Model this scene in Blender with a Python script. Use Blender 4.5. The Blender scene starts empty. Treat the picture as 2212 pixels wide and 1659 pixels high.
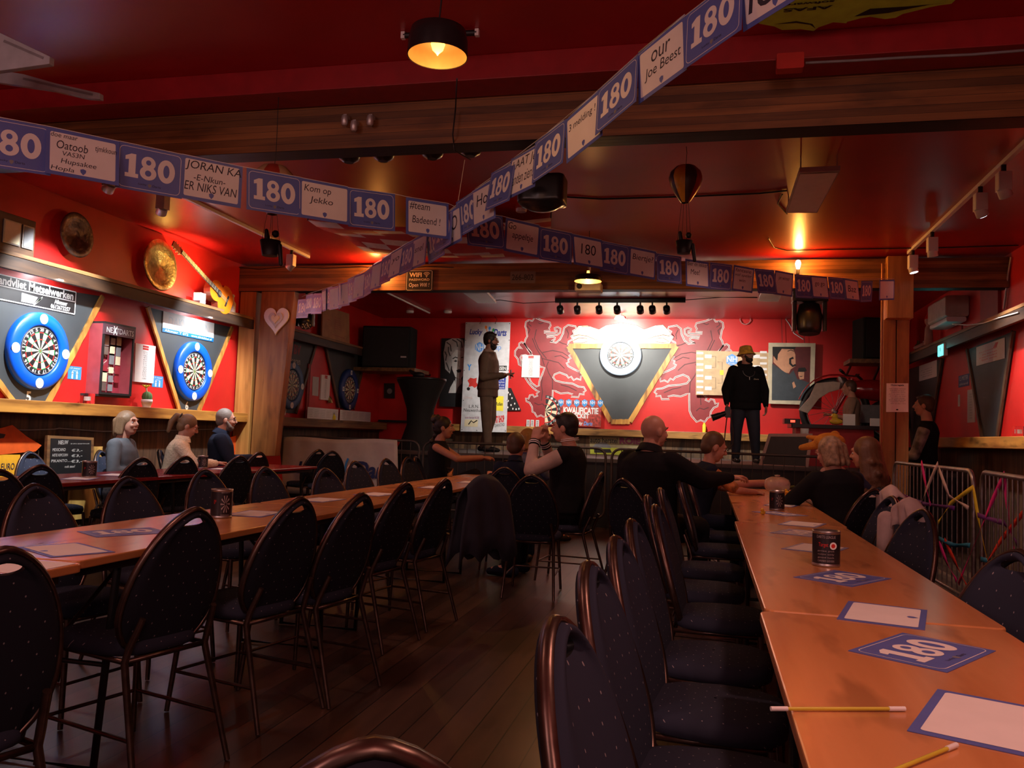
import bpy, math, random
from mathutils import Vector, Matrix
random.seed(7)
SC = bpy.context.scene
COL = SC.collection
# ------------------------------------------------------------ camera
F_PX, YAW, PITCH, ROLL, EYE = 1800.0, .2319, .0601, .0359, 1.22
FWD = Vector((-math.sin(YAW)*math.cos(PITCH), math.cos(YAW)*math.cos(PITCH), math.sin(PITCH)))
_r = Vector((math.cos(YAW), math.sin(YAW), 0)); _u = _r.cross(FWD)
RGT = _r*math.cos(ROLL) + _u*math.sin(ROLL); UPV = RGT.cross(FWD)
CAMP = Vector((0, 0, EYE))
cd = bpy.data.cameras.new('camera'); cam = bpy.data.objects.new('camera', cd); COL.objects.link(cam)
cd.sensor_width = 36; cd.lens = 36*F_PX/2212; cd.clip_start = .05; cd.clip_end = 100
cam.matrix_world = Matrix(((RGT.x, UPV.x, -FWD.x, 0), (RGT.y, UPV.y, -FWD.y, 0), (RGT.z, UPV.z, -FWD.z, EYE), (0, 0, 0, 1)))
SC.camera = cam
# surveying helpers: where the sight line of a photo point meets a real plane of the room
def ray(x, y): return FWD + RGT*((x-1106)/F_PX) - UPV*((y-829.5)/F_PX)
def onz(x, y, z): d = ray(x, y); return CAMP + d*((z-EYE)/d.z)
def onx(x, y, X): d = ray(x, y); return CAMP + d*(X/d.x)
def ony(x, y, Y): d = ray(x, y); return CAMP + d*(Y/d.y)
def dep(x, y, D): return CAMP + ray(x, y)*D
# ------------------------------------------------------------ world, exposure, lights
SC.view_settings.view_transform = 'Standard'; SC.view_settings.look = 'None'
SC.view_settings.gamma = 1; SC.view_settings.use_curve_mapping = False
SC.view_settings.exposure = 0.0
w = bpy.data.worlds.new('world'); SC.world = w; w.use_nodes = True
w.node_tree.nodes['Background'].inputs[0].default_value = (1.0, .50, .47, 1)
w.node_tree.nodes['Background'].inputs[1].default_value = .15
def light(kind, loc, power, color, target=None, size=.1, angle=60, blend=.5, size_y=None):
    l = bpy.data.lights.new(kind.lower()+'_light', kind); l.energy = power; l.color = color
    o = bpy.data.objects.new(kind.lower()+'_light', l); COL.objects.link(o); o.location = loc
    if kind == 'SPOT': l.spot_size = math.radians(angle); l.spot_blend = blend; l.shadow_soft_size = size
    elif kind == 'AREA':
        l.size = size
        if size_y: l.shape = 'RECTANGLE'; l.size_y = size_y
    else: l.shadow_soft_size = size
    if target is not None: o.rotation_euler = (Vector(target)-Vector(loc)).to_track_quat('-Z', 'Y').to_euler()
    return o
XL, XR, YB, ZC = -5.95, 3.05, 14.5, 3.30
WARM = (1, .55, .30); WHITE = (.92, .96, 1); PINK = (1, .47, .42)
STAGE_BOARD = ony(1341, 768, YB); BOARD5 = onx(74, 760, XL); BOARD6 = onx(411, 802, XL)
light('SPOT', (STAGE_BOARD.x, 13.62, 3.12), 330, (1, .93, .82), (STAGE_BOARD.x, YB, 2.93), .05, 118, .9)
light('SPOT', (STAGE_BOARD.x-.9, 12.35, 3.0), 340, (1, .93, .85), (STAGE_BOARD.x-1.45, YB, 2.05), .06, 74, .8)
light('SPOT', (STAGE_BOARD.x+.9, 12.35, 3.0), 380, (1, .93, .85), (STAGE_BOARD.x+1.5, YB, 2.0), .06, 88, .9)
for by, pw in ((BOARD5.y, 1.0), (BOARD6.y, .7)):
    light('SPOT', (-4.70, by-.25, 3.12), 520*pw, WHITE, (XL, by+.02, 1.85), .04, 66, .5)
    light('AREA', (-5.64, by, 2.44), 11*pw, WHITE, (XL, by, 1.7), .06, size_y=.7)
light('SPOT', (2.05, 8.7, 3.1), 260, (1, .85, .8), (XR, 8.9, 1.2), .04, 75, .7)
light('AREA', (.5, -1.7, 3.0), 30, PINK, (.3, 4.0, .8), 1.4)  # soft unseen fill, added behind the camera
light('AREA', (-3.6, -1.7, 3.0), 30, (1, .62, .60), (-2.8, 6, .8), 1.4)
light('POINT', (.6, -1.3, 2.2), 42, (1, .50, .42), size=.35)  # unseen fill lamps added behind the camera to brighten ceiling and beams
light('POINT', (-2.6, -1.3, 2.2), 42, (1, .50, .46), size=.35)
# unseen spots added over the tables for their light, without lamp bodies
for lx, ly, pw in ((.95, 1.5, 95), (-2.35, 1.6, 60), (.5, 6.1, 45), (-2.3, 5.9, 40), (-4.7, 3.9, 45), (-4.6, 7.4, 60)):
    light('SPOT', (lx, ly, 2.95), pw, (1, .47, .37), (lx, ly+.3, 0), .12, 125, .8)
light('SPOT', (-1.2, 9.95, 2.85), 70, (1, .78, .62), (-2.6, 12.6, 1.6), .15, 110, .9)  # soft spots added behind the second beam to brighten the men on stage
light('SPOT', (1.2, 9.95, 2.85), 110, (1, .78, .62), (.8, 12.4, 1.6), .15, 80, .9)
# ------------------------------------------------------------ materials
MATS = {}
def _new(name):
    m = bpy.data.materials.new(name); m.use_nodes = True
    return m, m.node_tree.nodes, m.node_tree.links, m.node_tree.nodes['Principled BSDF']
def mat(name, c, rough=.55, metal=0, var=.12, scale=12, bump=0, bscale=60, emit=None, estr=0, alpha=1, trans=0, coat=0, spec=.5):
    if name in MATS: return MATS[name]
    m, N, L, P = _new(name)
    P.inputs['Roughness'].default_value = rough; P.inputs['Metallic'].default_value = metal
    P.inputs['Specular IOR Level'].default_value = spec
    if coat: P.inputs['Coat Weight'].default_value = coat; P.inputs['Coat Roughness'].default_value = .15
    if trans: P.inputs['Transmission Weight'].default_value = trans; P.inputs['IOR'].default_value = 1.3
    if alpha < 1: P.inputs['Alpha'].default_value = alpha
    if emit: P.inputs['Emission Color'].default_value = (*emit, 1); P.inputs['Emission Strength'].default_value = estr
    tc = N.new('ShaderNodeTexCoord'); no = N.new('ShaderNodeTexNoise'); no.inputs['Scale'].default_value = scale
    no.inputs['Detail'].default_value = 4
    L.new(tc.outputs['Object'], no.inputs['Vector'])
    rm = N.new('ShaderNodeValToRGB'); L.new(no.outputs['Fac'], rm.inputs['Fac'])
    rm.color_ramp.elements[0].position = .3; rm.color_ramp.elements[1].position = .7
    rm.color_ramp.elements[0].color = tuple(max(0, v*(1-var)) for v in c)+(1,)
    rm.color_ramp.elements[1].color = tuple(min(1, v*(1+var)) for v in c)+(1,)
    L.new(rm.outputs['Color'], P.inputs['Base Color'])
    if bump:
        n2 = N.new('ShaderNodeTexNoise'); n2.inputs['Scale'].default_value = bscale; L.new(tc.outputs['Object'], n2.inputs['Vector'])
        b = N.new('ShaderNodeBump'); b.inputs['Strength'].default_value = bump; b.inputs['Distance'].default_value = .01
        L.new(n2.outputs['Fac'], b.inputs['Height']); L.new(b.outputs['Normal'], P.inputs['Normal'])
    MATS[name] = m; return m
def wood(name, c1, c2, axis='X', rough=.5, s=6, stretch=14, knots=True, planks=0, plank_axis='Z', bump=.25, streak=.55):
    """grain noise stretched along one axis, with dark knots and burnt streaks, and plank joints if wanted"""
    if name in MATS: return MATS[name]
    m, N, L, P = _new(name); P.inputs['Roughness'].default_value = rough
    tc = N.new('ShaderNodeTexCoord'); mp = N.new('ShaderNodeMapping'); L.new(tc.outputs['Object'], mp.inputs['Vector'])
    sc = [s*stretch]*3; sc['XYZ'.index(axis)] = s; mp.inputs['Scale'].default_value = [v*.35 for v in sc]
    n1 = N.new('ShaderNodeTexNoise'); n1.inputs['Scale'].default_value = 1; n1.inputs['Detail'].default_value = 6
    n1.inputs['Distortion'].default_value = .6; L.new(mp.outputs[0], n1.inputs['Vector'])
    r = N.new('ShaderNodeValToRGB'); L.new(n1.outputs['Fac'], r.inputs['Fac'])
    r.color_ramp.elements[0].position = .28; r.color_ramp.elements[1].position = .72
    r.color_ramp.elements[0].color = (*c1, 1); r.color_ramp.elements[1].color = (*c2, 1)
    out = r.outputs['Color']
    if knots:
        mp2 = N.new('ShaderNodeMapping'); L.new(tc.outputs['Object'], mp2.inputs['Vector'])
        s2 = [9]*3; s2['XYZ'.index(axis)] = 2.4; mp2.inputs['Scale'].default_value = s2
        n2 = N.new('ShaderNodeTexNoise'); n2.inputs['Scale'].default_value = 1; n2.inputs['Detail'].default_value = 3
        L.new(mp2.outputs[0], n2.inputs['Vector'])
        r2 = N.new('ShaderNodeValToRGB'); r2.color_ramp.elements[0].position = .30; r2.color_ramp.elements[1].position = .45
        r2.color_ramp.elements[0].color = (1-streak, 1-streak, 1-streak, 1); r2.color_ramp.elements[1].color = (1, 1, 1, 1)
        L.new(n2.outputs['Fac'], r2.inputs['Fac'])
        mx = N.new('ShaderNodeMix'); mx.data_type = 'RGBA'; mx.blend_type = 'MULTIPLY'; mx.inputs[0].default_value = 1
        L.new(out, mx.inputs[6]); L.new(r2.outputs['Color'], mx.inputs[7]); out = mx.outputs[2]
    if planks:
        sp = N.new('ShaderNodeSeparateXYZ'); L.new(tc.outputs['Object'], sp.inputs[0])
        a = N.new('ShaderNodeMath'); a.operation = 'MULTIPLY'; a.inputs[1].default_value = 1/planks
        L.new(sp.outputs[plank_axis], a.inputs[0])
        fl = N.new('ShaderNodeMath'); fl.operation = 'FLOOR'; L.new(a.outputs[0], fl.inputs[0])
        wn = N.new('ShaderNodeTexWhiteNoise'); wn.noise_dimensions = '1D'; L.new(fl.outputs[0], wn.inputs['W'])
        fr = N.new('ShaderNodeMath'); fr.operation = 'FRACT'; L.new(a.outputs[0], fr.inputs[0])
        gt = N.new('ShaderNodeMath'); gt.operation = 'GREATER_THAN'; gt.inputs[1].default_value = .04; L.new(fr.outputs[0], gt.inputs[0])
        mr = N.new('ShaderNodeMapRange'); mr.inputs['To Min'].default_value = .55; mr.inputs['To Max'].default_value = 1.15
        L.new(wn.outputs['Value'], mr.inputs['Value'])
        mu = N.new('ShaderNodeMath'); mu.operation = 'MULTIPLY'; L.new(mr.outputs[0], mu.inputs[0]); L.new(gt.outputs[0], mu.inputs[1])
        mx = N.new('ShaderNodeMix'); mx.data_type = 'RGBA'; mx.blend_type = 'MULTIPLY'; mx.inputs[0].default_value = 1
        L.new(out, mx.inputs[6]); L.new(mu.outputs[0], mx.inputs[7]); out = mx.outputs[2]
    L.new(out, P.inputs['Base Color'])
    b = N.new('ShaderNodeBump'); b.inputs['Strength'].default_value = bump; b.inputs['Distance'].default_value = .005
    L.new(n1.outputs['Fac'], b.inputs['Height']); L.new(b.outputs['Normal'], P.inputs['Normal'])
    MATS[name] = m; return m
def fabric_dots(name, c, dot, pitch=.042):
    """dark woven upholstery with a regular scatter of small pale dots"""
    if name in MATS: return MATS[name]
    m, N, L, P = _new(name); P.inputs['Roughness'].default_value = .9; P.inputs['Specular IOR Level'].default_value = .15
    tc = N.new('ShaderNodeTexCoord'); mp = N.new('ShaderNodeMapping'); L.new(tc.outputs['Object'], mp.inputs['Vector'])
    mp.inputs['Scale'].default_value = (1/pitch,)*3
    sp = N.new('ShaderNodeSeparateXYZ'); L.new(mp.outputs[0], sp.inputs[0])
    def mth(op, a, b):
        q = N.new('ShaderNodeMath'); q.operation = op; L.new(a, q.inputs[0]); L.new(b, q.inputs[1]); return q.outputs[0]
    h = mth('ADD', sp.outputs['Y'], sp.outputs['Z']); cb = N.new('ShaderNodeCombineXYZ')
    L.new(mth('ADD', sp.outputs['X'], h), cb.inputs['X']); L.new(mth('SUBTRACT', sp.outputs['X'], h), cb.inputs['Y'])
    v = N.new('ShaderNodeTexVoronoi'); v.inputs['Scale'].default_value = .72; v.inputs['Randomness'].default_value = .12
    v.voronoi_dimensions = '2D'; L.new(cb.outputs[0], v.inputs['Vector'])
    r = N.new('ShaderNodeValToRGB'); r.color_ramp.elements[0].position = .0; r.color_ramp.elements[0].color = (*dot, 1)
    r.color_ramp.elements[1].position = .045; r.color_ramp.elements[1].color = (*c, 1); r.color_ramp.interpolation = 'CONSTANT'
    L.new(v.outputs['Distance'], r.inputs['Fac']); L.new(r.outputs['Color'], P.inputs['Base Color'])
    MATS[name] = m; return m
RED = mat('red_wall_paint', (.58, .016, .014), .42, var=.10, scale=3, bump=.05, bscale=30)
REDC = mat('red_ceiling_paint', (.42, .012, .014), .33, var=.12, scale=1.5, bump=.04, bscale=8)
REDD = mat('dark_red_trim', (.30, .008, .012), .4)
CHAR = mat('charcoal_panel', (.042, .048, .052), .6, var=.1, scale=4)
BLACK = mat('matte_black', (.010, .010, .011), .5)
BLACKP = mat('black_plastic', (.014, .014, .016), .32)
WHITEM = mat('white_paint', (.78, .77, .75), .5, var=.04)
PAPER = mat('white_paper', (.80, .78, .76), .7, var=.03)
PAPER2 = mat('grey_paper', (.55, .53, .52), .7, var=.05)
BLUE = mat('card_blue', (.105, .15, .46), .42, var=.05)
BLUEB = mat('bright_blue', (.0, .09, .62), .38, var=.06)
LBLUE = mat('light_blue', (.05, .30, .80), .45, var=.05)
NAVY = mat('navy', (.012, .025, .13), .6)
INK = mat('ink', (.03, .03, .05), .7)
CREAM = mat('cream', (.74, .64, .42), .6, var=.06)
GREEN = mat('dart_green', (.02, .28, .08), .6)
DRED = mat('dart_red', (.60, .02, .015), .6)
YEL = mat('yellow', (.85, .72, .04), .6, var=.05)
ORANGE = mat('orange', (.85, .20, .01), .6, var=.06)
STEEL = mat('steel', (.42, .41, .40), .35, .9)
GALV = mat('galvanised_steel', (.34, .32, .31), .4, .8, var=.25, scale=20)
ALU = mat('aluminium', (.55, .53, .52), .4, .6)
BRASS = mat('hammered_brass', (.55, .46, .20), .34, .95, var=.35, scale=18, bump=.9, bscale=22)
COPPER = mat('old_copper', (.15, .12, .11), .42, .85, var=.4, scale=16, bump=.9, bscale=22)
GREY = mat('mid_grey', (.22, .22, .23), .5)
BEIGEM = mat('beige_plastic', (.50, .44, .38), .5)
BEAM = wood('glued_beam', (.13, .048, .014), (.34, .14, .038), 'X', .5, 3, 18, planks=.042, plank_axis='Z', streak=.4)
BEAMY = wood('rough_board_y', (.10, .045, .02), (.30, .15, .05), 'Y', .6, 4, 14, streak=.6)
LEDGEW = wood('yellow_ledge_wood', (.20, .07, .014), (.62, .29, .055), 'Y', .45, 4, 10, streak=.7)
LEDGEX = wood('yellow_ledge_wood_x', (.13, .05, .014), (.55, .28, .07), 'X', .45, 5, 9, streak=.85)
POSTW = wood('post_wood', (.30, .12, .024), (.58, .28, .07), 'Z', .5, 3, 14, streak=.4)
POSTD = wood('dark_post_wood', (.19, .068, .014), (.36, .15, .038), 'Z', .5, 3, 14, streak=.4)
CLAD = wood('plank_cladding', (.035, .017, .011), (.15, .075, .035), 'Z', .65, 4, 12, planks=.105, plank_axis='Y', streak=.7)
CLADX = wood('plank_cladding_x', (.05, .027, .014), (.20, .105, .045), 'Z', .65, 4, 12, planks=.115, plank_axis='X', streak=.7)
PINE = wood('burnt_pine', (.34, .17, .035), (.70, .44, .12), 'Z', .5, 2, 12, streak=.8)
EDGEW = wood('live_edge_strip', (.26, .09, .015), (.72, .38, .08), 'Z', .5, 5, 5, streak=.8)
TABLEW = wood('table_top_wood', (.50, .20, .07), (.72, .34, .13), 'Y', .21, 1.6, 10, streak=.35, bump=.02)
TABLEE = wood('table_edge_wood', (.34, .15, .05), (.50, .25, .10), 'Y', .4, 3, 10, bump=.05)
TABLER = mat('red_table_top', (.22, .012, .014), .25, var=.08)
FLOORM = wood('floor_boards', (.046, .023, .014), (.095, .048, .029), 'Y', .34, 2, 10, planks=.13, plank_axis='X', streak=.35, bump=.06)
STAGEM = wood('stage_boards', (.06, .045, .04), (.13, .10, .09), 'X', .5, 2, 10, streak=.3)
CHFAB = fabric_dots('chair_fabric_blue', (.026, .031, .053), (.26, .24, .26))
CHFABD = fabric_dots('chair_fabric_back', (.013, .015, .024), (.20, .19, .21))
CHFR = mat('chair_bronze_frame', (.105, .068, .055), .33, .85, var=.3, scale=25)
SKIN = mat('skin', (.52, .26, .18), .5, var=.06, scale=20)
SKIN2 = mat('skin_tanned', (.40, .19, .13), .5, var=.06, scale=20)
# ------------------------------------------------------------ mesh builder
class Fr:
    """a flat frame on a surface: origin, right, up; the normal faces the viewer of that surface"""
    def __init__(s, O, U, V):
        s.O = Vector(O); s.U = Vector(U).normalized(); s.V = Vector(V).normalized(); s.N = s.U.cross(s.V).normalized()
    def p(s, x, y, l=0): return s.O + s.U*x + s.V*y + s.N*l
    def uv(s, P): d = Vector(P)-s.O; return d.dot(s.U), d.dot(s.V)
    def px(s, x, y):
        d = ray(x, y); t = (s.O-CAMP).dot(s.N)/d.dot(s.N); return s.uv(CAMP+d*t)
    def sh(s, x, y, l=0): return Fr(s.p(x, y, l), s.U, s.V)
FL = Fr((XL, 0, 0), (0, 1, 0), (0, 0, 1)); FB = Fr((0, YB, 0), (1, 0, 0), (0, 0, 1)); FRW = Fr((XR, 0, 0), (0, -1, 0), (0, 0, 1))
_TX = {}
def text_mesh(s, bold=0, shear=0, spacing=1):
    k = (s, bold, shear, spacing)
    if k not in _TX:
        c = bpy.data.curves.new('t', 'FONT'); c.body = s; c.offset = bold; c.shear = shear; c.space_character = spacing; c.resolution_u = 3
        o = bpy.data.objects.new('t', c); me = bpy.data.meshes.new_from_object(o)
        vs = [tuple(v.co) for v in me.vertices]; fs = [tuple(p.vertices) for p in me.polygons]
        bpy.data.objects.remove(o); bpy.data.curves.remove(c); bpy.data.meshes.remove(me)
        x0 = min(v[0] for v in vs); x1 = max(v[0] for v in vs); y0 = min(v[1] for v in vs); y1 = max(v[1] for v in vs)
        _TX[k] = ([((v[0]-x0)/(x1-x0), (v[1]-y0)/(y1-y0)) for v in vs], fs, (x1-x0)/(y1-y0))
    return _TX[k]
INFO = {}
class MB:
    def __init__(s): s.v = []; s.f = []; s.mi = []; s.m = []; s.sm = []
    def _m(s, m):
        if m not in s.m: s.m.append(m)
        return s.m.index(m)
    def add(s, vs, fs, m, smooth=False):
        b = len(s.v); s.v += [Vector(x) for x in vs]; i = s._m(m)
        for f in fs: s.f.append([b+k for k in f]); s.mi.append(i); s.sm.append(smooth)
        return s
    def box(s, a, b, m):
        a = Vector(a); b = Vector(b); x0, x1 = sorted((a.x, b.x)); y0, y1 = sorted((a.y, b.y)); z0, z1 = sorted((a.z, b.z))
        return s.add([(x0,y0,z0),(x1,y0,z0),(x1,y1,z0),(x0,y1,z0),(x0,y0,z1),(x1,y0,z1),(x1,y1,z1),(x0,y1,z1)],
                     [(0,3,2,1),(4,5,6,7),(0,1,5,4),(1,2,6,5),(2,3,7,6),(3,0,4,7)], m)
    def rbox(s, a, b, m, r=.01, n=3, axis='z'):
        """box with rounded vertical edges (axis = the straight direction)"""
        a = Vector(a); b = Vector(b); lo = Vector((min(a.x,b.x), min(a.y,b.y), min(a.z,b.z))); hi = Vector((max(a.x,b.x), max(a.y,b.y), max(a.z,b.z)))
        ax = 'xyz'.index(axis); i, j = [(1,2),(0,2),(0,1)][ax]
        pts = []
        for cx_, cy_, a0 in ((hi[i]-r, hi[j]-r, 0), (lo[i]+r, hi[j]-r, 90), (lo[i]+r, lo[j]+r, 180), (hi[i]-r, lo[j]+r, 270)):
            for k in range(n+1):
                t = math.radians(a0+90*k/n); pts.append((cx_+r*math.cos(t), cy_+r*math.sin(t)))
        vs = []
        for h in (lo[ax], hi[ax]):
            for p in pts:
                q = [0,0,0]; q[ax] = h; q[i] = p[0]; q[j] = p[1]; vs.append(q)
        N = len(pts); fs = [list(range(N))[::-1], list(range(N, 2*N))]+[(k, (k+1)%N, N+(k+1)%N, N+k) for k in range(N)]
        return s.add(vs, fs, m)
    def fbox(s, fr, x0, y0, x1, y1, l0, l1, m):
        P = [fr.p(x, y, l) for l in (l0, l1) for x, y in ((x0,y0),(x1,y0),(x1,y1),(x0,y1))]
        return s.add(P, [(0,3,2,1),(4,5,6,7),(0,1,5,4),(1,2,6,5),(2,3,7,6),(3,0,4,7)], m)
    def poly(s, fr, pts, m, lift=.001, thick=0):
        n = len(pts); top = [fr.p(x, y, lift+thick) for x, y in pts]
        if not thick: return s.add(top, [tuple(range(n))], m)
        bot = [fr.p(x, y, lift) for x, y in pts]
        return s.add(top+bot, [tuple(range(n)), tuple(range(2*n-1, n-1, -1))]+[(i, n+i, n+(i+1)%n, (i+1)%n) for i in range(n)], m)
    def rect(s, fr, x0, y0, x1, y1, m, lift=.001, thick=0, rad=0):
        if not rad: return s.poly(fr, [(x0,y0),(x1,y0),(x1,y1),(x0,y1)], m, lift, thick)
        pts = []
        for cx_, cy_, a0 in ((x1-rad,y1-rad,0),(x0+rad,y1-rad,90),(x0+rad,y0+rad,180),(x1-rad,y0+rad,270)):
            for k in range(5):
                t = math.radians(a0+22.5*k); pts.append((cx_+rad*math.cos(t), cy_+rad*math.sin(t)))
        return s.poly(fr, pts, m, lift, thick)
    def disc(s, fr, x, y, rx, ry, m, lift=.001, thick=0, n=24):
        return s.poly(fr, [(x+rx*math.cos(2*math.pi*k/n), y+ry*math.sin(2*math.pi*k/n)) for k in range(n)], m, lift, thick)
    def line(s, fr, pts, w, m, lift=.001, closed=False):
        """flat painted stroke through the points"""
        n = len(pts); L = []
        for i in range(n):
            a = pts[i-1] if (i > 0 or closed) else pts[i]; b = pts[(i+1) % n] if (i < n-1 or closed) else pts[i]
            dx, dy = b[0]-a[0], b[1]-a[1]; q = math.hypot(dx, dy) or 1
            L.append((-dy/q*w/2, dx/q*w/2))
        vs = [fr.p(pts[i][0]+L[i][0], pts[i][1]+L[i][1], lift) for i in range(n)]+[fr.p(pts[i][0]-L[i][0], pts[i][1]-L[i][1], lift) for i in range(n)]
        return s.add(vs, [(i, n+i, n+(i+1)%n, (i+1)%n) for i in range(n if closed else n-1)], m)
    def text(s, fr, t, x0, y0, x1, y1, m, lift=.002, bold=0, shear=0, fit=True, rot=0, spacing=1):
        vs, fs, asp = text_mesh(t, bold, shear, spacing); w_, h_ = x1-x0, y1-y0
        if not fit:
            w2 = min(w_, h_*asp); h2 = w2/asp; x0 += (w_-w2)/2; y0 += (h_-h2)/2; w_, h_ = w2, h2
        cx_, cy_ = x0+w_/2, y0+h_/2; c, sn = math.cos(rot), math.sin(rot); P = []
        for a, b in vs:
            X, Y = (a-.5)*w_, (b-.5)*h_; P.append(fr.p(cx_+X*c-Y*sn, cy_+X*sn+Y*c, lift))
        return s.add(P, fs, m)
    def tube(s, pts, r, m, n=8, closed=False, smooth=True, caps=True):
        P = [Vector(p) for p in pts]; k = len(P); R = r if isinstance(r, (list, tuple)) else [r]*k
        vs = []; up = None
        for i in range(k):
            a = P[i-1] if (i > 0 or closed) else P[i]; b = P[(i+1) % k] if (i < k-1 or closed) else P[i]
            t = (b-a).normalized() if (b-a).length > 1e-9 else Vector((0,0,1))
            if up is None: up = Vector((0,0,1)) if abs(t.z) < .9 else Vector((1,0,0))
            x = t.cross(up)
            if x.length < 1e-4: x = t.cross(Vector((.3,.8,.5)))
            x.normalize(); y = x.cross(t).normalized(); up = y
            for j in range(n):
                q = 2*math.pi*j/n; vs.append(P[i]+(x*math.cos(q)+y*math.sin(q))*R[i])
        fs = []
        for i in range(k if closed else k-1):
            for j in range(n):
                a = i*n+j; b = i*n+(j+1) % n; c = ((i+1) % k)*n+(j+1) % n; d = ((i+1) % k)*n+j; fs.append((a, b, c, d))
        s.add(vs, fs, m, smooth)
        if caps and not closed: s.add(vs[:n], [tuple(range(n))[::-1]], m); s.add(vs[-n:], [tuple(range(n))], m)
        return s
    def lathe(s, base, prof, m, n=24, axis=(0,0,1), smooth=True, cap=True):
        """prof: (radius, distance along the axis)"""
        A = Vector(axis).normalized(); X = A.cross(Vector((0,0,1)) if abs(A.z) < .9 else Vector((1,0,0))).normalized(); Y = A.cross(X)
        B = Vector(base); vs = []
        for r, h in prof:
            for j in range(n):
                q = 2*math.pi*j/n; vs.append(B+A*h+(X*math.cos(q)+Y*math.sin(q))*r)
        fs = [(i*n+j, i*n+(j+1) % n, (i+1)*n+(j+1) % n, (i+1)*n+j) for i in range(len(prof)-1) for j in range(n)]
        s.add(vs, fs, m, smooth)
        if cap:
            if prof[0][0] > 1e-5: s.add(vs[:n], [tuple(range(n))[::-1]], m)
            if prof[-1][0] > 1e-5: s.add(vs[-n:], [tuple(range(n))], m)
        return s
    def ball(s, c, r, m, n=16, k=10, rot=None):
        r = Vector((r, r, r)) if not hasattr(r, '__len__') else Vector(r); c = Vector(c); vs = []
        for i in range(k+1):
            a = math.pi*i/k
            for j in range(n):
                b = 2*math.pi*j/n; q = Vector((r.x*math.sin(a)*math.cos(b), r.y*math.sin(a)*math.sin(b), -r.z*math.cos(a)))
                if rot is not None: q = rot @ q
                vs.append(c+q)
        return s.add(vs, [(i*n+j, i*n+(j+1) % n, (i+1)*n+(j+1) % n, (i+1)*n+j) for i in range(k) for j in range(n)], m, True)
    def cap(s, a, b, ra, rb, m, n=10, fl=None):
        """tapered capsule from a to b"""
        a = Vector(a); b = Vector(b); t = (b-a); L = t.length or 1e-6; t = t/L
        x = t.cross(Vector((0,0,1)) if abs(t.z) < .95 else Vector((0,1,0))).normalized(); y = t.cross(x); vs = []; k = 4
        rings = [(-ra*math.cos(math.pi/2*i/k), ra*math.sin(math.pi/2*i/k)) for i in range(k+1)]+[(L+rb*math.sin(math.pi/2*i/k), rb*math.cos(math.pi/2*i/k)) for i in range(k+1)]
        for h, r in rings:
            r = max(r, 1e-4)
            for j in range(n):
                q = 2*math.pi*j/n; d = (x*math.cos(q)+y*math.sin(q))*r
                vs.append(a+t*h+d)
        K = len(rings)
        s.add(vs, [(i*n+j, i*n+(j+1) % n, (i+1)*n+(j+1) % n, (i+1)*n+j) for i in range(K-1) for j in range(n)], m, True)
        s.add(vs[:n], [tuple(range(n))[::-1]], m, True); s.add(vs[-n:], [tuple(range(n))], m, True); return s
    def loft(s, secs, m, n=18):
        """secs: (centre, half width, half depth, right vector, front vector), closed at both ends"""
        vs = []
        for c, rx, ry, X, Y in secs:
            for j in range(n):
                q = 2*math.pi*j/n; vs.append(Vector(c)+Vector(X)*rx*math.cos(q)+Vector(Y)*ry*math.sin(q))
        K = len(secs)
        s.add(vs, [(i*n+j, i*n+(j+1) % n, (i+1)*n+(j+1) % n, (i+1)*n+j) for i in range(K-1) for j in range(n)], m, True)
        s.add(vs[:n], [tuple(range(n))[::-1]], m, True); s.add(vs[-n:], [tuple(range(n))], m, True); return s
    def build(s, name, parent=None, label=None, cat=None, group=None, kind=None, origin=None, bevel=0, remesh=0, smooth=0, local=False):
        if parent is not None and not local:
            M = INFO[parent.name].inverted(); vs = [M @ v for v in s.v]; loc = Vector((0,0,0))
        elif parent is None and not local:
            if origin is None:
                xs = [v.x for v in s.v]; ys = [v.y for v in s.v]; zs = [v.z for v in s.v]
                origin = ((min(xs)+max(xs))/2, (min(ys)+max(ys))/2, min(zs))
            if kind == 'structure': origin = (0, 0, 0)
            loc = Vector(origin); vs = [v-loc for v in s.v]
        else: vs = s.v; loc = Vector((0,0,0))
        me = bpy.data.meshes.new(name); me.from_pydata([tuple(v) for v in vs], [], s.f); me.update()
        for m in s.m: me.materials.append(m)
        me.polygons.foreach_set('material_index', s.mi); me.polygons.foreach_set('use_smooth', s.sm)
        o = bpy.data.objects.new(name, me); COL.objects.link(o); o.location = loc
        if parent is not None: o.parent = parent; INFO[o.name] = INFO[parent.name].copy()
        else: INFO[o.name] = Matrix.Translation(loc)
        if remesh:
            r = o.modifiers.new('remesh', 'REMESH'); r.mode = 'VOXEL'; r.voxel_size = remesh; r.use_smooth_shade = True
            if smooth: q = o.modifiers.new('smooth', 'SMOOTH'); q.factor = .5; q.iterations = smooth
        if bevel:
            b = o.modifiers.new('bevel', 'BEVEL'); b.width = bevel; b.segments = 2; b.limit_method = 'ANGLE'
        if label: o['label'] = label
        if cat: o['category'] = cat
        if group: o['group'] = group
        if kind: o['kind'] = kind
        return o
def thing(name, label, cat, loc=(0,0,0), rz=0, group=None):
    o = bpy.data.objects.new(name, None); o.empty_display_size = .1; COL.objects.link(o)
    o.location = loc; o.rotation_euler = (0, 0, rz); o['label'] = label; o['category'] = cat
    if group: o['group'] = group
    INFO[o.name] = Matrix.Translation(Vector(loc)) @ Matrix.Rotation(rz, 4, 'Z'); return o
def struct(mb, name): return mb.build(name, kind='structure')
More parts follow.
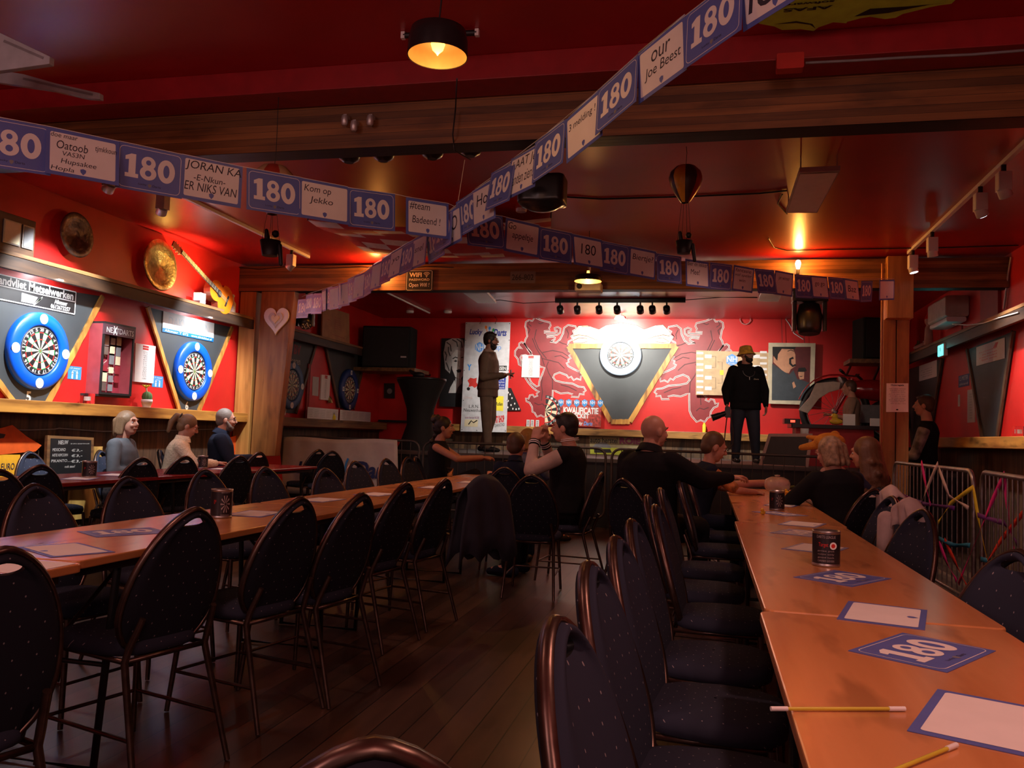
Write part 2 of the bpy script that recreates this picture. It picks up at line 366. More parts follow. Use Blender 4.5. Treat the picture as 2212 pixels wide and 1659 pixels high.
def dup(root, loc, rz, label, group=None):
    r = root.copy(); COL.objects.link(r); r.location = loc; r.rotation_euler = (0, 0, rz); r['label'] = label
    if group: r['group'] = group
    INFO[r.name] = Matrix.Translation(Vector(loc)) @ Matrix.Rotation(rz, 4, 'Z')
    for ch in list(root.children):
        c = ch.copy(); COL.objects.link(c); c.parent = r; INFO[c.name] = INFO[r.name].copy()
        for g in list(ch.children): d = g.copy(); COL.objects.link(d); d.parent = c; INFO[d.name] = INFO[r.name].copy()
    return r
# ------------------------------------------------------------ the room
ZS = .93                                      # stage floor height
m = MB(); m.box((XL-.1, -2.2, -.1), (XR+.1, YB+.1, 0), FLOORM); struct(m, 'floor')
m = MB(); m.box((XL-.1, -2.2, ZC), (XR+.1, YB+.1, ZC+.1), REDC); struct(m, 'ceiling')
m = MB(); m.box((XL-.12, -2.2, 0), (XL, YB+.1, ZC), RED); struct(m, 'wall_left')
m = MB(); m.box((XR, -2.2, 0), (XR+.12, YB+.1, ZC), RED); struct(m, 'wall_right')
m = MB(); m.box((XL, YB, 0), (XR, YB+.12, ZC), RED); struct(m, 'wall_back')
# plank cladding under the ledges
m = MB(); m.box((XL, -2.2, 0), (XL+.03, 9.55, 1.24), CLAD); m.box((XL, 9.9, 0), (XL+.03, YB, 1.20), CLAD); struct(m, 'trim_1')
m = MB(); m.box((-4.9, YB-.03, ZS), (XR, YB, 1.24), CLADX); struct(m, 'trim_2')
m = MB(); m.box((XR-.03, -2.2, 0), (XR, YB, 1.24), CLAD); struct(m, 'trim_3')
# ledges and upper shelves
def plank(name, a, b, ma, label, cat='shelf', bev=.006):
    q = MB(); q.box(a, b, ma); return q.build(name, label=label, cat=cat, bevel=bev)
plank('wall_ledge', (XL, 3.0, 1.25), (XL+.22, 9.72, 1.365), LEDGEW, 'yellow wooden ledge along the left wall under dartboards 5 and 6', 'ledge')
plank('wall_ledge', (XL, 9.92, 1.22), (XL+.22, YB-.1, 1.345), BEAMY, 'dark wooden ledge on the left wall under dartboard 7, beyond the post', 'ledge')
plank('wall_ledge', (-4.9, YB-.2, 1.245), (1.4, YB, 1.365), LEDGEX, 'burnt-edged wooden ledge along the stage back wall', 'ledge')
plank('wall_ledge', (XR-.22, 7.5, 1.25), (XR, 12.2, 1.37), LEDGEW, 'wooden ledge on the right wall behind the crowd barriers', 'ledge')
SHELFD = wood('burnt_shelf_wood', (.014,.007,.005), (.065,.030,.013), 'Y', .6, 3, 12, streak=.7)
def shelf(y0, y1, X, sgn, label, name='wall_shelf', z=2.60):
    t = thing(name, label, 'shelf', (X, (y0+y1)/2, z-.15))
    q = MB(); q.box((X, y0, z-.035), (X+sgn*.24, y1, z), BEAMY); q.build('top_board', t, bevel=.004)
    q = MB(); q.box((X+sgn*.19, y0, z-.15), (X+sgn*.235, y1, z-.037), SHELFD); q.build('front_board', t, bevel=.004)
    return t
shelf(3.0, 9.68, XL, 1, 'long brown timber shelf high on the left wall above dartboards 5 and 6')
shelf(9.95, 13.1, XL, 1, 'dark timber shelf high on the left wall above dartboard 7')
shelf(6.5, 13.2, XR, -1, 'dark timber shelf high on the right wall above the barriers')
# beams and posts
def beam(y0, y1, z0, z1, x0, x1, label, ma=BEAM):
    q = MB(); q.box((x0, y0, z0), (x1, y1, z1), ma); return q.build('ceiling_beam', label=label, cat='beam', bevel=.006)
beam(4.55, 4.72, 2.90, 3.20, XL, XR, 'heavy glued timber beam crossing the ceiling nearest the viewer')
beam(9.6, 9.78, 2.94, 3.265, XL, XR, 'timber beam with warm bulbs and wifi sign crossing before the stage')
m = MB(); m.box((XL, 4.30, 3.16), (XR, 4.53, ZC), REDD); m.build('ceiling_joist', label='red painted joist running along the front of the nearest timber beam', cat='beam', bevel=.004)
p0 = ony(518, 940, 9.66); p1 = ony(559, 940, 9.66)
m = MB(); m.box((-5.95+.02, 9.62, 0), (-5.70, 9.76, 2.938), POSTW); m.build('timber_post', label='pale upright timber post against the left wall beside dartboard 6', cat='post', bevel=.006)
# slanted brace beside it
a = ony(565, 632, 9.66); b = ony(640, 632, 9.66); c = ony(598, 985, 9.66); d = ony(545, 985, 9.66)
fr = Fr((0, 9.60, 0), (1, 0, 0), (0, 0, 1)); m = MB()
m.poly(fr, [(d.x, d.z), (c.x, c.z), (b.x, 2.938), (a.x+.03, 2.938)], POSTD, -.14, .13); brace = m.build('timber_brace', label='broad brown slanting timber brace carrying the white heart', cat='post', bevel=.006)
m = MB(); m.box((1.83, 9.63, 0), (1.955, 9.74, 2.60), POSTD); m.box((1.965, 9.63, 0), (2.09, 9.74, 2.60), POSTD)
m.box((1.84, 9.50, 2.601), (2.10, 9.78, 3.27), POSTW); m.build('timber_post', label='doubled brown timber post on the right holding a paper notice', cat='post', bevel=.005)
m = MB(); m.tube([(1.80, 9.56, .2), (1.80, 9.56, 3.2)], .014, mat('copper_pipe', (.30, .12, .05), .4, .4)); m.build('conduit_pipe', label='thin brown conduit pipe running up the right post', cat='pipe')
# stage
m = MB(); m.box((-5.2, 11.35, ZS-.05), (XR-.035, YB-.035, ZS), STAGEM); m.box((-5.15, 11.38, 0), (XR-.04, 11.42, ZS-.05), BLACK)
m.build('stage_platform', label='low dark stage platform in front of the red back wall', cat='stage')
# ------------------------------------------------------------ V-shaped dartboard panels
def vpanel(fr, tl, tr, bl, br, label, border=EDGEW, w=.05, top=False, name='slanted_backboard'):
    q = [fr.px(*p) for p in (bl, br, tr, tl)]; c = fr.p(sum(x for x, y in q)/4, q[0][1], 0)
    t = thing(name, label, 'panel', c); m = MB(); m.poly(fr, q, CHAR, .002, .018); m.build('backing_board', t)
    segs = [(q[0], q[3]), (q[1], q[2])]+([(q[3], q[2]), (q[0], q[1])] if top else [])
    for k, (a, b) in enumerate(segs):
        dx, dy = b[0]-a[0], b[1]-a[1]; L = math.hypot(dx, dy); nx, ny = -dy/L, dx/L
        pts = []; n = 14
        for i in range(n+1): f = i/n; wv = w/2+random.uniform(-.004, .004); pts.append((a[0]+dx*f+nx*wv, a[1]+dy*f+ny*wv))
        for i in range(n, -1, -1): f = i/n; wv = w/2+random.uniform(-.004, .004); pts.append((a[0]+dx*f-nx*wv, a[1]+dy*f-ny*wv))
        m = MB(); m.poly(fr, pts, border, .021+.0005*k, .022); m.build('wooden_edging', t)
    return t
vpanel(FL, (-200, 575), (216, 640), (22, 868), (97, 870), 'widest grey V-shaped board, behind the nearest dartboard on the left wall')
vpanel(FL, (314, 663), (497, 707), (382, 885), (424, 888), 'grey V-shaped board under a small white shop sign, beside the timber post')
DKEDGE = wood('dark_edging', (.05, .03, .02), (.16, .09, .045), 'Z', .6, 3, 8)
vpanel(FL, (560, 725), (678, 745), (598, 890), (635, 893), 'dark V-shaped board backing dartboard 7 behind the brace', DKEDGE)
vpanel(FL, (700, 750), (786, 768), (728, 880), (760, 884), 'dark V-shaped board backing the fourth dartboard in the gloomy corner', DKEDGE)
vpanel(FB, (1229, 748), (1461, 748), (1320, 911), (1361, 911), 'large grey V-shaped stage board framed in scorched wood', top=True, w=.085, name='stage_backboard')
vpanel(FRW, (1958, 800), (2040, 775), (1975, 965), (2010, 965), 'dark V-shaped board with white paper on the far right wall', DKEDGE)
vpanel(FRW, (2095, 755), (2195, 715), (2130, 960), (2158, 960), 'dark V-shaped board with red-printed paper on the right wall', DKEDGE)
# ------------------------------------------------------------ dartboards
SEGC = (CREAM, BLACK)
ORDER = [20,1,18,4,13,6,10,15,2,17,3,19,7,16,8,11,14,9,12,5]
def wedge(m, fr, r0, r1, a0, a1, ma, lift):
    p = [(r1*math.sin(a0+(a1-a0)*k/3), r1*math.cos(a0+(a1-a0)*k/3)) for k in range(4)]+[(r0*math.sin(a0+(a1-a0)*k/3), r0*math.cos(a0+(a1-a0)*k/3)) for k in range(3, -1, -1)]
    m.poly(fr, p, ma, lift)
def dartboard(fr, label, ring=None, ringname='blue surround ring', logo='disc', R=.2255, off=.04, outer=.35, digits=True):
    t = thing('dartboard', label, 'dartboard', fr.p(0, -outer if ring else -R, 0))
    if ring:
        m = MB(); m.lathe(fr.p(0, 0, off-.018), [(R+.004, 0), (R+.004, .05), (R+.02, .058), (outer-.02, .058), (outer, .04), (outer, 0)], ring, 56, fr.N, cap=False)
        m.lathe(fr.p(0, 0, off-.018), [(outer, 0), (R+.004, 0)], ring, 56, fr.N, cap=False)
        sr = m.build('surround_ring', t, label=ringname)
        rr = (R+outer)/2+.003
        if logo:
            for k in range(4):
                a = k*math.pi/2; x, y = rr*math.sin(a), rr*math.cos(a); m = MB()
                if logo == 'disc': m.disc(fr, x, y, .046, .046, PAPER, off+.041, .002); m.line(fr, [(x-.02, y-.01), (x+.005, y+.012), (x+.02, y-.008)], .004, GREY, off+.0445)
                else: m.rect(fr, x-.028, y-.036, x+.028, y+.036, PAPER, off+.041, .002); m.rect(fr, x-.013, y-.018, x+.013, y+.018, GREY, off+.0445)
                m.build('logo_sticker', sr)
    m = MB(); m.lathe(fr.p(0, 0, off-.015), [(R-.012, 0), (R, .006), (R, .036), (R-.006, .040)], BLACK, 48, fr.N); L = off+.0262
    for k in range(20):
        a0 = (k-.5)*math.pi/10; a1 = a0+math.pi/10; c = (BLACK if k % 2 == 0 else CREAM); rg = (DRED if k % 2 == 0 else GREEN)
        for r0, r1, mm in ((.016, .099, c), (.099, .108, rg), (.108, .162, c), (.162, .171, rg)): wedge(m, fr, r0, r1, a0, a1, mm, L)
    m.disc(fr, 0, 0, .016, .016, GREEN, L+.001); m.disc(fr, 0, 0, .0065, .0065, DRED, L+.002)
    m.build('dart_playing_face', t)
    m = MB(); m.tube([fr.p(.214*math.cos(2*math.pi*k/40), .214*math.sin(2*math.pi*k/40), off+.027) for k in range(40)], .002, ALU, 5, True)
    if digits:
        for k, n in enumerate(ORDER):
            a = -k*math.pi/10 if False else k*math.pi/10; x, y = .192*math.sin(a), .192*math.cos(a); w2 = .013 if n < 10 else .021
            m.text(fr, str(n), x-w2, y-.015, x+w2, y+.015, WHITEM, off+.0275, bold=.02, rot=-a)
    m.build('number_ring', t)
    return t
def bfr(fr, x, y): u, v = fr.px(x, y); return fr.sh(u, v)
dartboard(bfr(FL, 74, 758), 'brightly lit dartboard in a blue ring with white discs above number 5', BLUEB)
dartboard(bfr(FL, 410, 802), 'dartboard in a blue ring with white logo discs above number 6', BLUEB)
dartboard(bfr(FL, 622, 832), 'dim dartboard in a pale blue ring above number 7 beyond the post', mat('pale_blue_ring', (.06, .13, .30), .5), 'pale blue ring')
dartboard(bfr(FL, 748, 842), 'small dartboard in a dark blue ring with white squares, farthest on the left wall', mat('dark_blue_ring', (.01, .04, .20), .5), 'dark blue ring', 'square')
dartboard(bfr(FB, 1341, 768), 'floodlit dartboard in a white and blue ring on the stage wall', mat('pale_stage_ring', (.45, .62, .82), .35), 'pale ring', None, outer=.36)
def decal(name, fr, fn, label, cat='sign', origin=None):
    m = MB(); fn(m); return m.build(name, label=label, cat=cat, origin=origin)
def num(fr, x, y, s, h, label):
    u, v = fr.px(x, y); m = MB(); f2 = fr.sh(u, v, .022); m.text(f2, s, -h*.28, -h/2, h*.28, h/2, mat('bone_white', (.72, .66, .55), .5), .001, bold=.03)
    n = len(m.v); m.build('wooden_number', label=label, cat='number')
num(FL, 57, 857, '5', .10, 'white number 5 under the bright left dartboard')
num(FL, 400, 876, '6', .10, 'white number 6 under the second dartboard')
num(FL, 614, 889, '7', .11, 'white number 7 under the pale ringed dartboard')
# ------------------------------------------------------------ lion murals on the back wall
LION = [(625,212),(690,240),(775,262),(782,290),(765,320),(775,342),(716,348),(716,362),(820,362),(846,354),(846,342),(822,336),(818,318),(850,306),(880,322),(876,362),(846,384),(735,388),(745,408),(800,402),(826,412),(822,430),(790,446),(775,450),(835,462),(875,430),(905,370),(915,315),(955,286),(1030,300),(1038,325),(1003,345),(1015,380),(985,398),(1000,430),(960,450),(955,480),(985,520),(960,545),(990,570),(965,590),(982,618),(955,630),(962,655),(940,665),(955,695),(1010,725),(1060,748),(1085,730),(1078,758),(1103,782),(1082,800),(1080,832),(1040,820),(1010,835),(985,800),(960,812),(940,785),(900,770),(870,758),(820,778),(806,806),(830,840),(900,858),(1000,870),(1060,900),(1112,905),(1132,940),(1108,955),(1115,978),(1070,972),(1058,1005),(985,1000),(1000,975),(950,962),(880,968),(830,945),(803,935),(800,1000),(792,1100),(770,1150),(720,1204),(684,1185),(645,1200),(622,1160),(600,1150),(596,1100),(572,1060),(540,1045),(533,1015),(560,1022),(575,985),(605,980),(618,1004),(652,990),(640,970),(668,948),(640,938),(600,905),(560,860),(528,810),(515,740),(540,742),(560,800),(590,860),(640,900),(665,890),(668,850),(700,770),(722,712),(680,702),(640,660),(600,590),(560,540),(520,470),(530,430),(548,400),(540,330),(528,300),(535,255),(560,240),(600,245)]
TAIL = [(590,560),(545,510),(520,470),(490,455),(468,470),(466,495),(500,520),(455,510),(428,545),(426,590),(455,625),(466,680),(490,700),(492,650),(480,610),(490,590),(530,585),(575,600)]
LION = [(1020+x/4.608, 640+y/4.608) for x, y in LION]; TAIL = [(1020+x/4.608, 640+y/4.608) for x, y in TAIL]
INN = [[(548,300),(575,330),(560,370)],[(640,330),(620,420),(660,520),(740,620)],[(600,420),(640,520),(690,600),(720,690)],[(700,560),(800,540),(900,560),(960,600)],[(700,620),(780,640),(860,660),(920,720)],[(860,450),(900,470),(940,480)],[(820,600),(880,590),(950,630)],[(760,650),(740,700),(760,760),(800,830),(800,930)],[(700,800),(690,880),(700,950),(690,1040)],[(620,1060),(660,1080),(700,1070),(730,1100)],[(940,330),(960,370),(950,420)],[(880,880),(960,900),(1040,940)],[(660,265),(680,275),(710,262)],[(575,245),(560,275),(590,300)]]
INN = [[(1020+x/4.608, 640+y/4.608) for x, y in l] for l in INN]
LRED = mat('lion_dark_red', (.26, .02, .024), .5, var=.15, scale=6)
LINE = mat('lion_brown_line', (.07, .012, .014), .6); LWH = mat('lion_white_line', (.80, .62, .60), .6)
cxm = STAGE_BOARD.x
def lion(mirror, label):
    f = (lambda p: (2*cxm-p[0], p[1])) if mirror else (lambda p: p)
    m = MB()
    for k, P in enumerate((TAIL, LION)):
        q = [f(FB.px(*p)) for p in P]
        if mirror: q = q[::-1]
        m.poly(FB, q, LRED, .002+.001*k); m.line(FB, q, .030, LWH, .0045, True); m.line(FB, q, .010, LINE, .0055, True)
    for l in INN: m.line(FB, [f(FB.px(*p)) for p in l], .014, LINE, .006)
    m.build('lion_mural', label=label, cat='mural')
lion(False, 'painted red rampant lion with white outline left of the stage dartboard')
lion(True, 'mirrored painted red lion right of the stage dartboard, partly behind the bracket board')
# white winged crown shape between the lions
m = MB(); f = lambda P: [FB.px(1020+x/4.608, 640+y/4.608) for x, y in P]
W = [(1010,345),(1060,292),(1150,290),(1260,330),(1330,290),(1480,262),(1640,290),(1710,330),(1820,290),(1900,282),(1960,345),(2010,400),(1990,440),(1960,480),(1480,490),(1010,480),(985,400)]
q = f(W); m.poly(FB, q, mat('mural_cream', (.72, .55, .36), .6), .0024); m.line(FB, q, .012, LINE, .003, True)
m.line(FB, f([(1090,300),(1180,300),(1280,330)]), .01, LINE, .0035); m.line(FB, f([(985,400),(1060,385),(1140,395),(1250,440)]), .01, LINE, .0035)
m.line(FB, f([(1010,440),(1060,415),(1140,420),(1150,450),(1090,465),(1010,465)]), .01, LINE, .0035, True)
m.line(FB, f([(1990,400),(1900,385),(1820,400),(1700,440)]), .01, LINE, .0035)
m.line(FB, f([(1960,450),(1900,415),(1830,420),(1820,450),(1900,465)]), .01, LINE, .0035, True)
m.build('crown_mural', label='pale painted crest between the two lions above the stage dartboard', cat='mural')
# ------------------------------------------------------------ tables
TZ = .76
def table(x0, x1, y0, y1, label, top=TABLEW, edge=TABLEE, group=None):
    t = thing('folding_table', label, 'table', ((x0+x1)/2, (y0+y1)/2, 0), group=group)
    m = MB(); m.rbox((x0, y0, TZ-.028), (x1, y1, TZ), top, .025, axis='z'); m.build('tabletop', t, bevel=.004)
    m = MB(); m.box((x0+.04, y0+.06, TZ-.06), (x0+.06, y1-.06, TZ-.029), BLACK); m.box((x1-.06, y0+.06, TZ-.06), (x1-.04, y1-.06, TZ-.029), BLACK); m.build('under_rail', t)
    for s, yy in ((1, y0+.28), (-1, y1-.28)):
        m = MB(); xa, xb = x0+.07, x1-.07
        m.tube([(xa, yy, TZ-.045), (xa-.0, yy-s*.06, .012), (xb, yy-s*.06, .012), (xb, yy, TZ-.045)], .014, BLACKP)
        m.tube([(xa, yy-s*.03, .36), (xb, yy-s*.03, .36)], .009, BLACKP); m.build('folding_leg', t)
        m = MB(); xm = (xa+xb)/2; m.tube([(xm, yy-s*.03, .38), (xm, yy+s*.42, TZ-.05)], .008, BLACKP); m.build('strut', t)
    return t
table(.15, .76, -.55, 2.425, 'wooden folding table nearest the viewer on the right, with glow sticks on it')
table(.165, .775, 2.445, 5.085, 'wooden folding table in the middle of the right row under the big printed tin')
table(.19, .79, 5.105, 8.75, 'wooden folding table at the far end of the right row, where people sit')
table(-2.57, -1.93, .10, 2.315, 'wooden folding table nearest the viewer in the left row, mostly cut by the frame edge')
table(-2.60, -1.97, 2.335, 4.52, 'wooden folding table of the left row carrying the tin printed with a dartboard')
table(-2.60, -1.97, 4.54, 6.72, 'third wooden folding table of the left row, with three pale cards')
table(-2.60, -1.97, 6.74, 8.92, 'last wooden folding table of the left row, ending at the seated children')
table(-5.18, -4.44, 4.3, 6.70, 'glossy dark red folding table nearer the viewer by the left wall', TABLER, TABLER)
table(-5.18, -4.44, 6.73, 9.05, 'glossy dark red folding table farther back by the left wall', TABLER, TABLER)
# ------------------------------------------------------------ round-back banquet chair
def oval(u):
    """outline of the chair back, u in 0..1, x and height along the back"""
    a = 2*math.pi*u; s, c = math.sin(a), math.cos(a)
    t = (1-c)/2; h = .285*c
    wv = (1-(1-t/.66)**2)**.62 if t < .66 else math.sqrt(max(0, 1-((t-.66)/.34)**2))
    return .208*math.copysign(wv, s), h
def make_chair(label, group=None, fab=None):
    t = thing('banquet_chair', label, 'chair', (0,0,0), 0, group)
    TILT = math.radians(16); BZ = .660; BY = -.222
    def bp(x, h, d): return Vector((x, BY-h*math.sin(TILT)+d*math.cos(TILT)-.25*x*x*-1.0, BZ+h*math.cos(TILT)+d*math.sin(TILT)))
    n = 40; hole = [(.052*math.sin(2*math.pi*k/n), .224+.016*math.cos(2*math.pi*k/n)-.004*abs(math.sin(2*math.pi*k/n))) for k in range(n)]
    out = [oval(k/n) for k in range(n)]
    # padded shell with a handle hole
    m = MB(); rings = []
    for f, dth in ((0, .006), (.12, .017), (.4, .026), (.75, .024), (.93, .014), (1, .008)):
        rings.append(([(hx+(ox*.93-hx)*f, hy+(oy*.93-hy)*f) for (hx, hy), (ox, oy) in zip(hole, out)], dth))
    for side, ma in ((1, CHFAB), (-1, CHFABD)):
        vs = []; 
        for pts, dth in rings:
            for x, h in pts: vs.append(bp(x, h, side*dth))
        fs = [(i*n+j, i*n+(j+1) % n, (i+1)*n+(j+1) % n, (i+1)*n+j) for i in range(len(rings)-1) for j in range(n)]
        if side < 0: fs = [f[::-1] for f in fs]
        m.add(vs, fs, ma, True)
    for pts, dth in (rings[0],):
        vs = [bp(x, h, dth) for x, h in pts]+[bp(x, h, -dth) for x, h in pts]; m.add(vs, [(j, (j+1) % n, n+(j+1) % n, n+j) for j in range(n)], BLACK, True)
    m.build('padded_back', t, local=True)
    # flat metal rim
    m = MB(); prof = ((.0, -.011), (.0, .011), (.010, .014), (.016, .0), (.010, -.014)); K = len(prof); vs = []
    for x, h in out:
        r = math.hypot(x, h) or 1
        for o_, d_ in prof: vs.append(bp(x*(.925+o_/ .205), h*(.925+o_/ .285), d_))
    m.add(vs, [(i*K+j, i*K+(j+1) % K, ((i+1) % n)*K+(j+1) % K, ((i+1) % n)*K+j) for i in range(n) for j in range(K)], CHFR, True)
    m.build('rim_frame', t, local=True)
    m = MB(); pts = []
    for a in range(28):
        q = 2*math.pi*a/28; c, s = math.cos(q), math.sin(q); e = .62
        pts.append((.205*math.copysign(abs(c)**e, c)*(1-.06*(s < 0)), .01+.205*math.copysign(abs(s)**e, s)))
    secs = [(.90, .418), (.985, .425), (1, .445), (.97, .468), (.82, .480), (.4, .486), (.02, .487)]; vs = [Vector((x*f, .01+(y-.01)*f, z)) for f, z in secs for x, y in pts]; N_ = len(pts)
    m.add(vs, [(i*N_+j, i*N_+(j+1) % N_, (i+1)*N_+(j+1) % N_, (i+1)*N_+j) for i in range(len(secs)-1) for j in range(N_)], CHFAB, True); m.add(vs[:N_], [tuple(range(N_))[::-1]], BLACK)
    m.build('seat', t, local=True)
    for sx in (-1, 1):
        m = MB(); m.tube([(sx*.165, .17, .418), (sx*.195, .205, .004)], [.0125, .010], CHFR, 8); m.build('leg', t, local=True)
        m = MB(); m.tube([(sx*.150, -.245, .56), (sx*.165, -.205, .46), (sx*.168, -.19, .41), (sx*.195, -.31, .004)], [.011, .0125, .0125, .010], CHFR, 8); m.build('leg', t, local=True)
    m = MB(); m.tube([(-.165, .17, .412), (-.168, -.19, .412), (.168, -.19, .412), (.165, .17, .412)], .010, CHFR, 6, True); m.build('seat_frame', t, local=True)
    m = MB()
    for sx in (-1, 1): m.tube([(sx*.183, .19, .17), (sx*.183, -.26, .17)], .007, CHFR, 6)
    m.tube([(-.183, .19, .17), (.183, .19, .17)], .007, CHFR, 6); m.build('stretcher', t, local=True)
    return t
chair0 = None
def chair(p, yaw, label, group=None, z=.935):
    global chair0
    P = onz(p[0], p[1], z) if len(p) == 2 else Vector(p); r = math.radians(yaw)
    loc = P-Vector((-math.sin(r)*-.30, math.cos(r)*-.30, 0)); loc.z = 0
    if chair0 is None:
        chair0 = make_chair(label, group); chair0.location = loc; chair0.rotation_euler = (0, 0, r); return chair0
    return dup(chair0, loc, r, label, group)
GL = 'chairs on the near side of the left wooden tables'; GB = 'chairs on the far side of the left wooden tables'
GT = 'chairs on the left side of the right tables'; GG = 'chairs on the right side of the right tables'; GR = 'chairs around the red tables'
NK = 'dark blue round-back banquet chair '
for p, yw, l in [((14,1172),72,'cut off by the left frame edge, nearest the viewer'), ((426,1090),75,'largest whole one in the near left row'),
    ((652,1068),76,'second whole one in the near left row, behind the largest'), ((785,1060),78,'third whole one in the near left row'),
    ((880,1038),79,'fourth whole one in the near left row'), ((965,1030),79,'fifth in the near left row, under the clear glass cup'), ((-1.76,7.28,0),8,'under the dark-haired boy in navy')]:
    chair(p, yw, NK+l, GL)
for p, yw, l in [((72,1040),-100,'leftmost behind the near left table, wide and close'), ((275,1025),-106,'behind the table left of the big printed tin'),
    ((440,1010),-106,'just behind the tin printed with a dartboard'), ((570,1005),-106,'right of the dartboard tin behind the left tables'), ((700,1008),-108,'before the white fabric banner, leftmost of four'),
    ((765,993),-110,'before the white banner lettering, second of four'), ((833,988),-110,'before the white banner, third of four'), ((880,985),-110,'before the white banner, rightmost of four')]:
    chair(p, yw, NK+l, GB)
for p, yw, l in [((90,1000),66,'near the chalkboard, closest at the red tables'), ((0,1010),60,'cut by the left edge beside the orange poster'), ((310,985),66,'in front of the woman in the cream jumper'), ((402,982),66,'left of the small tin on the red table'),
    ((520,982),66,'in front of the man with glasses'), ((562,974),66,'beyond the man with glasses at the red table'), ((690,969),62,'tall, left end of the white banner'), ((718,972),40,'turned sideways before the white banner')]:
    chair(p, yw, NK+l, GR)
chair((-5.70,6.08,0),-95, NK+'against the orange euro poster', GR); chair((-5.71,6.95,0),-80, NK+'holding the woman in the grey jacket', GR)
chair((-5.66,7.78,0),-60, NK+'holding the woman in the cream jumper', GR)
chair((-5.66,8.70,0),-60, NK+'holding the man with glasses', GR)
for p, yw, l in [((1193,1318),-97,'nearest the viewer at the right table, copper rim catching light'), ((1265,1203),-96,'second in the left file of the right tables'), ((1325,1150),-96,'third in the left file of the right tables'),
    ((1360,1115),-95,'fourth in the left file of the right tables'), ((1395,1065),-93,'fifth in the left file, rim tip lit white'), ((1412,1085),-93,'sixth in the left file, slightly lower tip'), ((1424,1050),-92,'seventh in the left file of the right tables'),
    ((1465,1036),-90,'eighth in the left file, near the boy in patterned sleeves'), ((1484,1026),-90,'last in the left file beside the scroll end')]:
    chair(p, yw, NK+l, GT)
for p, yw, l in [((1885,1040),104,'farthest on the right side, under a pale jacket'), ((1905,1048),106,'right side, second from the far end'), ((1930,1068),108,'right side, half under the white jacket'), ((1963,1075),110,'right side with the white-rimmed back'),
    ((1998,1095),112,'right side nearest the streamers'), ((2205,1180),116,'large and cut by the right frame edge')]:
    chair(p, yw, NK+l, GG)
chair((812,1580), 22, NK+'alone at the bottom edge, only its shiny top showing')
chair((-1.27,6.12,0), 4, NK+'mid-room, its back squarely to the viewer')
chair((-.86,7.08,0), 84, NK+'under the youth in the varsity jacket')
chair((-.60,6.16,0),-34, NK+'under the bald man in the dark coat')
# ------------------------------------------------------------ paper cards, table and garlands
CW, CH = .297, .21
def digits180(m, fr, cx, cy, h, ma, bg, L, w=None, outline=False):
    """slab figure one, then eight and nought with open counters"""
    w = w or h*1.75; f2 = Fr(fr.p(cx-w/2, cy-h/2), fr.U, fr.V); s = h; k = w/(h*1.75)
    P = lambda pts: [(x*s*k, y*s) for x, y in pts]
    m.poly(f2, P([(0,0),(.46,0),(.46,.17),(.36,.17),(.36,1.0),(.20,1.0),(0,.88),(0,.72),(.12,.75),(.12,.17),(0,.17)]), ma, L)
    for x, y, rx, ry, dl in ((.80,.72,.25,.28,0), (.80,.29,.29,.30,.0003)): m.disc(f2, x*s*k, y*s, rx*s*k, ry*s, ma, L+dl)
    for x, y, rx, ry in ((.80,.74,.09,.11), (.80,.28,.11,.13)): m.disc(f2, x*s*k, y*s, rx*s*k, ry*s, bg, L+.0007)
    m.disc(f2, 1.44*s*k, .5*s, .31*s*k, .51*s, ma, L); m.disc(f2, 1.44*s*k, .5*s, .11*s*k, .28*s, bg, L+.0004)
def shield(m, fr, x, y, s, ma, L): m.poly(fr, [(x-s, y+s*.7), (x, y+s*1.1), (x+s, y+s*.7), (x+s*.9, y-s*.3), (x, y-s*1.3), (x-s*.9, y-s*.3)], ma, L)
def card_mesh(fr, kind, lines=(), both=False):
    """fr at the top left corner of the card; kind 'n' is the 180 face, 'w' the writing face"""
    m = MB(); m.fbox(fr, 0, -CH, CW, 0, -.0007, .0007, BLUE)
    if kind == 'n':
        r = .02; x0, x1, y0, y1 = .012, CW-.012, -CH+.012, -.012; pts = []
        for cx_, cy_, a0 in ((x1-r,y1-r,0),(x0+r,y1-r,90),(x0+r,y0+r,180),(x1-r,y0+r,270)):
            for k in range(5): t = math.radians(a0+22.5*k); pts.append((cx_+r*math.cos(t), cy_+r*math.sin(t)))
        m.line(fr, pts, .0022, PAPER, .0013, True)
        digits180(m, fr, CW/2, -CH*.46, .108, PAPER, BLUE, .0013, .222)
        shield(m, fr, CW/2, -CH*.84, .008, GREY, .0013); m.text(fr, 'Lucky', CW/2-.05, -CH*.86, CW/2-.013, -CH*.81, INK, .0013); m.text(fr, 'Darts', CW/2+.013, -CH*.86, CW/2+.05, -CH*.81, INK, .0013)
    else:
        m.rect(fr, .016, -CH+.016, CW-.016, -.016, PAPER, .0013, rad=.008); shield(m, fr, CW/2, -CH+.034, .012, BLUE, .0018)
        for t, x0, y0, x1, y1 in lines: m.text(fr, t, CW*x0, -CH*y1, CW*x1, -CH*y0, INK, .0018, shear=.15)
    return m
def table_card(A, B, C, kind, label, z=TZ, flip=False, lines=()):
    """A, B, C: three corners in photo pixels, B between A and C"""
    a, b, c = (onz(*q, z) for q in (A, B, C)); ctr = (a+c)/2; u = (b-a); v = (c-b)
    if u.length < v.length: u = v
    u = Vector((u.x, u.y, 0)).normalized()
    if flip: u = -u
    vv = Vector((0,0,1)).cross(u); O = ctr-u*CW/2+vv*CH/2; O.z = z+.0012
    card_mesh(Fr(O, u, vv), kind, lines).build('flyer_card', label=label, cat='card', group='blue and white cards lying on the tables')
TC = table_card
TC((1938,1578),(2010,1485),(2330,1545),'w','blue-edged blank white card, largest, at the right frame edge')
TC((1813,1407),(1940,1366),(2169,1407),'n','blue card printed 180, closest one, lying beside the blank card')
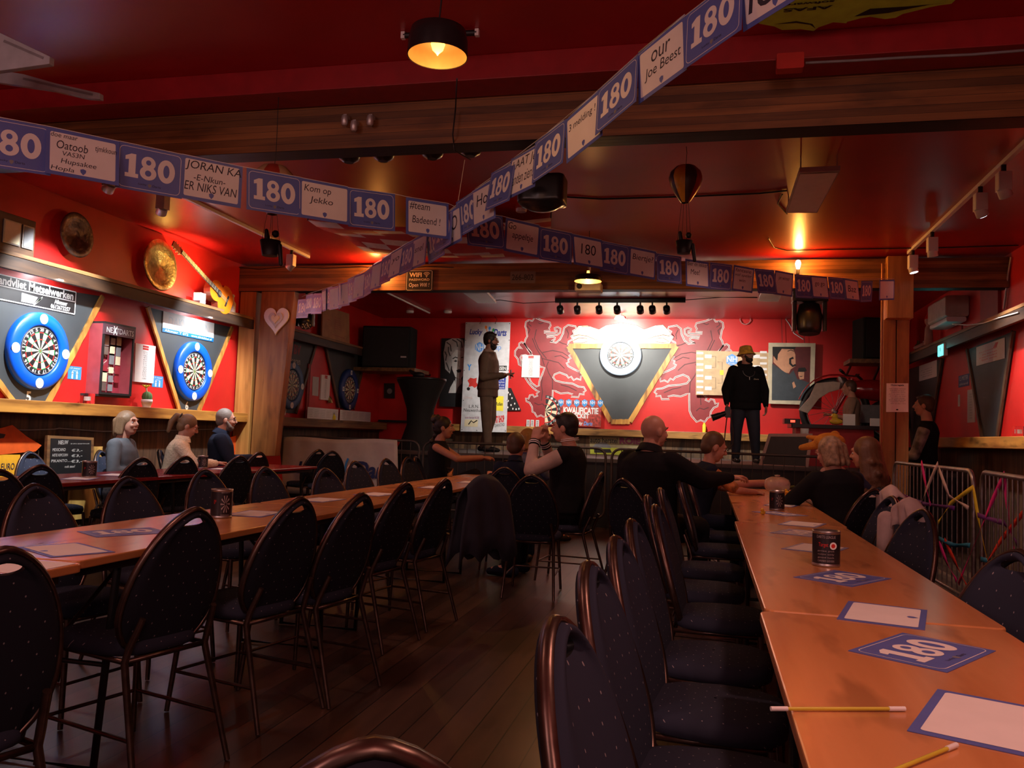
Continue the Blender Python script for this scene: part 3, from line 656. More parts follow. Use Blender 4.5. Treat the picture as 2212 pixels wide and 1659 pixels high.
TC((1793,1337),(1822,1295),(2017,1320),'w','blue-edged blank card lying across the table joint')
TC((1699,1246),(1793,1230),(1941,1252),'n','blue card printed 180 just in front of the big tin')
TC((1681,1186),(1730,1173),(1840,1184),'w','blue-edged blank card half hidden behind the big tin')
TC((1668,1152),(1712,1143),(1785,1150),'n','blue 180 card behind the big tin, upper of two')
TC((1681,1133),(1705,1126),(1785,1132),'w','thin pale card beyond the big tin')
TC((1620,1107),(1660,1101),(1749,1113),'n','card under the small yellow duck and farther tin')
TC((1648,1091),(1665,1087),(1730,1092),'w','farthest pale card on the right tables')
TC((185,1148),(345,1139),(353,1152),'n','blue 180 card on the left table, seen very flat')
TC((31,1186),(182,1173),(250,1190),'w','white blue-edged card at the joint of the left tables')
TC((640,1080),(700,1073),(745,1080),'w','pale card on the third left table, left of three')
TC((775,1068),(830,1062),(850,1068),'w','pale card on the third left table, between two chairs')
TC((905,1054),(950,1047),(975,1052),'w','pale card on the left tables near the clear cup')
TC((985,1043),(1020,1036),(1050,1041),'w','pale card at the far end of the left tables')
TC((500,1113),(575,1099),(600,1107),'w','pale card beside the dartboard tin with tape strips')
TC((0,1048),(40,1040),(62,1046),'w','white card at the near end of the red tables')
TC((130,1036),(190,1027),(215,1032),'w','white card on the red table beside the round tin')
TC((225,1027),(262,1022),(280,1025),'w','bluish card on the red table left of the jumper')
TC((450,1014),(495,1008),(510,1012),'w','pale card on the red table before the man with glasses')
m = MB(); O = onz(20, 1222, TZ+.001); m.rbox((O.x-.15, O.y-.1, TZ+.0005), (O.x+.14, O.y+.12, TZ+.0015), PAPER, .01); m.build('paper_sheet', label='white paper sheet at the left frame edge on the nearest left table', cat='paper')
# garlands: a string with cards hanging from it in vertical planes between its fixing points
def garland(label, K, cards, cord_label):
    K = [dep(*k) for k in K]; t = thing('card_garland', label, 'garland', (K[1].x, K[1].y, K[1].z))
    pl = []
    for a, b in zip(K, K[1:]):
        d = Vector((b.x-a.x, b.y-a.y, 0)); pl.append((a, d.normalized(), d.length))
    def hit(px, py, i):
        a, d, L = pl[i]; n = Vector((-d.y, d.x, 0)); r = ray(px, py); tt = (a-CAMP).dot(n)/r.dot(n); return CAMP+r*tt
    string = []
    for (x0, y0), (x1, y1), seg, kind, lines, tw in cards:
        A = hit(x0, y0, seg); B = hit(x1, y1, seg)
        if (B-A).dot(RGT) < 0: A, B = B, A
        string += [A, B]; u = (B-A).normalized(); v = (Vector((0,0,1))-u*u.z*.35).normalized(); v = (v-u*v.dot(u)).normalized(); v = (Matrix.Rotation(math.radians(random.uniform(-7, 7)), 3, u) @ v)
        if tw:
            q = Matrix.Rotation(math.radians(tw*.3), 3, v); u2 = (q @ u)
        else: u2 = u
        fr = Fr((A+B)/2, u2, v); fr = fr.sh(-CW/2, random.uniform(-.004, .002)-abs(tw)*.0008, 0)
        m = card_mesh(fr, kind, lines)
        m.build('card', t, label=('blue card reading 180' if kind == 'n' else 'blue-edged white card with handwriting'))
    m = MB(); m.tube(string, .0018, WHITEM, 5); m.build('string', t, label=cord_label)
    return t
S0 = ()
def L(*a): return a
JO = L(('JORAN KA', .06, .10, .98, .34), ('-E-Nkun-', .2, .40, .72, .54), ('ER NIKS VAN', .06, .58, .92, .78))
OA = L(('doe maar', .06, .08, .42, .18), ('Oatoob', .14, .24, .56, .42), ('tjmkkoun', .66, .2, .96, .36), ('VAS3N', .22, .46, .52, .56), ('Hupsakee', .2, .62, .68, .76), ('Hopla', .07, .8, .38, .92))
A_CARDS = [((-150,228),(-48,244),0,'w',S0,0), ((-45,245),(95,271),0,'n',S0,0), ((101,272),(257,305),0,'w',OA,0), ((260,305),(392,333),0,'n',S0,0), ((395,333),(523,360),0,'w',JO,0), ((535,362),(650,383),0,'n',S0,0),
    ((652,384),(750,403),0,'w',L(('Kom op', .1, .14, .62, .36), ('Jekko', .2, .42, .66, .62)),0), ((752,405),(853,419),0,'n',S0,0), ((879,425),(967,439),0,'w',L(('#team', .08, .1, .55, .3), ('Badeend !', .14, .46, .8, .66)),0),
    ((1003,455),(1086,467),1,'n',S0,0), ((1097,470),(1164,486),1,'w',L(('Go', .08, .1, .3, .3), ('appeltje', .2, .36, .8, .62)),0), ((1166,489),(1235,503),1,'n',S0,0), ((1237,505),(1299,518),1,'w',L(('180', .25, .25, .75, .6)),0) if False else ((1237,505),(1299,518),1,'w',(('180', .25, .25, .75, .6),),0),
    ((1300,520),(1358,532),1,'n',S0,0), ((1360,531),(1417,543),1,'w',(('Biertje?', .12, .22, .9, .48),),0), ((1419,547),(1470,554),1,'n',S0,0), ((1480,558),(1531,566),1,'w',L(('Bier en lekker', .08, .06, .95, .22), ('Mee!', .2, .34, .6, .54)),0),
    ((1534,566),(1582,572),1,'n',S0,0), ((1585,572),(1630,580),1,'w',L(('fantasie', .1, .1, .85, .24), ('vol speler', .1, .3, .9, .44), ('win', .3, .5, .6, .62)),0), ((1631,580),(1671,584),1,'n',S0,0), ((1675,584),(1713,591),1,'w',(('jan winner', .2, .2, .8, .4),),0),
    ((1717,592),(1753,595),1,'n',S0,0), ((1753,595),(1784,598),1,'w',(('go go', .2, .3, .8, .5),),0), ((1790,598),(1821,601),1,'n',S0,0), ((1823,600),(1852,604),1,'w',(('Baz', .2, .3, .8, .6),),8), ((1859,603),(1887,603),1,'n',S0,18), ((1901,602),(1931,602),1,'w',S0,-12)]
garland('garland of 180 cards running from the left frame edge across to the right post', [(-160,228,3.35), (985,445,5.0), (1931,602,8.72)], A_CARDS, 'thin white string')
B_CARDS = [((1606,-72),(1735,-165),0,'w',(('ie', .1, .3, .5, .8),),0), ((1483,33),(1604,-62),0,'n',S0,0), ((1379,113),(1479,31),0,'w',L(('our', .3, .2, .7, .4), ('Joe Beest', .15, .45, .9, .7)),0), ((1294,194),(1377,118),0,'n',S0,0), ((1228,253),(1291,197),0,'w',(('3 melding !', .1, .2, .85, .4),),0),
    ((1161,304),(1218,260),0,'n',S0,0), ((1110,341),(1157,314),0,'w',L(('LAAT Je', .1, .12, .95, .4), ('Tanden zien!', .04, .45, .9, .72)),0), ((1068,371),(1108,350),0,'n',S0,0), ((1026,408),(1061,388),0,'w',(('Hoi', .2, .2, .8, .5),),0), ((990,434),(1024,412),0,'n',S0,0),
    ((966,458),(984,447),1,'w',(('TO', .2, .2, .8, .6),),0), ((953,470),(967,460),1,'n',S0,0), ((922,500),(952,478),1,'n',S0,0), ((896,515),(921,502),1,'w',(('snel', .2, .3, .8, .5),),0), ((870,530),(896,516),1,'n',S0,0), ((848,544),(869,532),1,'w',(('yo', .2, .3, .8, .5),),0),
    ((828,556),(846,547),1,'n',S0,0), ((808,570),(826,560),1,'w',S0,6), ((787,584),(804,574),1,'n',S0,-10), ((770,594),(785,586),1,'w',S0,12), ((751,603),(769,596),1,'n',S0,0), ((738,609),(750,604),1,'w',S0,22), ((727,614),(738,609),1,'n',S0,-26), ((717,618),(727,614),1,'w',S0,14),
    ((706,622),(716,619),1,'n',S0,0), ((695,625),(705,622),1,'w',S0,-14), ((684,629),(694,626),1,'n',S0,30), ((674,632),(683,629),1,'w',S0,-20), ((665,635),(673,632),1,'n',S0,10), ((652,641),(663,636),1,'n',S0,48)]
garland('garland of 180 cards descending from the upper right towards the far left beam', [(1735,-165,2.50), (985,440,4.9), (650,641,9.3)], B_CARDS, 'thin white string')
# ------------------------------------------------------------ tins, cups, sticks, ducks
TIN = mat('tin_dark_print', (.035, .03, .035), .3, .4); TINL = mat('tin_pale_print', (.38, .32, .32), .4)
def wraptext(m, base, R, t, z0, z1, a0, a1, ma):
    vs, fs, asp = text_mesh(t); P = []
    for x, y in vs: a = a0+(a1-a0)*x; P.append(Vector(base)+Vector((math.cos(a)*R, math.sin(a)*R, z0+(z1-z0)*y)))
    m.add(P, fs, ma)
def tin(px, py, r, h, label, z=TZ, style='text'):
    P = onz(px, py, z); P = P+Vector((P.x, P.y, 0)).normalized()*r*.8; t = thing('printed_tin', label, 'tin', P)
    m = MB(); m.lathe(P, [(r*.96, .001), (r, .004), (r, .008), (r*.97, .010), (r*.97, h-.008), (r, h-.006), (r, h), (r*.93, h), (r*.93, .012), (0, .012)], STEEL, 32, cap=False)
    m.build('metal_body', t)
    A = math.atan2(-P.y, -P.x); m = MB(); R = r*.978; m.lathe(P+Vector((0,0,.012)), [(R, 0), (R, h-.024)], TIN, 32, cap=False)
    if style == 'text':
        wraptext(m, P, R+.0008, 'DARTS LEAGUE', h*.80, h*.88, A-.7, A+.7, TINL); wraptext(m, P, R+.0008, 'Target', h*.54, h*.68, A-.55, A+.15, DRED)
        for k in range(4): wraptext(m, P, R+.0008, ('prize pot', 'coins only', 'good luck', 'CANNED GOODS')[k], h*(.42-.09*k), h*(.47-.09*k), A-.6, A+.6, TINL)
        for k in range(16):
            pass
        a = A+.5; X = Vector((-math.sin(a), math.cos(a), 0)); f = Fr(P+Vector((math.cos(a), math.sin(a), 0))*(R+.0012)+Vector((0,0,h*.6)), X, (0,0,1)); m.disc(f, 0, 0, .014, .014, PAPER, .0004); m.disc(f, 0, 0, .008, .008, DRED, .0008)
    else:
        a = A+.35; X = Vector((-math.sin(a), math.cos(a), 0))
        for k in range(10):
            q = math.pi*2*k/10; pts = []
            for rr, dq in ((.15, 0), (.9, .2), (.9, .42), (.15, .3)):
                x = rr*.5*math.sin(q+dq); y = rr*.34*math.cos(q+dq); pts.append(P+Vector((math.cos(a+x)*(R+.0008), math.sin(a+x)*(R+.0008), h*(.5+y))))
            m.add(pts, [(0,1,2,3)], TINL)
        wraptext(m, P, R+.0008, '0*', h*.5, h*.65, A-.75, A-.5, DRED)
        for zz in (.08, .88): wraptext(m, P, R+.0008, '=======', h*zz, h*(zz+.05), A-.05, A+.75, TINL)
    m.build('printed_label', t); return t
tin(1784,1225,.052,.135,'large dark printed tin with red lettering standing on the middle right table')
tin(1678,1103,.052,.135,'dark tin with a dart player print at the far right table', style='board')
tin(477,1120,.052,.14,'tin printed with a dartboard standing on the left table', style='board')
tin(437,1012,.052,.13,'small dark tin on the red table near the cream jumper', style='board')
tin(192,1032,.055,.13,'dark striped tin on the red table before the chalkboard', style='board')
GLASS = mat('clear_glass', (.9, .9, .9), .05, trans=1)
P = onz(972,1030,TZ); m = MB(); m.lathe(P, [(.026, .001), (.036, .09), (.038, .092), (.034, .09), (.024, .006), (0, .006)], GLASS, 24, cap=False); m.build('glass_cup', label='small clear glass cup at the end of the left tables', cat='cup')
GLOW = mat('yellow_stick', (.62, .52, .05), .35)
def stick(a, b, label):
    A, B = onz(*a, TZ+.005), onz(*b, TZ+.005); t = thing('glow_stick', label, 'glow stick', (A+B)/2); m = MB(); u = (B-A).normalized()
    m.tube([A+u*.02, B-u*.02], .0032, GLOW); m.build('stick', t); m = MB(); m.tube([A, A+u*.03], .0042, WHITEM); m.build('end_cap', t); m = MB(); m.tube([B-u*.03, B], .0042, WHITEM); m.build('end_cap', t)
stick((1665,1531), (1955,1531), 'yellow glow stick overhanging the left edge of the nearest table')
stick((1880,1685), (2066,1609), 'yellow glow stick pointing up to the largest blank card')
def duck(px, py, s, label, z=TZ, rz=0):
    P = onz(px, py, z); t = thing('rubber_duck', label, 'duck', P, rz); m = MB()
    m.ball((0, 0, .45*s), (.5*s, .68*s, .45*s), YELD, 14, 8); m.ball((0, .3*s, 1.05*s), .38*s, YELD, 14, 8); m.cap((0, -.4*s, .55*s), (0, -.8*s, .85*s), .22*s, .05*s, YELD); m.build('duck_body', t, local=True)
    m = MB(); m.ball((0, .68*s, 1.0*s), (.16*s, .16*s, .07*s), ORANGE, 10, 6); m.build('beak', t, local=True)
YELD = mat('duck_yellow', (.75, .48, .03), .45)
duck(1648,1112,.03,'little yellow rubber duck sitting alone on the far right table', rz=2.5)
duck(1700,1085,.036,'yellow rubber duck tucked behind the farther tin', rz=.6)
duck(1700,1066,.03,'second yellow duck behind the farther tin', rz=1.2)
duck(1608,1022,.03,'yellow duck near the clear tub by the boy', rz=1.7)
duck(1594,1062,.032,'yellow duck at the left end of the paper scroll', rz=1.0)
# paper scroll, tub, green stick
a, b = onz(1585,1055,TZ), onz(1695,1052,TZ); PNK = mat('scroll_pink_paper', (.62, .40, .36), .7)
m = MB(); u = (b-a).normalized(); m.tube([a+Vector((0,0,.04)), (a+b)/2+Vector((0,.01,.042)), b+Vector((0,0,.04))], [.038, .04, .037], PNK, 18); fr = Fr(a+Vector((0,-.041,.03)), (1,0,0), (0,0,1))
Lh = (b-a).length
for i, w_ in enumerate(('O', 'Lz', 'J')): fq = Fr(a+u*(Lh*(.15+.3*i))+Vector((0,-.041,.02)), u, (0,0,1)); m.text(fq, w_, 0, 0, .06, .035, INK, .001)
m.build('paper_scroll', label='rolled pink paper banner with black marker letters across the far right table', cat='scroll')
P = onz(1660,1047,TZ); P.y = min(P.y, 8.62); t = thing('plastic_tub', 'clear domed plastic tub near the boy on the far right table', 'tub', P+Vector((0,-.04,0))); m = MB(); TUB = mat('clear_plastic', (.75, .62, .58), .2, alpha=.45)
P = P+Vector((0,-.04,0)); m.lathe(P, [(.10, .002), (.12, .03), (.125, .07), (.11, .11), (.06, .135), (.0, .14)], TUB, 28); m.build('dome', t); m = MB(); m.lathe(P+Vector((0,0,.141)), [(.02, 0), (.03, .012), (0, .016)], BEIGEM, 16); m.build('lid_knob', t)
a, b = onz(1672,1060,TZ), onz(1715,1056,TZ); m = MB(); m.tube([a+Vector((.02,0,.02)), b+Vector((0,.02,.02))], [.012, .014], mat('leaf_green', (.12, .22, .05), .6), 10); m.build('green_stick', label='fat green party blower lying before the scroll', cat='toy')
# ------------------------------------------------------------ crowd barriers
GALVD = mat('dull_dark_steel', (.09,.075,.07), .5, .6)
def barrier(p0, p1, label, zt=1.075, group='metal crowd barriers', GALV=GALV):
    p0 = Vector((*p0, 0)); p1 = Vector((*p1, 0)); u = (p1-p0).normalized(); L = (p1-p0).length; rz = math.atan2(u.y, u.x)
    t = thing('crowd_barrier', label, 'barrier', p0, rz, group); r = .12; m = MB(); pts = []
    for cx_, cz, a0 in ((L-r, zt-r, 0), (r, zt-r, 90), (r, .15+r, 180), (L-r, .15+r, 270)):
        for k in range(6): q = math.radians(a0+18*k); pts.append((cx_+r*math.cos(q), 0, cz+r*math.sin(q)))
    m.tube(pts, .017, GALV, 8, True); m.build('tube_frame', t, local=True)
    n = int(L/.125)
    for k in range(1, n):
        m = MB(); m.tube([(L*k/n, 0, .155), (L*k/n, 0, zt-.005)], .0055, GALV, 6); m.build('upright_bar', t, local=True)
    for x in (.35, L-.35):
        m = MB(); m.box((x-.03, -.24, .0), (x+.03, .24, .012), GALV); m.box((x-.02, -.02, .0), (x+.02, .02, .16), GALV); m.build('foot', t, local=True)
    return t
barrier((1.83, 9.05), (1.86, 6.58), 'metal crowd barrier with ribbons standing before the right post')
barrier((1.86, 6.40), (1.62, 4.2), 'metal crowd barrier with ribbons at the right frame edge')
barrier((-5.84, 11.0), (-3.90, 11.04), 'metal crowd barrier covered by the white banner', GALV=GALVD)
barrier((-3.84, 11.04), (-1.30, 11.04), 'metal crowd barrier in front of the suited presenter', GALV=GALVD)
barrier((-1.22, 11.04), (1.84, 11.04), 'metal crowd barrier before the man in the bucket hat', GALV=GALVD)
# white banner on the barrier
q = [ony(*p, 10.93) for p in ((608,944),(858,951),(862,1075),(600,1065))]; m = MB(); n, k = 30, 12; vs = []
BAN = mat('banner_cloth', (.55, .50, .48), .65, var=.05)
for i in range(n+1):
    for j in range(k+1):
        f, g = i/n, j/k; P = (q[0]*(1-f)+q[1]*f)*(1-g)+(q[3]*(1-f)+q[2]*f)*g; P = P+Vector((0, -.012*math.sin(f*14+g*3)*(.3+g)-.006*math.sin(f*31-g*7), .012*math.sin(f*math.pi*3)*(1-g))); vs.append(P)
m.add(vs, [(i*(k+1)+j, i*(k+1)+j+1, (i+1)*(k+1)+j+1, (i+1)*(k+1)+j) for i in range(n) for j in range(k)], BAN, True)
fr = Fr((0, 10.89, 0), (1,0,0), (0,0,1)); T1 = fr.px(765,1032); T2 = fr.px(856,1000); m.text(fr, 'Darts', T1[0], T1[1], T2[0], T2[1], NAVY, .0, bold=.03, shear=.25)
T1 = fr.px(640,1030); T2 = fr.px(728,1000); m.text(fr, 'Lucky', T1[0], T1[1], T2[0], T2[1], NAVY, .0, bold=.03, shear=.25)
m.line(fr, [fr.px(742,1025), fr.px(748,1000), fr.px(752,990)], .03, LBLUE, 0)
o = m.build('fabric_banner', label='white wrinkled fabric banner with blue lettering hung over a barrier', cat='banner'); so = o.modifiers.new('thick', 'SOLIDIFY'); so.thickness = .002
# ribbons woven through the right barriers
def ribbon(pts, ma, label, w=.035, X=1.80):
    P = [onx(*p, X+.00*i) for i, p in enumerate(pts)]; Q = []
    for a, b in zip(P, P[1:]):
        for k in range(6): Q.append(a.lerp(b, k/6))
    Q.append(P[-1]); m = MB(); vs = []
    for i, c in enumerate(Q):
        a = Q[max(0, i-1)]; b = Q[min(len(Q)-1, i+1)]; t = (b-a).normalized(); s = t.cross(Vector((1,0,0))).normalized()
        tw = .9*math.sin(i*.55); s = s*math.cos(tw)+Vector((1,0,0))*math.sin(tw)*.5; vs += [c+s*w/2, c-s*w/2]
    m.add(vs, [(2*i, 2*i+1, 2*i+3, 2*i+2) for i in range(len(Q)-1)], ma, True)
    o = m.build('crepe_ribbon', label=label, cat='ribbon', group='crepe paper ribbons tied on the right barriers'); s = o.modifiers.new('thick', 'SOLIDIFY'); s.thickness = .0012
MAG = mat('crepe_magenta', (.75, .02, .28), .7); PUR = mat('crepe_purple', (.13, .02, .22), .7); CRW = mat('crepe_white', (.62, .50, .47), .7); CRY = mat('crepe_yellow', (.75, .62, .03), .7); CRB = mat('crepe_blue', (.02, .28, .48), .7); CRR = mat('crepe_red', (.72, .04, .02), .7)
ribbon([(1990,996),(2000,1050),(2010,1092)], MAG, 'magenta crepe ribbon hanging from the top rail, leftmost')
ribbon([(2026,1000),(2000,1060),(1978,1118)], CRW, 'white crepe ribbon slanting down-left from the top rail')
ribbon([(2028,1012),(2050,1072),(2092,1098)], CRW, 'white crepe ribbon curving down-right to the barrier end')
ribbon([(2026,1130),(2052,1088),(2102,1052)], CRY, 'yellow crepe ribbon rising to the barrier end')
ribbon([(2102,1052),(2115,1130),(2145,1262)], CRY, 'yellow crepe ribbon falling from the barrier end to the floor rail')
ribbon([(1945,1068),(1995,1088),(2062,1098)], PUR, 'purple crepe ribbon drooping across the first barrier')
ribbon([(2110,1112),(2170,1130),(2200,1180)], PUR, 'purple crepe ribbon on the second barrier')
ribbon([(2028,1163),(2060,1178),(2095,1178)], CRB, 'light blue crepe ribbon on the first barrier')
ribbon([(2118,1208),(2165,1216)], CRB, 'light blue crepe ribbon low on the second barrier')
ribbon([(2170,1022),(2135,1100),(2070,1262)], MAG, 'long magenta crepe ribbon crossing both barriers diagonally')
ribbon([(2168,1022),(2178,1110),(2192,1200)], MAG, 'magenta crepe ribbon falling straight at the frame edge')
ribbon([(2040,1165),(2066,1220),(2092,1274)], CRR, 'red crepe ribbon running down-right on the first barrier')
ribbon([(2092,1274),(2160,1170),(2220,1095)], CRR, 'red crepe ribbon rising to the right frame edge')
ribbon([(2028,1170),(2045,1215),(2066,1255)], MAG, 'short magenta crepe ribbon low on the first barrier')
# pale jackets over chair backs
def jacket(px, py, yaw, label, ma, w=.46, h=.42):
    P = onz(px, py, .95); r = math.radians(yaw); t = thing('hung_jacket', label, 'jacket', P, r); m = MB(); vs = []; n, k = 16, 12
    for j in range(k+1):
        g = (j/k-.5)*2  # front hem to back hem over the top
        for i in range(n+1):
            f = (i/n-.5)*2; z = -h*abs(g)**1.5*(1+.08*math.sin(f*7+g*3)); xw = w/2*f*(1-.35*(1-abs(g))); arch = -.075*f*f*(1-abs(g)*.4)
            vs.append((xw, .055*g/abs(g or 1)*min(1, abs(g)*3)+.018*math.sin(f*9+g*4)*abs(g)-abs(z)*-.08*0, z+arch+.012))
    m.add(vs, [(j*(n+1)+i, j*(n+1)+i+1, (j+1)*(n+1)+i+1, (j+1)*(n+1)+i) for j in range(k) for i in range(n)], ma, True)
    o = m.build('jacket_body', t, local=True); s = o.modifiers.new('thick', 'SOLIDIFY'); s.thickness = .008
    m = MB(); m.cap((w*.42, .07, -.12), (w*.46, .09, -.5), .045, .03, ma); m.build('sleeve', t, local=True)
CLO = mat('pale_jacket_cloth', (.56, .44, .42), .85, bump=.3, bscale=30)
jacket(1925, 1050, 106, 'pale jacket hanging over a chair back on the right side', CLO, .34, .24)
jacket(1965, 1078, 108, 'whitish jacket over the chair back next to the streamers', CLO, .26, .16)
jacket(1048, 1028, 60, 'dark jacket hung on the chair beside the boy in navy', mat('navy_jacket_cloth', (.018, .02, .035), .8), .5, .5)
# ------------------------------------------------------------ lamps and ceiling things
BULB = mat('amber_bulb', (1, .5, .12), .3, emit=(1, .42, .06), estr=6); HOT = mat('hot_bulb', (1, .8, .4), .3, emit=(1, .62, .22), estr=40)
SHIN = mat('shade_inside', (.22, .13, .05), .5, .3)
def pendant(px, py, D, R, label, power, hgt):
    P = dep(px, py, D); t = thing('pendant_lamp', label, 'lamp', P)
    m = MB(); m.lathe(P, [(R, 0), (R*.98, hgt*.5), (R*.9, hgt*.85), (R*.6, hgt), (.02, hgt*1.03)], BLACKP, 36, cap=False); m.build('lamp_shade', t)
    m = MB(); m.lathe(P, [(R-.004, .001), (R*.97-.004, hgt*.5), (R*.88, hgt*.83), (R*.58, hgt*.96), (.02, hgt*.98)], SHIN, 36, cap=False); m.build('shade_lining', t)
    m = MB(); m.lathe(P+Vector((0,0,hgt*.12)), [(.001, -.012), (.006, -.004), (.022, .012), (.029, .035), (.024, .06), (.013, .085), (.013, .10)], BULB, 20); b = m.build('bulb', t)
    m = MB(); m.tube([P+Vector((.004,0,hgt*.35)), P+Vector((.006,0,hgt*.55))], .006, HOT, 6); m.build('filament', b)
    m = MB(); m.tube([P+Vector((0,0,hgt*1.02)), (P.x+.01, P.y, (P.z+ZC)/2), (P.x, P.y, ZC)], .0035, BLACK, 6); m.build('cord', t)
    light('POINT', P+Vector((0, 0, -.015)), power, (1, .48, .14), size=.025); return P
pendant(945, 122, 3.35, .122, 'large black dome pendant with a glowing amber bulb near the viewer', 4, .125)
pendant(1270, 608, 8.4, .14, 'small far black pendant with amber bulb hanging above the projector', 30, .07)
for px, py, D, lab in ((-60, -260, 2.4, 0),): pass
m = MB(); a, b = onz(872, 77, ZC-.02), onz(1030, 71, ZC-.02); m.tube([a, b], .016, BLACK, 4); m.box(a-Vector((.012,.012,.018)), a+Vector((.008,.012,.018)), WHITEM); m.box(b-Vector((.008,.012,.018)), b+Vector((.012,.012,.018)), WHITEM)
m.build('ceiling_bar', label='short black ceiling bar with white ends above the big pendant lamp', cat='rail')
def bulb_on_beam(px, py, label, power):
    P = ony(px, py, 9.50); t = thing('wall_bulb', label, 'lamp', P); m = MB(); m.lathe(P, [(.001, .055), (.022, .045), (.03, .015), (.025, -.015), (.014, -.05)][::-1], HOT, 18); m.build('bulb', t)
    m = MB(); m.lathe(P+Vector((0,0,-.10)), [(.017, 0), (.017, .05)], BLACKP, 14); m.box(P+Vector((-.012, .0, -.10)), P+Vector((.012, .10, -.08)), BLACKP); m.build('socket', t)
    light('POINT', P+Vector((0, -.06, .0)), power, (1, .36, .06), size=.03)
bulb_on_beam(1724, 572, 'bare amber bulb glowing on the second beam at the right', 24)
bulb_on_beam(812, 592, 'bare amber bulb on the second beam, half behind the hanging cards', 20)
def track(a, b, heads, label, ma=WHITEM, hm=WHITEM, drop=.13, s=.055):
    A, B = onz(*a, ZC-.02), onz(*b, ZC-.02); t = thing('track_light', label, 'track light', (A+B)/2); u = (B-A).normalized(); w_ = u.cross(Vector((0,0,1)))
    m = MB(); P = []
    for q in (A, B):
        for x, z in ((-.017, -.012), (.017, -.012), (.017, .019), (-.017, .019)): P.append(q+w_*x+Vector((0,0,z)))
    m.add(P, [(0,3,2,1),(4,5,6,7),(0,1,5,4),(1,2,6,5),(2,3,7,6),(3,0,4,7)], ma); m.build('rail', t)
    for (px, py, tgt, lit) in heads:
        d = ray(px, py); q = CAMP+d*((A-CAMP).dot(w_)/d.dot(w_)); q.z = ZC-.035
        m = MB(); m.lathe(q+Vector((0,0,-.05)), [(.018, 0), (.018, .06)], BLACKP, 12); 
        hd = m.build('spot_head', t); c = q+Vector((0,0,-drop)); ax = (Vector(tgt)-c).normalized()
        m = MB(); m.rbox(c-Vector((s*.8, s*.8, s)), c+Vector((s*.8, s*.8, s*1.4)), hm, .008, axis='z'); m.build('housing', hd)
        m = MB(); o = c+Vector((0,0,-s*.9)); m.lathe(o, [(s*.8, -.02), (s*.85, .05), (s*.7, .052)], hm, 20, ax); m.build('snoot', hd)
        m = MB(); m.lathe(o, [(s*.72, .053), (0, .0535)], LENS if lit else BLACKP, 20, ax, cap=False); m.build('lens', hd)
LENS = mat('lit_lens', (.9, .9, 1), .3, emit=(.85, .88, 1), estr=5)
track((2330, 200), (1963, 547), [(2168, 350, (XR, 7.5, 1.4), 0), (2118, 398, (XR, 7.9, 1.4), 1), (2014, 500, (2.6, 9.3, 0), 0), (1972, 543, (2.6, 9.0, .5), 1)], 'white track on the ceiling at right with four square spotlights')
track((-60, 205), (667, 556), [(238, 385, (XL, BOARD5.y, 2), 0), (352, 432, (XL, BOARD5.y+1, 1.9), 0), (630, 543, (XL, BOARD6.y, 1.9), 0)], 'white track along the left ceiling with dark-backed spotlights', hm=ALU)
m = MB(); A = onz(832, 630, ZC-.02); B = onz(928, 676, ZC-.02); m.tube([A, B], .018, WHITEM, 4); m.build('ceiling_rail', label='bare white rail on the dark ceiling beyond the second beam', cat='rail')
# stage lighting bar with seven small spots
t = thing('stage_light_bar', 'dark horizontal bar with seven small spotlights above the stage', 'light bar', (-1.3, 12.4, 3.15)); z = 3.17
A = ony(1200, 651, 12.4); B = ony(1481, 648, 12.4); A.z = B.z = (A.z+B.z)/2; m = MB(); m.rbox((A.x, 12.35, A.z-.035), (B.x, 12.45, A.z+.035), BLACKP, .02, axis='x'); m.build('bar', t)
for x in (A.x+.3, B.x-.3): m = MB(); m.tube([(x, 12.4, A.z+.03), (x, 12.4, ZC)], .01, BLACK, 6); m.build('hanger', t)
for px in (1210, 1247, 1294, 1333, 1383, 1409, 1440):
    c = ony(px, 668, 12.4); m = MB(); m.box((c.x-.012, 12.38, c.z), (c.x+.012, 12.42, A.z-.034), BLACKP); h = m.build('spot_head', t)
    m = MB(); m.lathe(c, [(.02, -.05), (.05, -.04), (.055, .06), (.045, .061)], BLACKP, 16, (0, .75, -.6)); m.build('can', h)
m = MB(); c = ony(1340, 684, 13.9); m.lathe(c, [(.10, -.04), (.09, .0), (.03, .03), (.0, .035)], WHITEM, 20); m.tube([c, (c.x, c.y, ZC)], .01, WHITEM, 6); m.build('ceiling_spot', label='small pale dome lamp right above the floodlit dartboard', cat='lamp')
# panels on the ceiling
def panel(P4, label, z=3.17, ma=WHITEM, name='ceiling_heater_panel'):
    q = [onz(*p, z) for p in P4]; c = sum(q, Vector())/4; t = thing(name, label, 'panel', c); n = len(q)
    m = MB(); m.add([p+Vector((0,0,.035)) for p in q]+q, [(3,2,1,0), (4,5,6,7), (0,1,5,4), (1,2,6,5), (2,3,7,6), (3,0,4,7)], ALU); m.build('frame', t)
    m = MB(); m.add([c+(p-c)*.93+Vector((0,0,-.003)) for p in q], [(0,1,2,3)], ma); m.build('face_plate', t)
    for p in q: m = MB(); e = c+(p-c)*.9; m.tube([e+Vector((0,0,.03)), (e.x, e.y, ZC)], .005, ALU, 5); m.build('bracket', t)
panel([(1727,372),(1815,368),(1765,460),(1698,460)], 'white radiant heater panel hanging under the ceiling near the balloon')
panel([(1000,633),(1052,633),(1072,655),(1032,655)], 'white ceiling panel beyond the second beam left of the stage lights', 3.2)
panel([(1645,632),(1690,634),(1681,652),(1637,651)], 'white ceiling panel beyond the second beam at the right of the stage', 3.2)
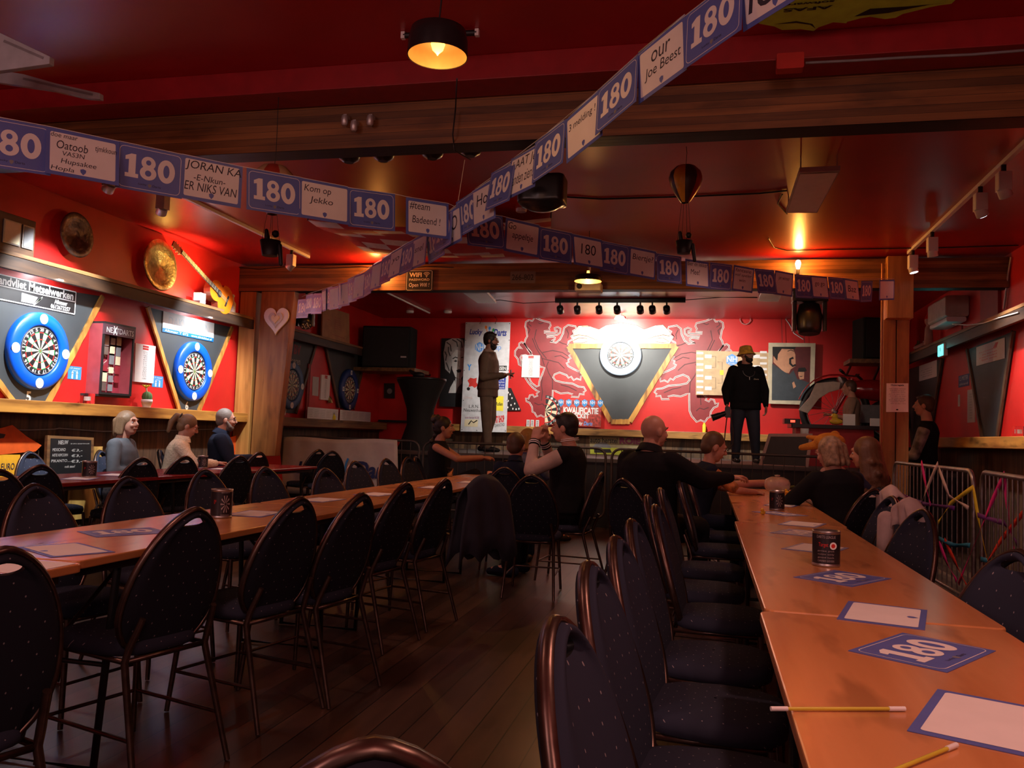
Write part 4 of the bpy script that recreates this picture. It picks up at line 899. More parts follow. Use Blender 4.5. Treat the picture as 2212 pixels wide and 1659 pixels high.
# hot air balloon ornaments
def balloon(px, py, D, R, cols, label, bx, by):
    P = dep(px, py, D); t = thing('balloon_ornament', label, 'ornament', P); n = 8
    for k in range(n):
        m = MB(); vs = []; prof = [(.02, 1.0), (.55, .86), (.9, .5), (1.0, .12), (.88, -.35), (.6, -.85), (.34, -1.25), (.22, -1.4)]
        for r, h in prof:
            for j in range(5): a = 2*math.pi*(k+j/4)/n; bul = 1+.05*math.sin(math.pi*j/4); vs.append(P+Vector((R*r*bul*math.cos(a), R*r*bul*math.sin(a), R*h)))
        m.add(vs, [(i*5+j, i*5+j+1, (i+1)*5+j+1, (i+1)*5+j) for i in range(7) for j in range(4)], cols[k % len(cols)], True); m.build('envelope_gore', t)
    B = P+Vector((0,0,-R*2.6)); B = dep(bx, by, D); B.x, B.y = P.x, P.y
    m = MB(); m.lathe(B, [(.045, 0), (.06, .09), (.052, .09), (.04, .01)], BLACK, 12); m.ball(B+Vector((.03,0,.13)), .022, BLACK, 8, 6); m.cap(B+Vector((-.02,0,.08)), B+Vector((-.03,0,.15)), .018, .012, BLACK); m.cap(B+Vector((.06,0,.06)), B+Vector((.075,0,-.05)), .014, .012, BLACK); m.build('basket', t)
    for k in range(4):
        a = k*math.pi/2+.4; m = MB(); m.tube([P+Vector((R*.22*math.cos(a), R*.22*math.sin(a), -R*1.38)), B+Vector((.05*math.cos(a), .05*math.sin(a), .09))], .0015, BLACK, 4); m.build('rope', t)
    m = MB(); m.tube([P+Vector((0,0,R)), P+Vector((.005,0,R+.08)), (P.x, P.y, ZC)], .002, BLACK, 5); m.build('hanging_cord', t)
BY_ = mat('balloon_yellow', (.80, .42, .03), .35); BR_ = mat('balloon_dark_red', (.32, .04, .02), .35); BK_ = mat('balloon_brown', (.05, .03, .03), .35); BC_ = mat('balloon_cream', (.45, .28, .14), .4)
balloon(1481, 390, 5.9, .115, (BK_, BY_, BK_, BR_), 'dark yellow and brown balloon ornament hanging in the middle right', 1477, 550)
balloon(591, 400, 4.9, .125, (BR_, BC_), 'striped red and cream balloon ornament mostly hidden behind the left cards', 591, 555)
# black wrapped speaker, domes, moving heads
P = dep(1172, 415, 5.7); t = thing('hanging_speaker', 'black plastic-wrapped speaker hanging behind the card garland', 'speaker', P); m = MB()
m.rbox(P-Vector((.16, .12, .09)), P+Vector((.16, .12, .10)), BLACKP, .05, axis='z'); m.ball(P+Vector((0,0,-.04)), (.165, .13, .10), BLACKP); m.build('wrapped_body', t, remesh=.012, smooth=4)
m = MB(); m.tube([P+Vector((0,0,.08)), (P.x, P.y, ZC)], .012, BLACK, 6); m.build('bracket', t)
for k, px in enumerate((754, 828, 934, 1016)):
    P = ony(px, (340, 337, 332, 326)[k], 4.86); t = thing('stage_lamp', ('leftmost', 'second', 'third', 'rightmost')[k]+' of the four black dome lamps hung behind the nearest beam', 'lamp', P, group='black dome lamps behind the nearest beam')
    m = MB(); m.lathe(P+Vector((0,0,-.035)), [(.03, 0), (.062, .02), (.08, .065), (.07, .10), (.02, .12)], BLACKP, 24); m.build('dome', t); m = MB(); m.tube([P+Vector((0,0,.08)), (P.x, P.y, ZC)], .01, BLACK, 6); m.build('stem', t)
def moving_head(px, py, Y, s, label, face, tilt):
    P = ony(px, py, Y); t = thing('moving_head_light', label, 'stage light', P); m = MB(); m.rbox(P+Vector((-.17*s, -.12*s, .17*s)), P+Vector((.17*s, .12*s, .27*s)), BLACKP, .03); m.build('base_box', t, bevel=.008)
    for x in (-.165*s, .125*s): m = MB(); m.rbox(P+Vector((x, -.05*s, -.12*s)), P+Vector((x+.04*s, .05*s, .20*s)), BLACKP, .015); m.build('yoke_arm', t)
    A = Vector(tilt).normalized(); m = MB(); m.lathe(P-A*.12*s, [(.02*s, -.06*s), (.10*s, -.03*s), (.125*s, .08*s), (.12*s, .22*s), (.10*s, .27*s), (.09*s, .272*s)], BLACKP, 22, A); hd = m.build('lamp_head', t)
    if face:
        m = MB(); m.lathe(P-A*.12*s, [(.095*s, .275*s), (0, .276*s)], STEEL, 22, A, cap=False); X = A.cross(Vector((0,0,1))).normalized(); Yv = X.cross(A)
        for k in range(12): a = 2*math.pi*k/12; r = .07*s if k % 2 else .035*s; m.ball(P+A*.155*s+(X*math.cos(a)+Yv*math.sin(a))*r, .014*s, PAPER2, 8, 5)
        m.build('led_face', hd)
    m = MB(); m.tube([P+Vector((0,0,.26*s)), (P.x, P.y, ZC)], .015, BLACK, 6); m.build('mount', t)
moving_head(1748, 690, 9.9, 1.12, 'big black moving head light hanging before the poster of the singer', False, (0, -.12, -1))
moving_head(660, 690, 9.95, .75, 'black moving head light with LED face beside the left brace', True, (.35, -.45, -.8))
# projector
P = ony(1272, 622, 11.0); P = ony(1272, 622, 9.2); t = thing('projector', 'grey ceiling projector hanging below the second beam', 'projector', P); m = MB(); m.rbox(P-Vector((.145, .11, .045)), P+Vector((.145, .11, .045)), BEIGEM, .02); m.build('casing', t, bevel=.006)
m = MB(); m.lathe(P+Vector((-.09, -.11, 0)), [(.03, 0), (.03, .015), (.02, .018)], BLACKP, 16, (0,-1,0)); m.build('lens', t); m = MB(); m.tube([P+Vector((0,0,.04)), (P.x, P.y, ZC)], .015, WHITEM, 8); m.build('mount_pole', t)
# cables and boxes on the ceiling
def cable(pts, label, r=.006, ma=BLACK): m = MB(); m.tube(pts, r, ma, 6); return m.build('cable', label=label, cat='cable')
cz = ZC-.008
cable([onz(*p, cz) for p in ((1215,425),(1300,430),(1500,424),(1640,418),(1700,412))], 'dark cable on the ceiling running to the heater panel', .007)
cable([onz(*p, cz) for p in ((1690,420),(1680,440),(1700,462))], 'short looped cable at the edge of the heater panel', .006)
cable([onz(*p, cz) for p in ((1660,515),(1672,535),(1700,541),(1850,538),(2040,535),(2200,530))], 'thin dark cable across the ceiling before the second beam', .006)
cable([ony(*p, 9.585) for p in ((515,577),(560,582),(620,576),(700,580),(780,577),(860,582),(920,576),(980,578))], 'black cable sagging along the left part of the second beam', .005)
cable([ony(*p, 12.3) for p in ((1058,650),(1080,648),(1130,655),(1200,652))], 'thin black cable from the ceiling panel to the stage bar')
cable([ony(*p, 12.3) for p in ((1481,648),(1560,642),(1636,643))], 'thin black cable from the stage bar to the right panel')
cable([ony(*p, YB-.02) for p in ((1500,681),(1600,688),(1690,680),(1705,700),(1715,720),(1735,733))], 'white cable running along the top of the back wall', .007, WHITEM)
m = MB(); c = ony(1610, 690, YB-.04); m.tube([c+Vector((.085*math.cos(2*math.pi*k/24), -.01*(k % 3), .085*math.sin(2*math.pi*k/24))) for k in range(24)], .009, mat('pink_cable', (.5, .2, .18), .5), 6, True); m.tube([c+Vector((0,0,.085)), c+Vector((0,0,.3))], .004, BLACK, 5); m.build('cable_coil', label='coil of pinkish cable hanging high on the back wall', cat='cable')
cable([ony(*p, 4.28) for p in ((2260,105),(2100,118),(1960,124),(1860,130),(1740,136))], 'grey cable clipped along the red joist to the junction box', .007, GREY)
m = MB(); c = ony(1706, 136, 4.26); m.rbox(c-Vector((.065,.03,.04)), c+Vector((.065,.035,.04)), mat('red_box', (.50, .02, .015), .4), .008, axis='y'); m.build('junction_box', label='small red painted junction box on the red joist', cat='box')
cable([dep(987,170,4.1), ony(984,235,4.5), ony(978,290,4.5), ony(982,325,4.6), ony(1016,345,4.85)], 'black lamp cable draped over the nearest beam', .004)
cable([dep(1004,345,4.85), dep(988,445,4.95)], 'thin twine from a dome lamp down to the crossing garlands', .002, CREAM)
for k, (px, py) in enumerate(((745, 250), (765, 262), (800, 250))):
    P = ony(px, py, 4.50); m = MB(); m.lathe(P, [(.018, 0), (.022, .02), (.02, .05), (.012, .06)], ALU, 14, (0,0,-1)); m.box(P+Vector((-.01, 0, -.01)), P+Vector((.01, .05, .01)), ALU)
    m.build('metal_clamp', label='shiny metal clamp on the nearest beam, '+('leftmost', 'middle', 'rightmost')[k]+' of three', cat='clamp')
P = onz(1126, 458, ZC-.03); m = MB(); m.lathe(P, [(.045, 0), (.05, .01), (.05, .03)], WHITEM, 20); m.build('smoke_detector', label='white smoke detector on the ceiling behind the crossing garlands', cat='detector')
for k, (px, py) in enumerate(((885, 679), (967, 679))):
    P = ony(px, py, 13.6); P.z = ZC-.04; m = MB(); m.lathe(P, [(.06, 0), (.07, .012), (.07, .038)], WHITEM, 20); m.build('smoke_detector', label='small white detector on the dark ceiling near the left speaker, '+('left', 'right')[k]+' of two', cat='detector')
# flag draped under the ceiling, shirt on the ceiling, white cloth
FLG = mat('flag_red_cloth', (.40, .02, .02), .7); FLW = mat('flag_white_cloth', (.62, .56, .50), .7); G_ = [(668,478),(760,470),(880,470),(1000,478),(1110,498),(1130,545),(1040,548),(900,545),(790,540),(700,505)]
n = 16; m = MB(); A, B, C_, D_ = onz(665,476,3.2), onz(1190,470,3.2), onz(1190,552,3.17), onz(800,545,3.17); vs = []
for i in range(n+1):
    for j in range(9):
        f, g = i/n, j/8; P = (A*(1-f)+B*f)*(1-g)+(D_*(1-f)+C_*f)*g; P = P+Vector((0,0,-.06*math.sin(math.pi*f)-.02*math.sin(g*9+f*3))); vs.append(P)
rows = [(i*9+j, i*9+j+1, (i+1)*9+j+1, (i+1)*9+j) for i in range(n) for j in range(8)]
m.v += vs
for k, f in enumerate(rows): m.f.append(list(f)); m.mi.append(m._m(FLW if ((k % 8)+int(2.2*math.sin(k/24))) % 8 in (0, 3, 6) else FLG)); m.sm.append(True)
m.tube([vs[0], (vs[0].x, vs[0].y, ZC)], .003, BLACK, 5); m.tube([vs[-9], (vs[-9].x, vs[-9].y, ZC)], .003, BLACK, 5)
o = m.build('draped_flag', label='red flag with white curves sagging under the ceiling behind the garlands', cat='flag'); s = o.modifiers.new('thick', 'SOLIDIFY'); s.thickness = .003
LIME = mat('lime_jersey', (.50, .80, .06), .75, bump=.2, bscale=14); JB = mat('jersey_black', (.02, .02, .015), .8)
fr = Fr((0,0,ZC-.03), (1,0,0), (0,-1,0)); Fp = lambda *p: [fr.px(*q) for q in p]
t = thing('green_jersey', 'lime green sports jersey spread flat on the ceiling at the upper right', 'jersey', fr.p(*fr.px(1850, 10)))
pts = Fp((1590,-170),(2150,-190),(2090,-30),(2055,3),(2030,6),(2010,10),(1950,25),(1935,33),(1912,36),(1880,31),(1860,34),(1830,42),(1828,45),(1800,43),(1768,54),(1758,62),(1730,58),(1690,60),(1672,52),(1640,46),(1618,20)); m = MB(); m.poly(fr, pts[::-1], LIME, -.008, .02); m.build('cloth', t)
m = MB(); m.poly(fr, Fp((1845,30),(1880,13),(1960,8),(2050,0),(2010,4),(1920,22)), JB, .013); m.poly(fr, Fp((1672,47),(1720,44),(1750,48),(1762,56),(1755,46),(1720,40)), JB, .013)
q = fr.px(1740, 2); e = fr.px(1792, -4)
X = Vector((e[0]-q[0], e[1]-q[1])).length/2
for txt, px, py, h in (('AFAS', 1745, 13, .032), ('software', 1748, 1, .022)): c = fr.px(px, py); m.text(fr, txt, c[0]-.11, c[1]-h/2, c[0]+.11, c[1]+h/2, JB, .0135, bold=.03, rot=math.pi)
m.build('jersey_print', t)
WC = mat('grey_white_cloth', (.40, .42, .44), .8)
for k, (pp, lab) in enumerate((([(-120,20),(0,72),(70,105),(118,128),(117,144),(60,152),(0,160),(-120,170)], 'upper of two grey-white folded cloths hanging at the upper left'), ([(-120,150),(0,155),(60,165),(130,185),(224,206),(224,219),(195,217),(120,200),(0,182),(-120,178)], 'lower, longer grey-white folded cloth pointing right at the upper left'))):
    f2 = Fr((0, 3.1+.5*k, 0), (1,0,0), (0,0,1)); m = MB(); m.poly(f2, [f2.px(*p) for p in pp][::-1], WC, 0, .03)
    a, b = (f2.px(*pp[1]), f2.px(*pp[3])); m.line(f2, [f2.px(20,95) if k == 0 else f2.px(60,175), f2.px(105,132) if k == 0 else f2.px(210,210)], .012, GREY, .032)
    c = f2.p(*f2.px(-30, 90 if k == 0 else 165)); m.tube([c, (c.x, c.y, ZC)], .004, BLACK, 5); m.build('hanging_cloth', label=lab, cat='cloth', bevel=.01)
# ------------------------------------------------------------ left wall things
def onshelf(px, z, X): P = onx(px, 700, X); return Vector((X, P.y, z))
m = MB(); P = onx(34, 508, -5.80); t = thing('wooden_radio', 'old wooden radio box on the upper left shelf at the frame edge', 'radio', (P.x, P.y-.1, 2.60)); WD = wood('radio_wood', (.05,.025,.015), (.16,.08,.04), 'Y', .4, 4, 10)
m.rbox((-5.93, P.y-.42, 2.601), (-5.74, P.y+.15, 2.92), WD, .01); m.build('case', t, bevel=.005)
for k, (a, b) in enumerate(((-.20, -.02), (.0, .12))): fq = Fr((-5.739, P.y, 2.66), (0,1,0), (0,0,1)); m = MB(); m.fbox(fq, a, 0, b, .20, 0, .012, STEEL); m.fbox(fq, a+.012, .012, b-.012, .188, .012, .015, CREAM if k == 0 else GREY); m.build('glass_pane', t, bevel=.003)
def plate(px, py, R, label, ma):
    P = onx(px, py, XL+.06); m = MB(); prof = [(0, .012), (R*.18, .014), (R*.2, .020), (R*.55, .010), (R*.6, .026), (R*.68, .022), (R*.72, .03), (R*.95, .034), (R, .026), (R*.98, .018), (R*.5, .0), (0, .0)]
    t = thing('wall_plate', label, 'plate', P); m.lathe(P, prof, ma, 48, (1,0,.05), cap=False); m.build('plate_disc', t)
    m = MB(); m.tube([P, P+Vector((-.055,0,.0))], .02, BLACK, 6); m.build('hook', t)
plate(162, 508, .215, 'dark embossed copper plate on the upper left wall', COPPER)
plate(343, 573, .285, 'large shiny embossed brass plate lit from below on the left wall', BRASS)
# guitar leaning on the shelf
A = onx(378, 538, -5.80); B = onx(472, 640, -5.76); t = thing('acoustic_guitar', 'orange acoustic guitar leaning on the shelf beside the brass plate', 'guitar', (B.x, B.y, 2.61)); GO = mat('guitar_orange', (.62, .15, .008), .25, coat=.4); GD = mat('guitar_side', (.20, .04, .02), .35)
ax = (A-B).normalized(); fr = Fr(B, Vector((1,0,0)).cross(ax)*-1, ax); fr = Fr(B, ax.cross(Vector((1,0,0))), ax)
if fr.N.x < 0: fr = Fr(B, -fr.U, fr.V)
def gout(s):
    out = []
    for k in range(44):
        a = 2*math.pi*k/44; y = -math.cos(a); h = y*.235*s; 
        wv = (.178*math.sqrt(max(0, 1-((h+.075)/.165)**2)) if h < .02 else .128*math.sqrt(max(0, 1-((h-.115)/.125)**2))); wv = max(wv, .105*math.exp(-((h-.04)/.06)**2)) if -.05 < h < .12 else wv
        out.append((math.copysign(wv*s, math.sin(a)) if abs(math.sin(a)) > .01 else 0, h))
    return out
m = MB(); m.poly(fr, gout(1), GD, -.045, .085); m.build('body_sides', t); m = MB(); m.poly(fr, gout(.985), GO, .0405, .004); m.build('soundboard', t)
m = MB(); m.disc(fr, 0, .05, .046, .046, BLACK, .046, 0, 24); m.build('sound_hole', t); m = MB(); m.fbox(fr, -.07, -.12, .07, -.10, .045, .056, BLACK); m.build('bridge', t)
NL = (A-B).length; m = MB(); m.fbox(fr, -.026, .08, .026, NL-.06, .047, .06, BLACK); m.build('fretboard', t)
m = MB()
for k in range(14): y = .12+k*(NL-.2)/14; m.fbox(fr, -.026, y, .026, y+.004, .060, .0615, ALU)
m.build('frets', t); m = MB(); m.fbox(fr, -.034, NL-.06, .034, NL+.10, .03, .048, GD); hs = m.build('headstock', t)
for sx in (-1, 1):
    for k in range(3): m = MB(); y = NL-.03+.045*k; m.tube([fr.p(sx*.033, y, .04), fr.p(sx*.055, y, .04)], .006, ALU, 6); m.build('tuning_peg', hs)
m = MB()
for k in range(6): x = -.02+.008*k; m.tube([fr.p(x, -.11, .058), fr.p(x*.9, NL-.05, .064)], .0008, CREAM, 4)
m.build('strings', t)
# little lamp box and bottles
P = onx(430, 655, -5.80); P.z = 2.60; t = thing('shelf_uplight', 'small glowing white box lamp under the guitar on the upper shelf', 'lamp', P); m = MB(); m.rbox(P+Vector((-.05,-.05,.0)), P+Vector((.05,.06,.04)), GREY, .01); m.build('lamp_foot', t); m = MB(); m.box(P+Vector((-.045,-.045,.045)), P+Vector((.045,.055,.13)), mat('glow_box', (1,1,.9), .4, emit=(1, .9, .7), estr=4)); m.build('lit_box', t)
light('SPOT', (-5.62, P.y-.28, 2.66), 70, (1, .62, .25), (XL, P.y-.25, 3.0), .04, 120, .8)
def bottle(P, h, r, label, ma=GLASS, stopper=True):
    t = thing('bottle', label, 'bottle', P); m = MB(); m.lathe(P, [(r*.9, .001), (r, .01), (r, h*.6), (r*.45, h*.75), (r*.35, h*.95), (r*.4, h)], ma, 18); m.build('glass_body', t)
    if stopper: m = MB(); m.ball(P+Vector((0,0,h+r*.35)), r*.55, PAPER2, 12, 8); m.build('stopper', t)
P = onx(502, 665, -5.79); P.z = 2.60; bottle(P, .20, .04, 'pale bottle with round glass stopper at the end of the upper left shelf', mat('pale_bottle', (.60,.50,.42), .3))
# advertising signs on the panels
fr = Fr((XL+.024, 0, 0), (0,1,0), (0,0,1)); fp = fr.px
def quadsign(P4, ma, label, fn=None, th=.006, f=fr, name='shop_sign', lift=0):
    q = [f.px(*p) for p in P4]; xa, xb, yt, yb = (q[0][0]+q[3][0])/2, (q[1][0]+q[2][0])/2, (q[0][1]+q[1][1])/2, (q[2][1]+q[3][1])/2; q = [(xa, yt), (xb, yt), (xb, yb), (xa, yb)]; m = MB(); m.poly(f, q[::-1], ma, lift, th)
    if fn: fn(m, f, q, lift+th)
    return m.build(name, label=label, cat='sign')
def lerp(q, u, v):
    a = (q[0][0]*(1-u)+q[1][0]*u, q[0][1]*(1-u)+q[1][1]*u); b = (q[3][0]*(1-u)+q[2][0]*u, q[3][1]*(1-u)+q[2][1]*u); return (a[0]*(1-v)+b[0]*v, a[1]*(1-v)+b[1]*v)
def T(m, f, q, s, u0, v0, u1, v1, ma, L, **k):
    a = lerp(q, u0, v1); b = lerp(q, u1, v0); m.text(f, s, a[0], a[1], b[0], b[1], ma, L+.001, **k)
def signA(m, f, q, L_):
    T(m, f, q, 'Zandvliet Metselwerken', .04, .06, .97, .40, WHITEM, L_, bold=.03)
    for a, b in (((.0,.02),(1,.02)), ((1,.02),(1,.98)), ((0,.98),(1,.98)), ((0,.45),(1,.45))): m.line(f, [lerp(q, *a), lerp(q, *b)], .010, WHITEM, L_+.001)
    T(m, f, q, 'Alkmaar', .74, .52, .90, .70, WHITEM, L_, bold=.02); T(m, f, q, '0612673257', .70, .74, .94, .92, WHITEM, L_, bold=.02)
    m.poly(f, [lerp(q, .36, .9), lerp(q, .50, .9), lerp(q, .54, .6), lerp(q, .36, .55)][::-1], WHITEM, L_+.001); m.line(f, [lerp(q, .50, .95), lerp(q, .58, .62), lerp(q, .60, .55), lerp(q, .52, .85)], .012, WHITEM, L_+.0015)
quadsign([(-28,586),(162,629),(161,679),(-28,643)], BLACK, 'black sign with white bricklayer lettering above the nearest dartboard', signA)
SGB = mat('sign_blue', (.0, .13, .50), .5)
def signB(m, f, q, L_):
    m.poly(f, [lerp(q, 0, .80), lerp(q, 1, .80), lerp(q, 1, 1), lerp(q, 0, 1)][::-1], SGB, L_+.0005); T(m, f, q, 'Alkmaar T 072', .04, .84, .48, .96, WHITEM, L_); T(m, f, q, 'www.dakdekker.nl', .54, .84, .96, .96, WHITEM, L_); T(m, f, q, 'DAKWERKEN', .1, .2, .9, .6, mat('faint_sign_text', (.62,.68,.72), .6), L_)
quadsign([(352,673),(462,697),(460,738),(350,717)], PAPER, 'white shop sign with blue strip above dartboard 6', signB)
SDR = mat('sign_dark_red', (.28,.02,.03), .6)
quadsign([(590,733),(650,742),(648,790),(588,782)], CHAR, 'dark sign with red and white letters above dartboard 7', lambda m, f, q, L_: (T(m, f, q, 'art BV', .40, .05, 1.0, .5, SDR, L_, bold=.03), T(m, f, q, 'dekvloeren', .38, .62, 1, .95, PAPER2, L_)), .003)
fw = Fr((XL, 0, 0), (0,1,0), (0,0,1))
for P4, lab in (([(147,790),(176,793),(174,821),(146,818)], 'blue square notice beside the nearest dartboard'), ([(329,811),(352,814),(351,838),(328,835)], 'blue square notice beside the paper scoreboard on the left wall')):
    quadsign(P4, mat('notice_blue', (.05,.27,.62), .5), lab, lambda m, f, q, L_: (T(m, f, q, '1,5 meter', .1, .08, .9, .22, WHITEM, L_), T(m, f, q, 'afstand', .3, .28, .7, .38, WHITEM, L_), [m.poly(f, [lerp(q, a-.06, .95), lerp(q, a-.06, .6), lerp(q, a, .5), lerp(q, a+.06, .6), lerp(q, a+.06, .95)], WHITEM, L_+.001) for a in (.33, .67)], [m.disc(f, *lerp(q, a, .5), .012, .012, WHITEM, L_+.001) for a in (.33, .67)]), .003, fw, 'safety_notice')
# dart cabinet
q = [fw.sh(0,0,.15).px(*p) for p in ((222,690),(290,706),(281,857),(214,850))]; y0, y1 = (q[0][0]+q[3][0])/2, (q[1][0]+q[2][0])/2; z0, z1 = (q[2][1]+q[3][1])/2, (q[0][1]+q[1][1])/2-.03
t = thing('dart_cabinet', 'tall glass-fronted dart accessory cabinet between dartboards 5 and 6', 'cabinet', (XL, (y0+y1)/2, z0)); D = .15; m = MB(); CM = mat('cabinet_side', (.30,.05,.06), .35)
m.box((XL, y0, z0), (XL+D, y0+.02, z1), CM); m.box((XL, y1-.02, z0), (XL+D, y1, z1), CM); m.box((XL, y0+.02, z0), (XL+.01, y1-.02, z1), CM); m.box((XL, y0, z1), (XL+D+.02, y1, z1+.02), BLACK); m.box((XL, y0, z0-.02), (XL+D, y1, z0), BLACK); m.build('cabinet_body', t)
f3 = Fr((XL+D, y0, z0), (0,1,0), (0,0,1)); Wd, Hh = y1-y0, z1-z0; m = MB(); m.fbox(f3, 0, Hh*.85, Wd, Hh, 0, .02, mat('header_plum', (.07,.03,.04), .5)); m.text(f3, 'NEXTDARTS', .03, Hh*.88, Wd-.03, Hh*.96, PAPER2, .022, bold=.01); m.text(f3, 'X', Wd*.27, Hh*.86, Wd*.40, Hh*.985, PAPER, .023, bold=.02); m.build('header_board', t)
m = MB(); MR = mat('cabinet_red_back', (.30,.03,.05), .5); m.fbox(f3, .02, 0, Wd-.02, Hh*.85, -.13, -.12, MR); m.build('display_back', t)
cols = [PAPER2, GREY, BEIGEM, PAPER, SDR, STEEL, CREAM]
for r_ in range(6):
    for c_ in range(4):
        if random.random() < .2: continue
        x = .05+c_*(Wd-.1)/4; y = .04+r_*Hh*.13; m = MB(); hh = random.uniform(.06, .11); m.fbox(f3, x, y, x+.06, y+hh, -.09, -.08, random.choice(cols)); m.fbox(f3, x+.025, y+hh, x+.03, y+hh+.02, -.14, -.10, STEEL); m.build('blister_pack', t)
m = MB()
for P_ in ([(.3,.75),(.42,.68),(.36,.6),(.48,.55)], [(.5,.5),(.38,.44),(.52,.38),(.66,.42),(.8,.3)], [(.6,.8),(.75,.7),(.7,.55)], [(.45,.3),(.6,.34),(.75,.2)]): m.line(f3, [(x*Wd, y*Hh) for x, y in P_], .012, PNK, -.118)
m.build('flash_pattern', t)
m = MB(); m.fbox(f3, .0, 0, .02, Hh*.85, 0, .015, BLACK); m.fbox(f3, Wd-.02, 0, Wd, Hh*.85, 0, .015, BLACK); m.fbox(f3, .02, 0, Wd-.02, .02, 0, .015, BLACK); m.build('door_frame', t)
# score boards
def scoreboard(f, P4, label, ink=GREY, top=DRED):
    q = [f.px(*p) for p in P4]; t = thing('scoreboard', label, 'scoreboard', f.p(*q[3])); m = MB(); m.poly(f, q, PAPER, 0, .025); m.build('board', t); m = MB()
    T(m, f, q, '=', .35, .03, .65, .14, top, .025, bold=.1)
    for k in range(15): T(m, f, q, ('D20', 'T19', '180', '40', '60', '100')[k % 6], .40, .18+.05*k, .60, .215+.05*k, ink, .025)
    m.build('score_print', t)
scoreboard(fw, [(289,741),(332,748),(327,828),(286,824)], 'white paper scoreboard beside the dart cabinet')
scoreboard(fw, [(692,809),(711,811),(708,865),(689,863)], 'dim paper scoreboard between dartboard 7 and the farthest left dartboard')
scoreboard(FB, [(1129,767),(1167,768),(1166,816),(1127,815)], 'bright white scoreboard on the left lion')
m = MB(); m.poly(fw, [fw.px(*p) for p in ((675,813),(689,815),(687,856),(674,854))], PAPER2, .001, .003); m.build('paper_sheet', label='narrow paper sheet left of the dim scoreboard', cat='paper')
# ledge objects
def onledge(px, X=-5.84, z=1.366): P = onx(px, 870, X); return Vector((X, P.y, z))
P = onledge(188); t = thing('tealight_glass', 'square ribbed glass holder on the left ledge under the dart cabinet', 'glass', P); m = MB(); m.rbox(P+Vector((-.05,-.05,.002)), P+Vector((.05,.05,.10)), GLASS, .012); m.build('glass_block', t); m = MB(); m.lathe(P+Vector((0,0,.03)), [(.022,0),(.022,.04)], PAPER, 14); m.build('candle', t)
P = onledge(317); t = thing('potted_cactus', 'small round cactus with yellow flower in a white pot on the left ledge', 'plant', P); m = MB(); m.lathe(P, [(.04,.001),(.055,.05),(.058,.05),(.058,.085),(.05,.085),(.045,.06),(0,.06)], WHITEM, 24); m.build('pot', t)
m = MB(); n = 30; prof = [(.02,.06),(.042,.08),(.05,.11),(.042,.145),(.022,.165),(.004,.17)]; vs = []
for r, h in prof:
    for j in range(n): a = 2*math.pi*j/n; rr = r*(1+.1*math.cos(a*10)); vs.append(P+Vector((rr*math.cos(a), rr*math.sin(a), h)))
m.add(vs, [(i*n+j, i*n+(j+1)%n, (i+1)*n+(j+1)%n, (i+1)*n+j) for i in range(5) for j in range(n)], mat('cactus_green', (.10,.22,.07), .7), True); m.build('cactus_ball', t)
m = MB(); m.tube([P+Vector((0,-.01,.165)), P+Vector((0,-.025,.21))], .008, CREAM, 6); m.build('flower_stem', t); m = MB()
for k in range(7): a = 2*math.pi*k/7; m.cap(P+Vector((0,-.028,.21)), P+Vector((.035*math.cos(a), -.028+.04*math.sin(a), .235)), .008, .005, YEL, 6)
m.build('flower', t)
# second bay: papers, bell, pipes, crate board
for k in range(10):
    px = 665+k*13.2+(4 if k > 4 else 0); a = fw.sh(0, 0, .16).px(px, 872+k*.9); b = fw.sh(0, 0, .16).px(px+12.4, 903+k*.8); f2 = fw.sh(0, 0, .16); m = MB(); x0 = a[0]; x1 = b[0]; m.fbox(f2, x0, 1.346, x1-.005, 1.346+.17, 0, .002, PAPER)
    for j in range(5): m.line(f2, [(x0+.02, 1.48-j*.025), (x1-.03-.02*(j % 2), 1.48-j*.025)], .003, GREY, .003)
    m.build('leaning_sheet', label='white printed sheet leaning on the far left ledge, '+('first', 'second', 'third', 'fourth', 'fifth', 'sixth', 'seventh', 'eighth', 'ninth', 'tenth')[k]+' from the left', cat='paper', group='sheets leaning on the far left ledge')
P = onledge(723, -5.78, 1.346); bottle(P, .09, .03, 'tiny yellow bottle with black cap in front of the leaning sheets', YEL)
q = [fw.sh(0,0,.10).px(*p) for p in ((695,660),(752,678),(753,742),(693,726))]; f2 = fw.sh(0,0,.10); m = MB(); m.poly(f2, q, mat('crate_wood_board', (.36,.17,.07), .6, var=.2, scale=5), 0, .02)
for k in range(6): T(m, f2, q, ('Marktplein', 'deelnemers', 'winnaar', 'finale', 'darts', 'toernooi')[k], .42, .25+.07*k, .68, .29+.07*k, SDR, .02)
m.line(f2, [lerp(q,.15,.4), lerp(q,.3,.42), lerp(q,.3,.6)], .006, SDR, .0215); m.line(f2, [lerp(q,.35,.85), lerp(q,.8,.88), lerp(q,.8,.8)], .006, SDR, .0215); m.build('wooden_board', label='pale wooden board with faint red print on the shelf above dartboard 7', cat='board')
m = MB(); a, b = fw.px(662, 800), fw.px(655, 895)
for dx in (0, .05): m.tube([fw.p(a[0]+dx, a[1]+.1, .03), fw.p(a[0]+dx, 1.346, .03)], .018, REDD, 8)
m.build('wall_pipes', label='pair of dark red painted pipes beside the seven dartboard', cat='pipe')
P = onx(713, 862, XL+.04); t = thing('brass_bell', 'small brass bell hanging by the dim scoreboard', 'bell', P); m = MB(); m.lathe(P+Vector((0,0,-.06)), [(.05,0),(.04,.03),(.025,.08),(.005,.10)], BRASS, 18); m.build('bell_cup', t); m = MB(); m.tube([P+Vector((0,0,.04)), P+Vector((-.04,0,.05))], .005, BLACK, 6); m.build('hook', t)
